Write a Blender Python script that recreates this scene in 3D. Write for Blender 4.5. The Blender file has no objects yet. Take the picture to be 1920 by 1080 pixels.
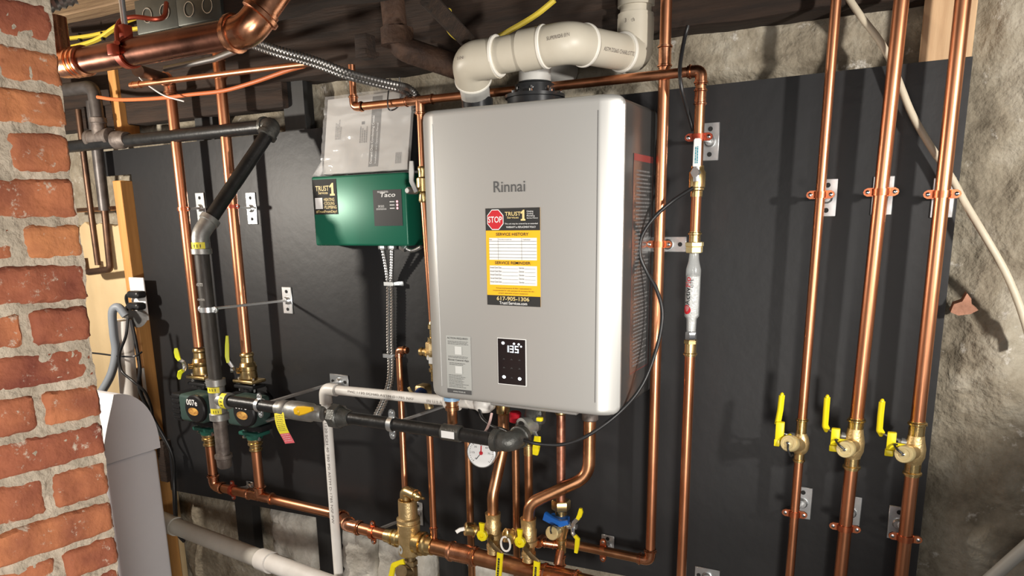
import bpy, bmesh, math, random
from mathutils import Vector, Matrix, noise, Quaternion
random.seed(7)
SC = bpy.context.scene
COL = SC.collection
PI = math.pi

# ------------------------------------------------------------------ camera, world, lamps, exposure
RX = Vector((0.88459233, 0.46613376, -0.01468777))
RY = Vector((0.09032117, -0.20213231, -0.9751844))
RZ = Vector((-0.45753525, 0.86131402, -0.22090643))
F, CX, CY, H = 1370.0, 960.0, 720.0, 1.72
EYE = Vector((0, -H, 1.5))
cd = bpy.data.cameras.new('camera')
cam = bpy.data.objects.new('camera', cd)
COL.objects.link(cam)
cd.sensor_fit = 'HORIZONTAL'
cd.sensor_width = 36.0
cd.lens = F / 1920 * 36
cd.shift_y = (CY - 540) / 1920
cd.clip_start = 0.02
m3 = Matrix((RX, -RY, -RZ)).transposed()
cam.matrix_world = Matrix.Translation(EYE) @ m3.to_4x4()
SC.camera = cam

wd = bpy.data.worlds.new('world')
SC.world = wd
wd.use_nodes = True
wd.node_tree.nodes['Background'].inputs[0].default_value = (0.95, 0.96, 1.0, 1)
wd.node_tree.nodes['Background'].inputs[1].default_value = 0.16
SC.view_settings.view_transform = 'Standard'
SC.view_settings.look = 'None'
SC.view_settings.exposure = 0.0
SC.view_settings.gamma = 1.0
SC.view_settings.use_curve_mapping = False


def lamp(name, kind, loc, target, energy, color, **kw):
    ld = bpy.data.lights.new(name, kind)
    ld.energy = energy
    ld.color = color
    for k, v in kw.items():
        setattr(ld, k, v)
    o = bpy.data.objects.new(name, ld)
    COL.objects.link(o)
    o.location = loc
    o.rotation_euler = (Vector(target) - Vector(loc)).to_track_quat('-Z', 'Y').to_euler()
    return o


lamp('bulb_left', 'POINT', (-2.42, -0.95, 1.60), (0, 0, 1), 66, (1, 0.92, 0.81), shadow_soft_size=0.035)
lamp('work_lamp_right', 'SPOT', (0.95, -1.25, 1.66), (-0.22, 0, 1.60), 135, (1, 0.95, 0.88),
     shadow_soft_size=0.04, spot_size=math.radians(52), spot_blend=0.36)
lamp('low_fill', 'SPOT', (0.45, -2.15, 0.82), (-1.42, -0.3, 0.90), 140, (1, 0.95, 0.88),  # added fill spot, aimed to brighten the lower left and miss the right wall
     shadow_soft_size=0.16, spot_size=math.radians(72), spot_blend=0.55)
lamp('fill_behind', 'AREA', (0.0, -2.8, 1.5), (-0.8, 0, 1.3), 12, (1, 0.96, 0.91),  # soft fill added behind the camera, no visible source
     shape='RECTANGLE', size=1.2, size_y=0.6)


# ------------------------------------------------------------------ helpers
def ray(px, py):
    a, b = (px - CX) / F, (py - CY) / F
    d = RX * a + RY * b + RZ
    return d / d.y


def at(px, py, d=0.0):
    """point seen at this picture position, standing d metres off the black board"""
    return EYE + ray(px, py) * (H - d)


def rad(px, py, d, w):
    """radius of a tube w pixels wide there"""
    return w / 2 * (at(px, py, d) - EYE).dot(RZ) / F


V = Vector


def wloc(o):
    p = V((0, 0, 0))
    while o:
        p = p + o.location
        o = o.parent
    return p


def finish_mesh(me, smooth=True, angle=38):
    if smooth:
        me.polygons.foreach_set('use_smooth', [True] * len(me.polygons))
        try:
            me.set_sharp_from_angle(angle=math.radians(angle))
        except Exception:
            pass


def obj(name, bm, mt, parent=None, smooth=True, recalc=True, angle=38):
    if recalc:
        bmesh.ops.recalc_face_normals(bm, faces=bm.faces)
    if parent is not None:
        off = wloc(parent)
        loc = V((0, 0, 0))
    else:
        if len(bm.verts):
            xs = [v.co for v in bm.verts]
            off = V(((min(c.x for c in xs) + max(c.x for c in xs)) / 2, (min(c.y for c in xs) + max(c.y for c in xs)) / 2, min(c.z for c in xs)))
        else:
            off = V((0, 0, 0))
        loc = off
    bmesh.ops.translate(bm, verts=bm.verts, vec=-off)
    me = bpy.data.meshes.new(name)
    bm.to_mesh(me)
    bm.free()
    finish_mesh(me, smooth, angle)
    for mm in (mt if isinstance(mt, (list, tuple)) else [mt]):
        me.materials.append(mm)
    o = bpy.data.objects.new(name, me)
    COL.objects.link(o)
    o.location = loc
    if parent is not None:
        o.parent = parent
    return o


def thing(name, label, cat, loc, group=None):
    o = bpy.data.objects.new(name, None)
    o.empty_display_size = 0.05
    COL.objects.link(o)
    o.location = loc
    o['label'] = label
    o['category'] = cat
    if group:
        o['group'] = group
    return o


def tag(o, label, cat, group=None):
    o['label'] = label
    o['category'] = cat
    if group:
        o['group'] = group
    return o


def struct(o):
    o['kind'] = 'structure'
    return o


def plab(o, label):
    o['label'] = label
    return o


def perp(d):
    d = d.normalized()
    a = V((0, 0, 1)) if abs(d.z) < 0.9 else V((1, 0, 0))
    u = d.cross(a).normalized()
    return u, d.cross(u).normalized()


def smooth_path(pts, fil=0.0, n=6):
    pts = [V(p) for p in pts]
    if fil <= 0 or len(pts) < 3:
        return pts
    out = [pts[0]]
    for i in range(1, len(pts) - 1):
        a, c, b = pts[i - 1], pts[i], pts[i + 1]
        d1, d2 = (a - c), (b - c)
        ang = d1.angle(d2)
        if ang > PI - 0.02:
            out.append(c)
            continue
        t = min(fil / math.tan(ang / 2), d1.length * 0.48, d2.length * 0.48)
        p1, p2 = c + d1.normalized() * t, c + d2.normalized() * t
        for k in range(n + 1):
            s = k / n
            out.append((p1 * (1 - s) * (1 - s) + c * 2 * s * (1 - s) * (0.55 + 0.45) + p2 * s * s))
    out.append(pts[-1])
    return out


def catmull(pts, n=8):
    pts = [V(p) for p in pts]
    P = [pts[0] * 2 - pts[1]] + pts + [pts[-1] * 2 - pts[-2]]
    out = []
    for i in range(1, len(P) - 2):
        for k in range(n):
            t = k / n
            a, b, c, d = P[i - 1], P[i], P[i + 1], P[i + 2]
            out.append(0.5 * ((2 * b) + (c - a) * t + (2 * a - 5 * b + 4 * c - d) * t * t + (-a + 3 * b - 3 * c + d) * t ** 3))
    out.append(pts[-1])
    return out


def frames(pts):
    n = len(pts)
    T = []
    for i in range(n):
        a = pts[max(0, i - 1)]
        b = pts[min(n - 1, i + 1)]
        t = (b - a)
        T.append(t.normalized() if t.length > 1e-9 else (T[-1] if T else V((0, 0, 1))))
    u, v = perp(T[0])
    fr = [(u, v)]
    for i in range(1, n):
        q = T[i - 1].rotation_difference(T[i])
        u = (q @ fr[-1][0])
        u = (u - T[i] * u.dot(T[i])).normalized()
        fr.append((u, T[i].cross(u).normalized()))
    return T, fr


def tube(bm, pts, r, seg=18, fil=0.0, caps=True, n=6, wall=None):
    """r may be a number or a list along pts"""
    pts = smooth_path(pts, fil, n)
    rs = r if isinstance(r, (list, tuple)) else [r] * len(pts)
    T, fr = frames(pts)
    rings = []
    for i, p in enumerate(pts):
        u, v = fr[i]
        rings.append([bm.verts.new(p + (u * math.cos(2 * PI * k / seg) + v * math.sin(2 * PI * k / seg)) * rs[i]) for k in range(seg)])
    for i in range(len(rings) - 1):
        A, B = rings[i], rings[i + 1]
        for k in range(seg):
            bm.faces.new((A[k], A[(k + 1) % seg], B[(k + 1) % seg], B[k]))
    if caps:
        bm.faces.new(rings[0][::-1])
        bm.faces.new(rings[-1])
    return bm


def lathe(bm, p, d, prof, seg=20, caps=True):
    """prof = [(t along d, radius)]"""
    p, d = V(p), V(d).normalized()
    u, v = perp(d)
    rings = []
    for t, r in prof:
        c = p + d * t
        rings.append([bm.verts.new(c + (u * math.cos(2 * PI * k / seg) + v * math.sin(2 * PI * k / seg)) * max(r, 1e-5)) for k in range(seg)])
    for i in range(len(rings) - 1):
        A, B = rings[i], rings[i + 1]
        for k in range(seg):
            bm.faces.new((A[k], A[(k + 1) % seg], B[(k + 1) % seg], B[k]))
    if caps:
        bm.faces.new(rings[0][::-1])
        bm.faces.new(rings[-1])
    return bm


def box(bm, c, size, rot=None, bev=0.0, ax=None, seg=2):
    """box centred at c; ax = (x,y,z) axes"""
    c = V(c)
    if ax is None:
        ax = (V((1, 0, 0)), V((0, 1, 0)), V((0, 0, 1)))
    g = bmesh.new()
    bmesh.ops.create_cube(g, size=1)
    for v in g.verts:
        v.co = V((v.co.x * size[0], v.co.y * size[1], v.co.z * size[2]))
    if bev > 0:
        bmesh.ops.bevel(g, geom=list(g.edges), offset=min(bev, min(size) * 0.45), segments=seg, affect='EDGES', profile=0.5)
    mp = {}
    for v in g.verts:
        q = v.co
        if rot is not None:
            q = rot @ q
        mp[v] = bm.verts.new(c + ax[0] * q.x + ax[1] * q.y + ax[2] * q.z)
    for f in g.faces:
        bm.faces.new([mp[v] for v in f.verts])
    g.free()
    return bm


def prism(bm, poly, d, closed=True):
    """poly: list of points (one plane), extruded by vector d"""
    A = [bm.verts.new(V(p)) for p in poly]
    B = [bm.verts.new(V(p) + V(d)) for p in poly]
    n = len(A)
    for k in range(n):
        bm.faces.new((A[k], A[(k + 1) % n], B[(k + 1) % n], B[k]))
    bm.faces.new(A[::-1])
    bm.faces.new(B)
    return bm


def strap(bm, pts, w, t, nrm, fil=0.0):
    """flat bar swept along pts; nrm is the thin direction at the start"""
    pts = smooth_path(pts, fil, 4)
    n = len(pts)
    rings = []
    nv = V(nrm).normalized()
    for i in range(n):
        T = (pts[min(n - 1, i + 1)] - pts[max(0, i - 1)]).normalized()
        if i:
            T0 = (pts[i] - pts[max(0, i - 2)]).normalized()
        nn = nv - T * nv.dot(T)
        if nn.length < 0.15:
            nn = perp(T)[0]
        nn.normalize()
        s = T.cross(nn).normalized()
        ww = w[i] if isinstance(w, (list, tuple)) else w
        rings.append([bm.verts.new(pts[i] + s * (ww / 2) * a + nn * (t / 2) * b) for a, b in ((-1, -0.5), (-0.8, -1), (0.8, -1), (1, -0.5), (1, 0.5), (0.8, 1), (-0.8, 1), (-1, 0.5))])
    for i in range(n - 1):
        A, B = rings[i], rings[i + 1]
        for k in range(8):
            bm.faces.new((A[k], A[(k + 1) % 8], B[(k + 1) % 8], B[k]))
    bm.faces.new(rings[0][::-1])
    bm.faces.new(rings[-1])
    return bm


def ball(bm, c, r, seg=14, sc=(1, 1, 1)):
    g = bmesh.ops.create_uvsphere(bm, u_segments=seg, v_segments=max(6, seg // 2), radius=r)
    for v in g['verts']:
        v.co = V((v.co.x * sc[0], v.co.y * sc[1], v.co.z * sc[2])) + V(c)
    return bm


def B():
    return bmesh.new()


def quad(bm, o, r, u, x0, y0, x1, y1):
    """flat rectangle on the plane o + r*x + u*y"""
    vs = [bm.verts.new(o + r * a + u * b) for a, b in ((x0, y0), (x1, y0), (x1, y1), (x0, y1))]
    bm.faces.new(vs)
    return bm


def slab(bm, o, r, u, x0, y0, x1, y1, t):
    n = r.cross(u).normalized()
    prism(bm, [o + r * a + u * b for a, b in ((x0, y0), (x1, y0), (x1, y1), (x0, y1))], n * t)
    return bm


_txt = {}


def text(bm, s, o, r, u, x0, y0, x1, y1, lift=0.0004, slant=0.0, bold=0.0, fit=True):
    """lettering filling the box x0..x1, y0..y1 on the plane"""
    key = (s, bold)
    if key not in _txt:
        c = bpy.data.curves.new('lettering', 'FONT')
        c.body = s
        c.size = 1
        c.resolution_u = 3
        c.offset = bold
        to = bpy.data.objects.new('lettering', c)
        COL.objects.link(to)
        dg = bpy.context.evaluated_depsgraph_get()
        me = bpy.data.meshes.new_from_object(to.evaluated_get(dg))
        _txt[key] = ([v.co.copy() for v in me.vertices], [list(p.vertices) for p in me.polygons])
        bpy.data.objects.remove(to)
        bpy.data.curves.remove(c)
        bpy.data.meshes.remove(me)
    vs, fs = _txt[key]
    if not vs:
        return bm
    ax, bx = min(v.x for v in vs), max(v.x for v in vs)
    ay, by = min(v.y for v in vs), max(v.y for v in vs)
    n = r.cross(u).normalized()
    nv = []
    for v in vs:
        a = (v.x - ax) / (bx - ax)
        b = (v.y - ay) / (by - ay)
        X = x0 + a * (x1 - x0) + slant * (b - 0.5) * (y1 - y0)
        nv.append(bm.verts.new(o + r * X + u * (y0 + b * (y1 - y0)) + n * lift))
    for f in fs:
        try:
            bm.faces.new([nv[i] for i in f])
        except ValueError:
            pass
    return bm


def numeral_one(bm, o, r, u, x0, y0, x1, y1, lift=0.0004):
    n = r.cross(u).normalized()
    P_ = ((0.05, 0), (1, 0), (1, 0.14), (0.80, 0.17), (0.80, 1), (0.55, 1), (0, 0.74), (0.10, 0.62), (0.36, 0.70), (0.36, 0.17), (0.05, 0.14))
    vs = [bm.verts.new(o + r * (x0 + (x1 - x0) * a) + u * (y0 + (y1 - y0) * b) + n * lift) for a, b in P_]
    bm.faces.new(vs)
    return bm


def print_lines(bm, o, r, u, x0, y0, x1, y1, rows, lift=0.0004, fill=0.45, seed=1, ragged=0.4):
    """small illegible print: broken runs of ink"""
    rg = random.Random(seed)
    n = r.cross(u).normalized()
    hh = (y1 - y0) / rows
    for k in range(rows):
        yy = y1 - hh * (k + 0.5)
        x = x0
        end = x1 - (x1 - x0) * ragged * rg.random()
        while x < end:
            L = (x1 - x0) * rg.uniform(0.04, 0.14)
            e = min(end, x + L)
            quad(bm, o + n * lift, r, u, x, yy - hh * fill / 2, e, yy + hh * fill / 2)
            x = e + (x1 - x0) * 0.018
    return bm


# ------------------------------------------------------------------ materials
def mat(name, col, metal=0.0, rough=0.5, var=0.0, scale=20.0, bump=0.0, bscale=60.0, col2=None, stretch=(1, 1, 1), emit=None, alpha=None, coat=0.0, spec=None, trans=None, rvar=0.0, detail=5, island=0.0):
    m = bpy.data.materials.new(name)
    m.use_nodes = True
    nt = m.node_tree
    b = nt.nodes['Principled BSDF']
    N, L = nt.nodes.new, nt.links.new
    b.inputs['Metallic'].default_value = metal
    b.inputs['Roughness'].default_value = rough
    if spec is not None:
        b.inputs['Specular IOR Level'].default_value = spec
    if coat:
        b.inputs['Coat Weight'].default_value = coat
        b.inputs['Coat Roughness'].default_value = 0.1
    if trans is not None:
        b.inputs['Transmission Weight'].default_value = trans
    if alpha is not None:
        b.inputs['Alpha'].default_value = alpha
    c = (*col, 1)
    b.inputs['Base Color'].default_value = c
    if emit:
        b.inputs['Emission Color'].default_value = c
        b.inputs['Emission Strength'].default_value = emit
    if var > 0 or bump > 0 or col2 or rvar:
        tc = N('ShaderNodeTexCoord')
        mp = N('ShaderNodeMapping')
        mp.inputs['Scale'].default_value = stretch
        L(tc.outputs['Object'], mp.inputs['Vector'])
        ns = N('ShaderNodeTexNoise')
        ns.inputs['Scale'].default_value = scale
        ns.inputs['Detail'].default_value = detail
        ns.inputs['Roughness'].default_value = 0.6
        L(mp.outputs[0], ns.inputs['Vector'])
        if var > 0 or col2:
            rp = N('ShaderNodeValToRGB')
            c2 = col2 if col2 else tuple(max(0, x * (1 - var)) for x in col)
            c1 = col if col2 else tuple(min(1, x * (1 + var * 0.6)) for x in col)
            rp.color_ramp.elements[0].position = 0.32
            rp.color_ramp.elements[1].position = 0.68
            rp.color_ramp.elements[0].color = (*c2, 1)
            rp.color_ramp.elements[1].color = (*c1, 1)
            L(ns.outputs['Fac'], rp.inputs['Fac'])
            L(rp.outputs['Color'], b.inputs['Base Color'])
        if rvar:
            mr = N('ShaderNodeMapRange')
            mr.inputs['From Min'].default_value = 0.3
            mr.inputs['From Max'].default_value = 0.7
            mr.inputs['To Min'].default_value = max(0.02, rough - rvar)
            mr.inputs['To Max'].default_value = min(1, rough + rvar)
            L(ns.outputs['Fac'], mr.inputs['Value'])
            L(mr.outputs[0], b.inputs['Roughness'])
        if bump > 0:
            n2 = N('ShaderNodeTexNoise')
            n2.inputs['Scale'].default_value = bscale
            n2.inputs['Detail'].default_value = 6
            L(mp.outputs[0], n2.inputs['Vector'])
            bp = N('ShaderNodeBump')
            bp.inputs['Strength'].default_value = bump
            bp.inputs['Distance'].default_value = 0.01
            L(n2.outputs['Fac'], bp.inputs['Height'])
            L(bp.outputs[0], b.inputs['Normal'])
    return m


COPPER = mat('copper', (0.74, 0.335, 0.18), 1, 0.34, col2=(0.62, 0.25, 0.125), scale=9, rvar=0.06, stretch=(1, 1, 0.35))
COPPER_OLD = mat('copper_tarnished', (0.66, 0.33, 0.17), 1, 0.33, col2=(0.45, 0.22, 0.11), scale=14, rvar=0.08)
COPPER_DARK = mat('copper_darkened', (0.22, 0.08, 0.045), 1, 0.28, col2=(0.13, 0.045, 0.025), scale=12, rvar=0.07)  # dirty copper, darkened further to stand in for shade under the ceiling
COPPER_SHINE = mat('copper_fitting', (0.82, 0.40, 0.23), 1, 0.26, col2=(0.66, 0.28, 0.15), scale=30, rvar=0.06)
COPPER_MOTTLE = mat('copper_mottled', (0.58, 0.28, 0.19), 1, 0.42, col2=(0.34, 0.14, 0.09), scale=70)
COPPER_CLAMP = mat('copper_plate', (0.68, 0.24, 0.11), 1, 0.36, col2=(0.50, 0.14, 0.07), scale=30)
BRASS = mat('brass', (0.80, 0.60, 0.30), 1, 0.30, col2=(0.64, 0.45, 0.19), scale=26, rvar=0.08)
BRASS_CAST = mat('brass_cast', (0.74, 0.55, 0.28), 0.88, 0.42, col2=(0.60, 0.43, 0.20), scale=40, bump=0.15, bscale=220)
BRASS_PALE = mat('brass_pale', (0.86, 0.70, 0.36), 0.65, 0.4, var=0.06, scale=40)
BRONZE = mat('bronze_dark', (0.30, 0.22, 0.12), 1, 0.45, var=0.3, scale=30)
STEEL = mat('galvanised_steel', (0.72, 0.74, 0.74), 0.9, 0.36, col2=(0.56, 0.58, 0.59), scale=45)
STEEL_DULL = mat('grey_malleable_iron', (0.40, 0.40, 0.38), 0.75, 0.48, col2=(0.27, 0.27, 0.26), scale=30, bump=0.1)
STEEL_ROD = mat('threaded_rod', (0.78, 0.79, 0.79), 0.55, 0.42)
DARK_HOLE = mat('hole', (0.01, 0.01, 0.01), 0, 0.8)
IRON = mat('black_iron', (0.030, 0.030, 0.030), 0.35, 0.38, col2=(0.016, 0.016, 0.016), scale=25, bump=0.08, bscale=120)
IRON_RAW = mat('iron_scaled', (0.075, 0.068, 0.06), 0.3, 0.55, col2=(0.03, 0.027, 0.024), scale=60, stretch=(1, 1, 0.2), bump=0.15)
IRON_CAP = mat('iron_fitting_brownish', (0.20, 0.17, 0.15), 0.5, 0.55, col2=(0.11, 0.09, 0.08), scale=50, bump=0.2)
IRON_GREY = mat('iron_fitting_grey', (0.13, 0.13, 0.12), 0.6, 0.42, col2=(0.075, 0.075, 0.07), scale=50, bump=0.15, bscale=200)
RUST = mat('rusty_iron', (0.09, 0.045, 0.025), 0.2, 0.75, col2=(0.035, 0.018, 0.012), scale=18, bump=0.5)
OLD_PIPE = mat('old_grey_pipe', (0.12, 0.11, 0.105), 0.5, 0.45, col2=(0.06, 0.05, 0.045), scale=22)
OLD_COPPER = mat('old_brown_copper', (0.16, 0.09, 0.055), 0.75, 0.45, col2=(0.08, 0.045, 0.03), scale=20)
BOARD = mat('black_board_paint', (0.0205, 0.0205, 0.0215), 0, 0.46, col2=(0.0165, 0.0165, 0.0175), scale=3, bump=0.06, bscale=35, spec=0.4)
FURRING = mat('black_painted_wood', (0.018, 0.018, 0.018), 0, 0.55, var=0.2, scale=8, stretch=(6, 6, 0.4))
SILVER = mat('silver_paint', (0.475, 0.47, 0.45), 0.45, 0.40, spec=0.5)
SEAM_LIT = mat('seam_highlight', (0.66, 0.66, 0.65), 0.35, 0.38)  # paler copy of the silver paint, a highlight put into the colour
CASE = mat('darkened_case', (0.15, 0.145, 0.14), 0.65, 0.30, rvar=0.02, scale=4)  # silver sides coloured dark: their dim reflection is put into the colour
BLACKP = mat('black_plastic', (0.014, 0.014, 0.015), 0, 0.42, spec=0.3)
BLACKG = mat('black_gloss', (0.010, 0.010, 0.012), 0, 0.12)
RUBBER = mat('black_rubber', (0.016, 0.016, 0.017), 0, 0.38)
PVC = mat('cream_pvc', (0.53, 0.49, 0.405), 0, 0.42, col2=(0.47, 0.425, 0.34), scale=6)
PVC_RIM = mat('pvc_rim', (0.72, 0.69, 0.62), 0, 0.4)
PVC_GREY = mat('grey_vent_plastic', (0.50, 0.49, 0.46), 0, 0.45, var=0.08, scale=10)
PVC_W = mat('white_pvc', (0.86, 0.84, 0.80), 0, 0.38, col2=(0.72, 0.69, 0.64), scale=8)
PVC_DULL = mat('dulled_pvc', (0.52, 0.50, 0.45), 0, 0.5, col2=(0.44, 0.42, 0.37), scale=7)
WHITE = mat('white_paint', (0.82, 0.82, 0.80), 0, 0.45)
INK = mat('ink', (0.02, 0.02, 0.02), 0, 0.6)
INK_GREY = mat('ink_grey', (0.075, 0.075, 0.075), 0, 0.6)
PVC_INK = mat('pvc_ink', (0.12, 0.10, 0.09), 0, 0.6)
GREEN = mat('green_enamel', (0.010, 0.145, 0.085), 0.15, 0.36, spec=0.5)
GREEN_CAST = mat('green_cast_iron', (0.020, 0.115, 0.085), 0.1, 0.45, bump=0.15, bscale=160)
GREEN_DK = mat('dark_green_housing', (0.040, 0.075, 0.065), 0.1, 0.5, bump=0.08, bscale=160)
YELLOW = mat('yellow_vinyl', (0.80, 0.66, 0.01), 0, 0.36, spec=0.5)
YEL_STICK = mat('yellow_sticker', (0.85, 0.75, 0.05), 0, 0.5)
AMBER = mat('amber_print', (0.90, 0.48, 0.015), 0, 0.5)
GOLD = mat('gold_print', (0.76, 0.60, 0.27), 0, 0.5)
PINK = mat('pink_print', (0.78, 0.15, 0.18), 0, 0.5)
RED = mat('red_print', (0.55, 0.02, 0.03), 0, 0.45)
RED_GLOSS = mat('red_vinyl', (0.50, 0.01, 0.025), 0, 0.35)
BLUE = mat('blue_vinyl', (0.01, 0.12, 0.48), 0, 0.4)
BLUE_DK = mat('dark_blue_plastic', (0.015, 0.05, 0.20), 0, 0.4)
PALEBLUE = mat('pale_blue_ring', (0.25, 0.42, 0.62), 0, 0.4)
PAPER = mat('white_print', (0.82, 0.82, 0.81), 0, 0.6)
PAPER_GREY = mat('pale_grey_print', (0.42, 0.43, 0.41), 0.1, 0.5)
BOOK = mat('booklet_paper', (0.50, 0.485, 0.46), 0, 0.6, var=0.05, scale=12)
BOOK_DK = mat('booklet_band', (0.12, 0.12, 0.115), 0, 0.5)
CHROME = mat('chrome', (0.8, 0.8, 0.8), 1, 0.14)
ALU = mat('dull_alloy', (0.55, 0.55, 0.54), 0.9, 0.35)
PINE = mat('pine', (0.62, 0.42, 0.24), 0, 0.6, col2=(0.48, 0.30, 0.16), scale=5, stretch=(14, 14, 0.8), bump=0.1)
PINE_OR = mat('orange_pine_stud', (0.62, 0.32, 0.10), 0, 0.55, col2=(0.45, 0.21, 0.06), scale=5, stretch=(12, 12, 0.6), bump=0.1)
OLDWOOD = mat('old_dark_wood', (0.036, 0.019, 0.011), 0, 0.85, col2=(0.014, 0.008, 0.005), scale=6, stretch=(0.8, 10, 10), bump=0.4, bscale=20)  # dark brown wood, lowered further to stand for the unlit ceiling
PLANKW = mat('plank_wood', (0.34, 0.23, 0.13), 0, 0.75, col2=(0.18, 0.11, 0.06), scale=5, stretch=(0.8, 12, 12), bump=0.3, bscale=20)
CREAM = mat('cream_panel_paint', (0.68, 0.52, 0.30), 0, 0.6, col2=(0.60, 0.45, 0.25), scale=5, bump=0.1, bscale=30)
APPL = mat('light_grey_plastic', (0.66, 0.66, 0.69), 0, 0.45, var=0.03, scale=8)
APPL_LIT = mat('lid_front_lit', (0.85, 0.85, 0.86), 0, 0.4)  # brighter copy of the cabinet plastic, lamplight put into the colour
CABLE_Y = mat('yellow_cable', (0.60, 0.46, 0.05), 0, 0.4)
CABLE_CREAM = mat('cream_cable', (0.62, 0.55, 0.42), 0, 0.5, var=0.12, scale=20)
CABLE_PINK = mat('pink_white_wire', (0.66, 0.45, 0.42), 0, 0.5)
HOSE_G = mat('grey_hose', (0.20, 0.225, 0.255), 0, 0.5)
DGREY = mat('weathered_grey', (0.20, 0.20, 0.20), 0.2, 0.55)
CONDUIT = mat('armoured_cable', (0.60, 0.61, 0.61), 0.95, 0.32)
CONDUIT_DK = mat('armoured_cable_dull', (0.26, 0.25, 0.24), 0.9, 0.42)
JBOX = mat('junction_box_steel', (0.11, 0.115, 0.10), 0.7, 0.5, var=0.25, scale=12)
RED_OXIDE = mat('red_clamp', (0.40, 0.07, 0.035), 0.6, 0.4)
FLOOR = mat('floor_concrete', (0.20, 0.18, 0.16), 0, 0.85, var=0.3, scale=4, bump=0.2)
BLK_FLANGE = mat('black_flange', (0.028, 0.029, 0.031), 0.2, 0.3)
LED = mat('display_digits', (0.85, 0.93, 1.0), 0, 0.5, emit=1.3)
LEDR = mat('red_led', (1.0, 0.45, 0.5), 0, 0.5, emit=0.8)
AMBERLED = mat('badge_print', (0.85, 0.50, 0.12), 0, 0.5, col2=(0.20, 0.06, 0.015), scale=60)


def mat_bag():
    m = bpy.data.materials.new('clear_plastic')
    m.use_nodes = True
    nt = m.node_tree
    b = nt.nodes['Principled BSDF']
    b.inputs['Base Color'].default_value = (0.95, 0.95, 0.95, 1)
    b.inputs['Roughness'].default_value = 0.16
    b.inputs['Alpha'].default_value = 0.2
    b.inputs['Specular IOR Level'].default_value = 0.9
    return m


CLEARBAG = mat_bag()
GLASS = bpy.data.materials.new('clear_filter_plastic')
GLASS.use_nodes = True
_b = GLASS.node_tree.nodes['Principled BSDF']
_b.inputs['Base Color'].default_value = (0.93, 0.96, 0.95, 1)
_b.inputs['Roughness'].default_value = 0.06
_b.inputs['Alpha'].default_value = 0.22
_b.inputs['Specular IOR Level'].default_value = 1.0
CRYSTAL = mat('filter_media', (0.78, 0.79, 0.78), 0.2, 0.3, col2=(0.45, 0.46, 0.46), scale=110, bump=0.5, bscale=200)


def mat_brick():
    m = bpy.data.materials.new('red_brick')
    m.use_nodes = True
    nt = m.node_tree
    N, L = nt.nodes.new, nt.links.new
    b = nt.nodes['Principled BSDF']
    b.inputs['Roughness'].default_value = 0.85
    tc = N('ShaderNodeTexCoord')
    oi = N('ShaderNodeObjectInfo')
    add = N('ShaderNodeVectorMath')
    sc = N('ShaderNodeVectorMath')
    sc.operation = 'SCALE'
    L(oi.outputs['Random'], sc.inputs['Scale'])
    sc.inputs[0].default_value = (7, 11, 5)
    L(tc.outputs['Object'], add.inputs[0])
    L(sc.outputs[0], add.inputs[1])
    ns = N('ShaderNodeTexNoise')
    ns.inputs['Scale'].default_value = 14
    ns.inputs['Detail'].default_value = 7
    L(add.outputs[0], ns.inputs['Vector'])
    rp = N('ShaderNodeValToRGB')
    rp.color_ramp.elements[0].position = 0.28
    rp.color_ramp.elements[1].position = 0.7
    rp.color_ramp.elements[0].color = (0.25, 0.068, 0.038, 1)
    rp.color_ramp.elements[1].color = (0.56, 0.19, 0.085, 1)
    L(ns.outputs['Fac'], rp.inputs['Fac'])
    hs = N('ShaderNodeHueSaturation')
    L(rp.outputs['Color'], hs.inputs['Color'])
    mr = N('ShaderNodeMapRange')
    mr.inputs['To Min'].default_value = 0.82
    mr.inputs['To Max'].default_value = 1.25
    L(oi.outputs['Random'], mr.inputs['Value'])
    L(mr.outputs[0], hs.inputs['Value'])
    mr2 = N('ShaderNodeMapRange')
    mr2.inputs['To Min'].default_value = 0.495
    mr2.inputs['To Max'].default_value = 0.512
    L(oi.outputs['Random'], mr2.inputs['Value'])
    L(mr2.outputs[0], hs.inputs['Hue'])
    # smears of old lime mortar
    n2 = N('ShaderNodeTexNoise')
    n2.inputs['Scale'].default_value = 38
    n2.inputs['Detail'].default_value = 9
    n2.inputs['Roughness'].default_value = 0.72
    L(add.outputs[0], n2.inputs['Vector'])
    r2 = N('ShaderNodeValToRGB')
    r2.color_ramp.elements[0].position = 0.585
    r2.color_ramp.elements[1].position = 0.66
    L(n2.outputs['Fac'], r2.inputs['Fac'])
    mx = N('ShaderNodeMix')
    mx.data_type = 'RGBA'
    mx.inputs[7].default_value = (0.62, 0.50, 0.39, 1)
    L(r2.outputs['Color'], mx.inputs[0])
    L(hs.outputs[0], mx.inputs[6])
    L(mx.outputs[2], b.inputs['Base Color'])
    n3 = N('ShaderNodeTexNoise')
    n3.inputs['Scale'].default_value = 120
    n3.inputs['Detail'].default_value = 6
    L(add.outputs[0], n3.inputs['Vector'])
    bp = N('ShaderNodeBump')
    bp.inputs['Strength'].default_value = 0.45
    bp.inputs['Distance'].default_value = 0.006
    L(n3.outputs['Fac'], bp.inputs['Height'])
    L(bp.outputs[0], b.inputs['Normal'])
    return m


BRICK = mat_brick()
MORTAR = mat('lime_mortar', (0.64, 0.54, 0.42), 0, 0.9, col2=(0.36, 0.30, 0.225), scale=26, bump=0.8, bscale=90, detail=8)


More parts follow.
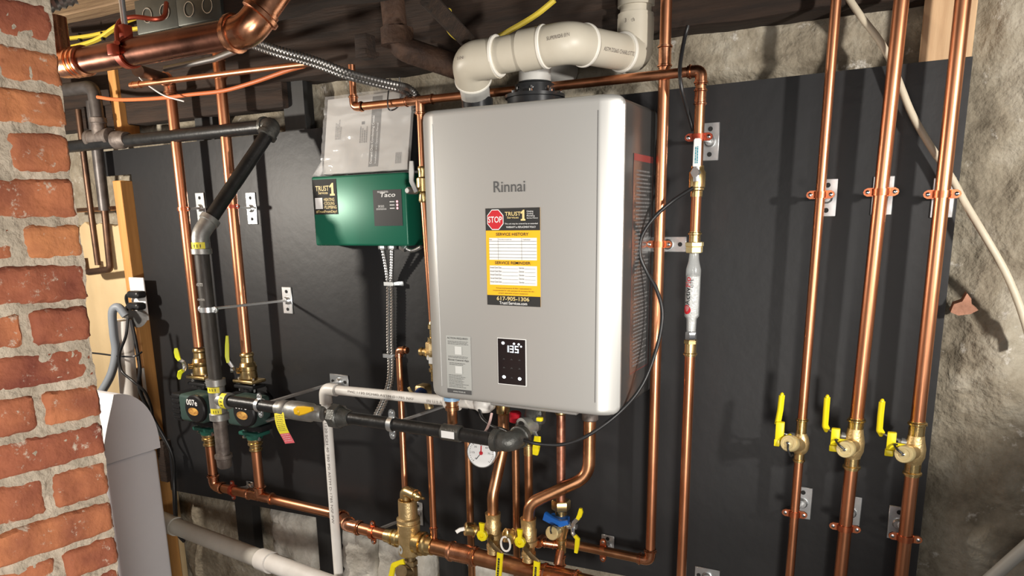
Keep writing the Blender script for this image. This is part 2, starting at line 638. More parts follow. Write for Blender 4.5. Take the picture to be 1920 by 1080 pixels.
def mat_stone():
    m = bpy.data.materials.new('rubble_plaster')
    m.use_nodes = True
    nt = m.node_tree
    N, L = nt.nodes.new, nt.links.new
    b = nt.nodes['Principled BSDF']
    b.inputs['Roughness'].default_value = 0.9
    tc = N('ShaderNodeTexCoord')
    ns = N('ShaderNodeTexNoise')
    ns.inputs['Scale'].default_value = 7
    ns.inputs['Detail'].default_value = 10
    ns.inputs['Roughness'].default_value = 0.68
    L(tc.outputs['Object'], ns.inputs['Vector'])
    rp = N('ShaderNodeValToRGB')
    e = rp.color_ramp.elements
    e[0].position = 0.3
    e[0].color = (0.105, 0.083, 0.055, 1)
    e[1].position = 0.72
    e[1].color = (0.47, 0.43, 0.35, 1)
    k = e.new(0.5)
    k.color = (0.29, 0.25, 0.185, 1)
    L(ns.outputs['Fac'], rp.inputs['Fac'])
    n2 = N('ShaderNodeTexNoise')
    n2.inputs['Scale'].default_value = 22
    n2.inputs['Detail'].default_value = 8
    n2.inputs['Roughness'].default_value = 0.7
    L(tc.outputs['Object'], n2.inputs['Vector'])
    r2 = N('ShaderNodeValToRGB')
    r2.color_ramp.elements[0].position = 0.60
    r2.color_ramp.elements[1].position = 0.70
    L(n2.outputs['Fac'], r2.inputs['Fac'])
    mx = N('ShaderNodeMix')
    mx.data_type = 'RGBA'
    mx.inputs[7].default_value = (0.62, 0.58, 0.52, 1)
    L(r2.outputs['Color'], mx.inputs[0])
    L(rp.outputs['Color'], mx.inputs[6])
    L(mx.outputs[2], b.inputs['Base Color'])
    n3 = N('ShaderNodeTexNoise')
    n3.inputs['Scale'].default_value = 45
    n3.inputs['Detail'].default_value = 10
    L(tc.outputs['Object'], n3.inputs['Vector'])
    bp = N('ShaderNodeBump')
    bp.inputs['Strength'].default_value = 0.55
    bp.inputs['Distance'].default_value = 0.02
    L(n3.outputs['Fac'], bp.inputs['Height'])
    L(bp.outputs[0], b.inputs['Normal'])
    return m


STONE = mat_stone()

X_, Y_, Z_ = V((1, 0, 0)), V((0, 1, 0)), V((0, 0, 1))
FRONT = -Y_

# ------------------------------------------------------------------ the room
# floor
bm = B()
box(bm, (-0.9, -1.4, -0.05), (5.4, 3.4, 0.1))
struct(obj('floor', bm, FLOOR, smooth=False))

# rough foundation wall
bm = B()
nx, nz = 250, 120
x0, x1, z0, z1 = -3.5, 1.5, 0.0, 2.14
grid = []
for j in range(nz + 1):
    row = []
    for i in range(nx + 1):
        x = x0 + (x1 - x0) * i / nx
        z = z0 + (z1 - z0) * j / nz
        q = V((x, 3.1, z))
        h = 0.030 * noise.fractal(q * 2.6, 1.0, 2.1, 5) + 0.018 * noise.fractal(q * 9, 0.8, 2.1, 6)
        vor = noise.voronoi(q * 5.0)[0]
        h -= 0.006 * max(0.0, 1 - (vor[1] - vor[0]) * 9)
        y = 0.085 - h
        # plaster swells forward right of the board and on the ledge above it
        s = min(1, max(0, (x - 0.02) / 0.18))
        y -= s * 0.055
        t = min(1, max(0, (z - 1.79) / 0.03)) * (1 - min(1, max(0, (z - 1.90) / 0.05))) * min(1, max(0, (x + 1.1) / 0.5)) * (1 - s)
        y -= t * 0.03
        if x < 0.115:
            y = max(y, 0.055)
        row.append(bm.verts.new((x, y, z)))
    grid.append(row)
for j in range(nz):
    for i in range(nx):
        bm.faces.new((grid[j][i], grid[j][i + 1], grid[j + 1][i + 1], grid[j + 1][i]))
wall = struct(obj('wall_back', bm, STONE, recalc=False, angle=70))
WASH = mat('whitewashed_stone', (0.74, 0.71, 0.64), 0, 0.9, col2=(0.46, 0.43, 0.37), scale=16, bump=0.7, bscale=45, detail=8)
for k, (pa, pb, pc_, pd) in enumerate((((503, 948), (588, 966), (590, 1072), (512, 1040)), ((628, 980), (700, 1005), (704, 1100), (640, 1100)), ((706, 1000), (806, 1030), (806, 1125), (706, 1110)), ((846, 1036), (925, 1048), (925, 1140), (846, 1140)), ((930, 1050), (1000, 1062), (1000, 1150), (930, 1150)))):
    qa, qb, qc, qd = [at(*p, -0.05) for p in (pa, pb, pc_, pd)]
    bm = B()
    G = []
    nn_ = 16
    for j in range(nn_ + 1):
        row = []
        for i in range(nn_ + 1):
            a, b = i / nn_, j / nn_
            p = qa.lerp(qb, a).lerp(qd.lerp(qc, a), b)
            e = min(a, 1 - a, b, 1 - b)
            q = V((p.x, k * 3.0, p.z))
            ck = noise.voronoi(q * 14)[0]
            h = 0.026 * min(1, e * 7) ** 0.5 + 0.012 * noise.fractal(q * 14, 1, 2, 4) - 0.010 * max(0, 1 - (ck[1] - ck[0]) * 16)
            row.append(bm.verts.new((p.x + noise.noise(q * 30) * 0.004, 0.064 - max(-0.004, h), p.z + noise.noise(q * 30 + V((5, 5, 5))) * 0.004)))
        G.append(row)
    for j in range(nn_):
        for i in range(nn_):
            bm.faces.new((G[j][i], G[j][i + 1], G[j + 1][i + 1], G[j + 1][i]))
    rim_ = G[0] + [G[j][nn_] for j in range(1, nn_ + 1)] + G[nn_][nn_ - 1::-1] + [G[j][0] for j in range(nn_ - 1, 0, -1)]
    bk_ = [bm.verts.new((v.co.x, 0.12, v.co.z)) for v in rim_]
    for q in range(len(rim_)):
        bm.faces.new((rim_[q], rim_[(q + 1) % len(rim_)], bk_[(q + 1) % len(rim_)], bk_[q]))
    obj('stone', bm, WASH, wall, angle=60)
# a broken bit of red brick showing in the plaster
bm = B()
c_ = at(1808, 575, 0.045)
poly = [(-0.022, -0.012), (-0.008, -0.018), (0.012, -0.014), (0.024, -0.006), (0.012, 0.004), (0.010, 0.016), (0.002, 0.026), (-0.004, 0.010), (-0.018, 0.004)]
prism(bm, [c_ + X_ * a + Z_ * b for a, b in poly], (0, 0.05, 0))
obj('brick', bm, mat('broken_brick', (0.40, 0.20, 0.13), 0, 0.9, var=0.3, scale=40, bump=0.5), wall)

# ceiling: plank subfloor with sill and joists running along the wall
cm = B()
box(cm, (-0.9, -1.3, 2.22), (5.4, 3.2, 0.04))
ceiling = struct(obj('ceiling', cm, OLDWOOD, smooth=False))
yy = 0.12
rg = random.Random(3)
while yy > -2.6:
    w = rg.uniform(0.085, 0.125)
    xa = -3.4
    while xa < 1.5:
        L_ = rg.uniform(1.5, 2.4)
        bm = B()
        box(bm, ((xa + min(1.55, xa + L_)) / 2, yy - w / 2, 2.187 + rg.uniform(-0.004, 0.004)), (min(1.55, xa + L_) - xa - 0.006, w - 0.008, 0.022), bev=0.003, seg=1)
        obj('plank', bm, PLANKW if xa < -2.0 else OLDWOOD, ceiling)  # paler wood at the lit left end, darkened wood elsewhere
        xa += L_
    yy -= w
for (yc, zc, hh, xa, xb, wd_) in ((0.06, 2.04, 0.28, -3.4, 1.5, 0.16), (-0.46, 2.05, 0.24, -1.35, 1.5, 0.07), (-0.98, 2.08, 0.19, -1.0, 1.5, 0.06)):
    bm = B()
    n = 40
    for k in range(n):
        pass
    box(bm, ((xa + xb) / 2, yc, zc), (xb - xa, wd_, hh), bev=0.008)
    bmesh.ops.subdivide_edges(bm, edges=[e for e in bm.edges if e.calc_length() > 0.5], cuts=60, use_grid_fill=True)
    for v in bm.verts:
        v.co += V((0, noise.noise(v.co * 6) * 0.008, noise.noise(v.co * 7 + V((3, 1, 2))) * 0.01))
    obj('joist', bm, OLDWOOD, ceiling)
bm = B()
box(bm, (-2.36, 0.02, 1.868), (1.40, 0.06, 0.075), bev=0.006)
obj('joist', bm, OLDWOOD, ceiling)  # sill board added over the stone to darken the top left
# plaster side wall panel at the far left, a little behind the stud
bm = B()
box(bm, (-3.0, 0.045, 0.75), (1.12, 0.03, 1.5), bev=0.004)
# ragged broken top edge
bmesh.ops.subdivide_edges(bm, edges=[e for e in bm.edges if abs(e.verts[0].co.x - e.verts[1].co.x) > 0.6], cuts=50)
for v in bm.verts:
    if v.co.z > 1.4:
        v.co.z += noise.noise(V((v.co.x * 22, 0, 0))) * 0.02 + noise.noise(V((v.co.x * 70, 4, 0))) * 0.008
struct(obj('wall_left', bm, CREAM))

# ------------------------------------------------------------------ brick chimney at the left edge
DC = 0.96
Ccor = V((-1.575 * (H - DC), -DC, 0))
fd = ray(1954, 360)
fu = V((fd.x, 1, 0)).normalized()      # along the face, towards the wall
fn = V((fu.y, -fu.x, 0))               # out of the face


def on_face(px, py):
    r = ray(px, py)
    t = ((Ccor - EYE).dot(fn)) / r.dot(fn)
    p = EYE + r * t
    return (p - Ccor).dot(fu), p.z


chim = thing('brick_chimney', 'red brick chimney with thick pale mortar joints at the left edge', 'chimney', (Ccor - fu * 0.2 + V((0, 0, 0.0))))
joints = [(108, 92), (120, 170), (127, 246), (135, 331), (150, 415), (160, 487), (165, 566), (172, 641), (185, 712), (192, 785), (200, 856), (205, 932), (217, 997), (222, 1060)]
zs = [on_face(*q)[1] for q in joints]
ss = [on_face(*q)[0] for q in joints]
step = (zs[0] - zs[-1]) / (len(zs) - 1)
levels = [(z, s) for z, s in zip(zs, ss)]
while levels[0][0] < 2.16:
    levels.insert(0, (levels[0][0] + step, levels[0][1] + 0.001))
while levels[-1][0] > 0.05:
    levels.append((levels[-1][0] - step, levels[-1][1] - 0.001))
ivert0 = [i for i, l in enumerate(levels) if abs(l[0] - zs[0]) < 1e-6][0]
half = 0.088
full = 0.190
gap = 0.013
rg = random.Random(11)


def brick(s0, s1, za, zb, seed):
    bm = B()
    nu, nv = max(8, int((s1 - s0) / 0.006)), 10
    ctr = (s0 + s1) / 2
    rgb = random.Random(seed)
    tilt = rgb.uniform(-0.002, 0.002)
    proud = rgb.uniform(-0.001, 0.005)
    fr = []
    for j in range(nv + 1):
        row = []
        for i in range(nu + 1):
            a, b = i / nu, j / nv
            s = s0 + (s1 - s0) * a
            z = za + (zb - za) * b
            ea = min(a, 1 - a) * (s1 - s0)
            eb = min(b, 1 - b) * (zb - za)
            e = min(ea, eb)
            q = V((s * 1.0, z, seed * 1.7))
            out = proud + 0.0035 * noise.fractal(q * 24, 1, 2, 4) - 0.007 * max(0, 1 - e / 0.006) ** 1.5
            js = noise.noise(q * 55) * 0.0028 + noise.noise(q * 150) * 0.0016
            jz = noise.noise(q * 55 + V((9, 3, 1))) * 0.0024 + noise.noise(q * 150 + V((1, 5, 1))) * 0.0015
            # clipped corners
            if ea < 0.004 and eb < 0.004:
                s += 0.004 if a < 0.5 else -0.004
                z += 0.003 if b < 0.5 else -0.003
            p = Ccor + fu * (s + js) + fn * out
            p.z = z + jz + tilt * (a - 0.5)
            row.append(bm.verts.new(p))
        fr.append(row)
    for j in range(nv):
        for i in range(nu):
            bm.faces.new((fr[j][i], fr[j][i + 1], fr[j + 1][i + 1], fr[j + 1][i]))
    rim = fr[0] + [fr[j][nu] for j in range(1, nv + 1)] + fr[nv][nu - 1::-1] + [fr[j][0] for j in range(nv - 1, 0, -1)]
    mid = [bm.verts.new(v.co - fn * 0.018) for v in rim]
    bk = [bm.verts.new(v.co - fn * 0.085) for v in rim]
    n = len(rim)
    for k in range(n):
        bm.faces.new((rim[k], rim[(k + 1) % n], mid[(k + 1) % n], mid[k]))
        bm.faces.new((mid[k], mid[(k + 1) % n], bk[(k + 1) % n], bk[k]))
    bm.faces.new(bk)
    return bm


for i in range(len(levels) - 1):
    zt, st = levels[i]
    zb, sb = levels[i + 1]
    s = (st + sb) / 2
    g2 = 0.0050
    isfull = ((i - ivert0) % 2 == 1)
    # first course under zs[0] holds the half brick
    edges = []
    cur = s
    L_ = full if isfull else half
    hidden = (zt < 0.82)
    while cur > -0.52:
        edges.append((cur - L_, cur))
        cur -= L_ + gap
        L_ = full
    for (a, b) in edges:
        o = obj('brick', brick(a, b, zb + g2, zt - g2, rg.randint(0, 9999)), BRICK, chim, angle=55)
# mortar bed
bm = B()
S0, S1 = -0.56, 0.0
na, nb = 90, 260
grid = []
zlo, zhi = levels[-1][0], levels[0][0]
for j in range(nb + 1):
    row = []
    z = zlo + (zhi - zlo) * j / nb
    smax = 0.0
    for k in range(len(levels) - 1):
        if levels[k + 1][0] <= z <= levels[k][0]:
            tt = (z - levels[k + 1][0]) / (levels[k][0] - levels[k + 1][0])
            smax = levels[k + 1][1] * (1 - tt) + levels[k][1] * tt
    for i in range(na + 1):
        a = i / na
        s = S0 + (smax - 0.002 - S0) * a
        q = V((s, z, 4.4))
        out = -0.0022 + 0.0042 * noise.fractal(q * 26, 1, 2, 4) + 0.0035 * noise.noise(q * 95)
        p = Ccor + fu * (s + (0.003 * noise.noise(q * 60) if a > 0.97 else 0)) + fn * out
        p.z = z
        row.append(bm.verts.new(p))
    grid.append(row)
for j in range(nb):
    for i in range(na):
        bm.faces.new((grid[j][i], grid[j][i + 1], grid[j + 1][i + 1], grid[j + 1][i]))
rim = grid[0] + [grid[j][na] for j in range(1, nb + 1)] + grid[nb][na - 1::-1] + [grid[j][0] for j in range(nb - 1, 0, -1)]
bk = [bm.verts.new(v.co - fn * 0.08 - (fu * 0.004)) for v in rim]
n = len(rim)
for k in range(n):
    bm.faces.new((rim[k], rim[(k + 1) % n], bk[(k + 1) % n], bk[k]))
bm.faces.new(bk)
obj('mortar', bm, MORTAR, chim, angle=60)

# ------------------------------------------------------------------ black backing board and what carries it
bm = B()
pts = [(-2.40, 0.505), (0.09, 0.585), (0.083, 1.786), (-2.56, 1.752), (-2.56, 1.668), (-2.402, 1.670)]
prism(bm, [V((x, 0.0, z)) for x, z in pts], (0, 0.012, 0))
board = obj('backing_board', bm, BOARD, smooth=False)
tag(board, 'large black painted plywood board on the wall carrying the pipework', 'board')
for xs_, lab in ((-2.03, 'black painted wooden strip rising above the board left of the right copper riser'),
                 (-1.64, 'black painted wooden strip rising above the board left of the booklet'),
                 (-1.145, 'black painted wooden strip showing below the board by the brass air separator')):
    bm = B()
    zt = 2.0 if xs_ < -1.3 else 1.74
    box(bm, (xs_, 0.033, (zt + 0.30) / 2), (0.085, 0.040, zt - 0.30), bev=0.002, seg=1)
    tag(obj('furring_strip', bm, FURRING), lab, 'wood strip', 'black furring strips behind the board')
bm = B()
a, b_ = at(1722, 118, 0.004), at(1822, 108, 0.004)
box(bm, ((a.x + b_.x) / 2, 0.025, a.z + 0.12), (b_.x - a.x, 0.05, 0.24), bev=0.002, seg=1)
tag(obj('pine_block', bm, PINE), 'pale pine board end standing on the top right corner of the black board', 'wood block')
# studs at the far left
bm = B()
box(bm, (-2.425, -0.018, 0.825), (0.042, 0.052, 1.645), bev=0.002, seg=1)
tag(obj('wood_stud', bm, PINE_OR), 'orange stained wooden stud down the left edge of the black board', 'stud')
bm = B()
a = at(214, 200, 0.03)
box(bm, (a.x + 0.012, -0.0, 1.90), (0.038, 0.07, 0.27), bev=0.002, seg=1)
tag(obj('wood_stud', bm, PINE_OR), 'short orange wooden stud above the board at the left', 'stud')

# ------------------------------------------------------------------ generic plumbing fittings


def coupling(bm, p, d, r, L, k=1.12, bead=1.32, seg=20):
    d = V(d).normalized()
    b = r * 0.16
    prof = [(-L / 2, r * 0.98), (-L / 2, r * k), (-L / 2 + b, r * k), (-L / 2 + b * 1.6, r * bead), (-L / 2 + b * 3, r * bead), (-L / 2 + b * 3.8, r * k),
            (L / 2 - b * 3.8, r * k), (L / 2 - b * 3, r * bead), (L / 2 - b * 1.6, r * bead), (L / 2 - b, r * k), (L / 2, r * k), (L / 2, r * 0.98)]
    lathe(bm, p, d, prof, seg)


def socket(bm, p, d, r, L, seg=20, k=1.12, bead=1.34):
    """press socket from p along d, bead near the open end"""
    d = V(d).normalized()
    b = r * 0.18
    lathe(bm, p, d, [(0, r * k), (L - b * 4, r * k), (L - b * 3.2, r * bead), (L - b * 1.6, r * bead), (L - b, r * k), (L, r * k), (L, r * 0.97)], seg)


def elbow(bm, a, c, b, r, leg=2.6, fil=1.7, k=1.13, bead=True):
    a, c, b = V(a), V(c), V(b)
    da, db = (a - c).normalized(), (b - c).normalized()
    pa, pb = c + da * r * leg, c + db * r * leg
    tube(bm, [pa, c, pb], r * k, 20, fil=r * fil)
    if bead:
        for p, d in ((pa, da), (pb, db)):
            lathe(bm, p - d * r * 0.75, d, [(0, r * 1.1), (r * 0.1, r * 1.33), (r * 0.4, r * 1.33), (r * 0.5, r * 1.13), (r * 0.75, r * 1.13), (r * 0.75, r)], 20)


def nut(bm, p, d, r, L, sides=6):
    lathe(bm, V(p) - V(d).normalized() * L / 2, d, [(0, r * 0.9), (L * 0.12, r), (L * 0.88, r), (L, r * 0.9)], sides)


def plate(name_lab, parent, wp, w, h, vertical=True, mt=STEEL):
    """galvanised wall plate with two slots and a boss"""
    c = at(wp[0], wp[1], 0.0)
    bm = B()
    box(bm, (c.x, -0.0022, c.z), (w, 0.0036, h), bev=0.0014, seg=1)
    lathe(bm, (c.x, -0.004, c.z), FRONT, [(0, 0.012), (0.004, 0.012), (0.008, 0.0085), (0.011, 0.0085)], 14)
    p = obj('plate', bm, mt, parent)
    bm = B()
    for sg in (-1, 1):
        q = V((c.x, -0.0046, c.z)) + (Z_ * h * 0.33 * sg if vertical else X_ * w * 0.33 * sg)
        lathe(bm, q, FRONT, [(0, 0.0052), (0.0006, 0.0052)], 12)
    obj('screw_hole', bm, DARK_HOLE, p)['kind'] = 'stuff'
    return c


def pipe_clamp(lab, wp, pipe_pt, axis, wing, r, w=0.036, h=0.085, vertical=True, mt=COPPER_CLAMP, rod_mt=STEEL_ROD, group='pipe clamps fixed to the black board', band=0.013, wl=1.0, rodr=0.0042, showplate=True):
    P = V(pipe_pt)
    c = at(wp[0], wp[1], 0.0)
    t = thing('pipe_clamp', lab, 'pipe clamp', (c.x, 0, c.z), group)
    if showplate:
        plate(None, t, wp, w, h, vertical)
    # rod
    bm = B()
    wing = V(wing).normalized()
    axis = V(axis).normalized()
    back = P + V((0, r * 1.1, 0))
    if back.y < -0.012:
        tgt = V((c.x, -0.006, c.z))
        L_ = (tgt - back).length
        if L_ > 0.01:
            nn = int(L_ / 0.0028)
            rings = [(k * L_ / nn, rodr * (1.0 if k % 2 else 0.86)) for k in range(nn + 1)]
            lathe(bm, back, tgt - back, rings, 8)
            obj('rod', bm, rod_mt, t)
    # band round the pipe plus two ears
    bm = B()
    outv = axis.cross(wing).normalized()
    if outv.y > 0:
        outv = -outv
    R = r * 1.06
    tk = 0.0022
    ring = []
    nseg = 26
    prof = ((-band / 2, R), (-band / 2, R + tk), (band / 2, R + tk), (band / 2, R))
    rings = []
    for k in range(nseg):
        a = 2 * PI * k / nseg
        dvec = wing * math.cos(a) + outv * math.sin(a)
        rings.append([bm.verts.new(P + axis * z + dvec * rr) for z, rr in prof])
    for k in range(nseg):
        A, Bv = rings[k], rings[(k + 1) % nseg]
        for q in range(4):
            bm.faces.new((A[q], A[(q + 1) % 4], Bv[(q + 1) % 4], Bv[q]))
    el = 0.015 * wl + r * 0.25
    for sg in (-1, 1):
        o = P + wing * sg * (R - 0.001)
        poly = []
        for aa, bb in ((0, -1), (el * 0.6, -1), (el * 0.9, -0.6), (el, 0), (el * 0.9, 0.6), (el * 0.6, 1), (0, 1)):
            poly.append(o + wing * sg * aa + axis * (band * 0.62 * bb) + outv * 0.0022)
        prism(bm, poly, -outv * 0.0048)
    cl = obj('clamp', bm, mt, t)
    bm = B()
    for sg in (-1, 1):
        q = P + wing * sg * (R + el * 0.52) + outv * 0.002
        lathe(bm, q, outv, [(0, 0.0042), (0.002, 0.004), (0.0028, 0.0022)], 10)
    obj('screw', bm, CHROME if mt is not STEEL else STEEL, cl)['kind'] = 'stuff'
    return t


def lever(bm, pts, w=0.016, t=0.006, nrm=FRONT):
    strap(bm, pts, w, t, nrm)


def flexcable(bm, pts, r, pitch=0.006, n=10, seg=10, ridge=0.22):
    path = catmull(pts, n)
    # resample evenly
    L = [0.0]
    for i in range(1, len(path)):
        L.append(L[-1] + (path[i] - path[i - 1]).length)
    tot = L[-1]
    k = max(8, int(tot / (pitch / 2)))
    out, rs = [], []
    j = 0
    for i in range(k + 1):
        s = tot * i / k
        while j < len(L) - 2 and L[j + 1] < s:
            j += 1
        f = (s - L[j]) / max(1e-9, L[j + 1] - L[j])
        out.append(path[j].lerp(path[j + 1], min(1, max(0, f))))
        rs.append(r * (1 if i % 2 else 1 - ridge))
    tube(bm, out, rs, seg)


# ------------------------------------------------------------------ the water heater
DF = 0.277
HX0, HX1 = at(791, 480, DF).x, at(1159, 480, DF).x
HZ0, HZ1 = 1.0775, 1.738
heater = thing('water_heater', 'silver tankless water heater with service sticker and digital display', 'water heater', ((HX0 + HX1) / 2, -0.14, HZ0))
# case
bm = B()
ymid = (-(DF - 0.03) - 0.012) / 2
box(bm, ((HX0 + HX1) / 2, ymid, (HZ0 + HZ1) / 2 + 0.0), (HX1 - HX0 - 0.006, (DF - 0.03) - 0.012, HZ1 - HZ0 - 0.010), bev=0.010, seg=3)
case = obj('case', bm, CASE, heater)
# front cover with bowed edges
W = HX1 - HX0
prof = []
edge = 0.046
nE = 12
for k in range(nE + 1):       # left bow
    a = k / nE
    prof.append((HX0 + edge * a, -(DF - 0.026 * (1 - a) ** 1.5)))
for k in range(nE + 1):
    a = 1 - k / nE
    prof.append((HX1 - edge * a, -(DF - 0.026 * (1 - a) ** 1.5)))


def cover_face(i0, i1, name, mt, inset=0.0):
    bm = B()
    cr = 0.020
    rows = []
    zsamp = [0, 0.002, 0.005, 0.009, 0.014, 0.020]
    zz = [HZ0 + z for z in zsamp] + [HZ1 - z for z in reversed(zsamp)]
    for z in zz:
        d = min(z - HZ0, HZ1 - z)
        pull = cr - math.sqrt(max(0, cr * cr - (cr - min(d, cr)) ** 2)) if d < cr else 0
        row = []
        for (x, y) in prof[i0:i1]:
            # rounded outline corners at the outer ends
            xx = min(max(x, HX0 + pull), HX1 - pull)
            lip = 0.006 * max(0, 1 - d / 0.009) ** 2
            row.append(bm.verts.new((xx, y + lip, z)))
        rows.append(row)
    for j in range(len(rows) - 1):
        for i in range(len(rows[0]) - 1):
            bm.faces.new((rows[j][i], rows[j][i + 1], rows[j + 1][i + 1], rows[j + 1][i]))
    rim = rows[0] + [r[-1] for r in rows[1:]] + rows[-1][-2::-1] + [r[0] for r in rows[-2:0:-1]]
    bk = [bm.verts.new((v.co.x, -(DF - 0.032), v.co.z)) for v in rim]
    n = len(rim)
    for k in range(n):
        bm.faces.new((rim[k], rim[(k + 1) % n], bk[(k + 1) % n], bk[k]))
    return obj(name, bm, mt, heater, angle=45)


cover = cover_face(0, len(prof), 'front_cover', SILVER)
# bottom tray lip
bm = B()
a, b_ = at(925, 776, 0.235), at(1086, 790, 0.235)
box(bm, ((a.x + b_.x) / 2, -0.20, HZ0 - 0.004), (b_.x - a.x, 0.10, 0.016), bev=0.002, seg=1)
obj('bottom_tray', bm, SILVER, heater)
# narrow seam lines between cover centre and bowed edges
for xx in (HX0 + 0.043, HX1 - 0.047):
    bm = B()
    box(bm, (xx, -DF - 0.0002, (HZ0 + HZ1) / 2), (0.0010, 0.0012, HZ1 - HZ0 - 0.06))
    obj('seam', bm, INK_GREY if xx > -0.7 else SEAM_LIT, heater, smooth=False)  # left seam coloured as a bright glint, right one dark
YF = -DF - 0.0006


def plane_at(px, py, d):
    return at(px, py, d)


# maker's name
bm = B()
o = at(926, 361, DF)
e = at(985, 359, DF)
text(bm, 'Rinnai', V((o.x, YF, o.z)), X_, Z_, 0, 0, e.x - o.x, 0.0235, bold=0.004)
obj('name_lettering', bm, INK_GREY, heater, smooth=False)

# service sticker
tl, br = at(910.5, 391, DF), at(1014, 572, DF)
SW, SH = br.x - tl.x, at(910.5, 391, DF).z - at(913, 571, DF).z
so = V((tl.x, YF, tl.z - SH))
bm = B()
slab(bm, so, X_, Z_, 0, 0, SW, SH, 0.0004)
stk = obj('service_sticker', bm, AMBER, heater, smooth=False)
plab(stk, 'yellow and black service sticker with a red STOP sign')
o1 = so + FRONT * 0.0006
bm = B()
quad(bm, o1, X_, Z_, 0, SH * 0.775, SW, SH)
obj('black_band', bm, INK, stk, smooth=False)
bm = B()
quad(bm, o1, X_, Z_, 0, 0, SW, SH * 0.105)
obj('black_band', bm, INK, stk, smooth=False)
bm = B()
quad(bm, o1, X_, Z_, SW * 0.06, SH * 0.475, SW * 0.94, SH * 0.70)
obj('white_field', bm, PAPER, stk, smooth=False)
bm = B()
quad(bm, o1, X_, Z_, SW * 0.06, SH * 0.215, SW * 0.94, SH * 0.415)
obj('white_field', bm, PAPER, stk, smooth=False)
o2 = so + FRONT * 0.0010
bm = B()
oc = (SW * 0.185, SH * 0.885)
orr = SW * 0.158
for rr, mm, nm, of in ((1.0, PAPER, 'sign_border', 0), (0.92, RED, 'stop_sign', 0.0004)):
    bm = B()
    vs = [bm.verts.new(o2 + FRONT * of + X_ * (oc[0] + orr * 1.05 * rr * math.cos(PI / 8 + k * PI / 4)) + Z_ * (oc[1] + orr * 1.12 * rr * math.sin(PI / 8 + k * PI / 4))) for k in range(8)]
    bm.faces.new(vs)
    obj(nm, bm, mm, stk, smooth=False)
o3 = so + FRONT * 0.0018
bm = B()
text(bm, 'STOP', o3, X_, Z_, SW * 0.055, SH * 0.855, SW * 0.315, SH * 0.918, bold=0.012)
text(bm, 'Trust1Services.com', o3, X_, Z_, SW * 0.24, SH * 0.012, SW * 0.76, SH * 0.044, bold=0.008)
text(bm, 'Heating', o3, X_, Z_, SW * 0.77, SH * 0.952, SW * 0.885, SH * 0.972)
text(bm, 'Cooling', o3, X_, Z_, SW * 0.77, SH * 0.930, SW * 0.885, SH * 0.950)
text(bm, 'Plumbing', o3, X_, Z_, SW * 0.77, SH * 0.908, SW * 0.91, SH * 0.928)
text(bm, 'Service History', o3, X_, Z_, SW * 0.77, SH * 0.888, SW * 0.97, SH * 0.904)
text(bm, 'This unit may be covered by an extended', o3, X_, Z_, SW * 0.365, SH * 0.832, SW * 0.965, SH * 0.850, bold=0.006)
text(bm, 'WARRANTY or REPLACEMENT POLICY', o3, X_, Z_, SW * 0.39, SH * 0.800, SW * 0.93, SH * 0.818, bold=0.006)
obj('white_lettering', bm, PAPER, stk, smooth=False)['kind'] = 'stuff'
bm = B()
text(bm, 'TRUST', o3, X_, Z_, SW * 0.37, SH * 0.922, SW * 0.66, SH * 0.962, bold=0.014)
text(bm, 'Services', o3, X_, Z_, SW * 0.41, SH * 0.895, SW * 0.62, SH * 0.915, bold=0.01)
numeral_one(bm, o3, X_, Z_, SW * 0.655, SH * 0.872, SW * 0.745, SH * 0.98)
text(bm, '617-905-1306', o3, X_, Z_, SW * 0.19, SH * 0.053, SW * 0.80, SH * 0.095, bold=0.012)
obj('gold_lettering', bm, GOLD, stk, smooth=False)['kind'] = 'stuff'
bm = B()
text(bm, 'SERVICE HISTORY', o3, X_, Z_, SW * 0.20, SH * 0.722, SW * 0.80, SH * 0.752, bold=0.012)
text(bm, 'SERVICE REMINDER', o3, X_, Z_, SW * 0.17, SH * 0.430, SW * 0.83, SH * 0.460, bold=0.012)
text(bm, 'Annual maintenance & filter replacement is', o3, X_, Z_, SW * 0.18, SH * 0.172, SW * 0.84, SH * 0.190)
text(bm, 'recommended for safe operation & necessary for the', o3, X_, Z_, SW * 0.12, SH * 0.146, SW * 0.89, SH * 0.164)
text(bm, 'proper operation of your equipment', o3, X_, Z_, SW * 0.23, SH * 0.120, SW * 0.78, SH * 0.138)
for k in range(1, 7):
    y = SH * (0.70 - 0.0335 * k)
    quad(bm, o3, X_, Z_, SW * 0.06, y - 0.00028, SW * 0.94, y + 0.00028)
for xx in (0.235, 0.67):
    quad(bm, o3, X_, Z_, SW * xx - 0.00028, SH * 0.475, SW * xx + 0.00028, SH * 0.70)
text(bm, 'Date', o3, X_, Z_, SW * 0.07, SH * 0.677, SW * 0.12, SH * 0.690)
text(bm, 'Performed by', o3, X_, Z_, SW * 0.25, SH * 0.677, SW * 0.49, SH * 0.690)
text(bm, 'Technician', o3, X_, Z_, SW * 0.69, SH * 0.677, SW * 0.83, SH * 0.690)
for k in range(5):
    y = SH * (0.393 - 0.037 * k)
    text(bm, 'Annual Check Date', o3, X_, Z_, SW * 0.075, y - 0.0014, SW * 0.29, y + 0.0024)
    text(bm, 'Date due', o3, X_, Z_, SW * 0.62, y - 0.0014, SW * 0.71, y + 0.0024)
    quad(bm, o3, X_, Z_, SW * 0.30, y - 0.0018, SW * 0.60, y - 0.0014)
    quad(bm, o3, X_, Z_, SW * 0.72, y - 0.0018, SW * 0.92, y - 0.0014)
obj('black_lettering', bm, INK, stk, smooth=False)['kind'] = 'stuff'

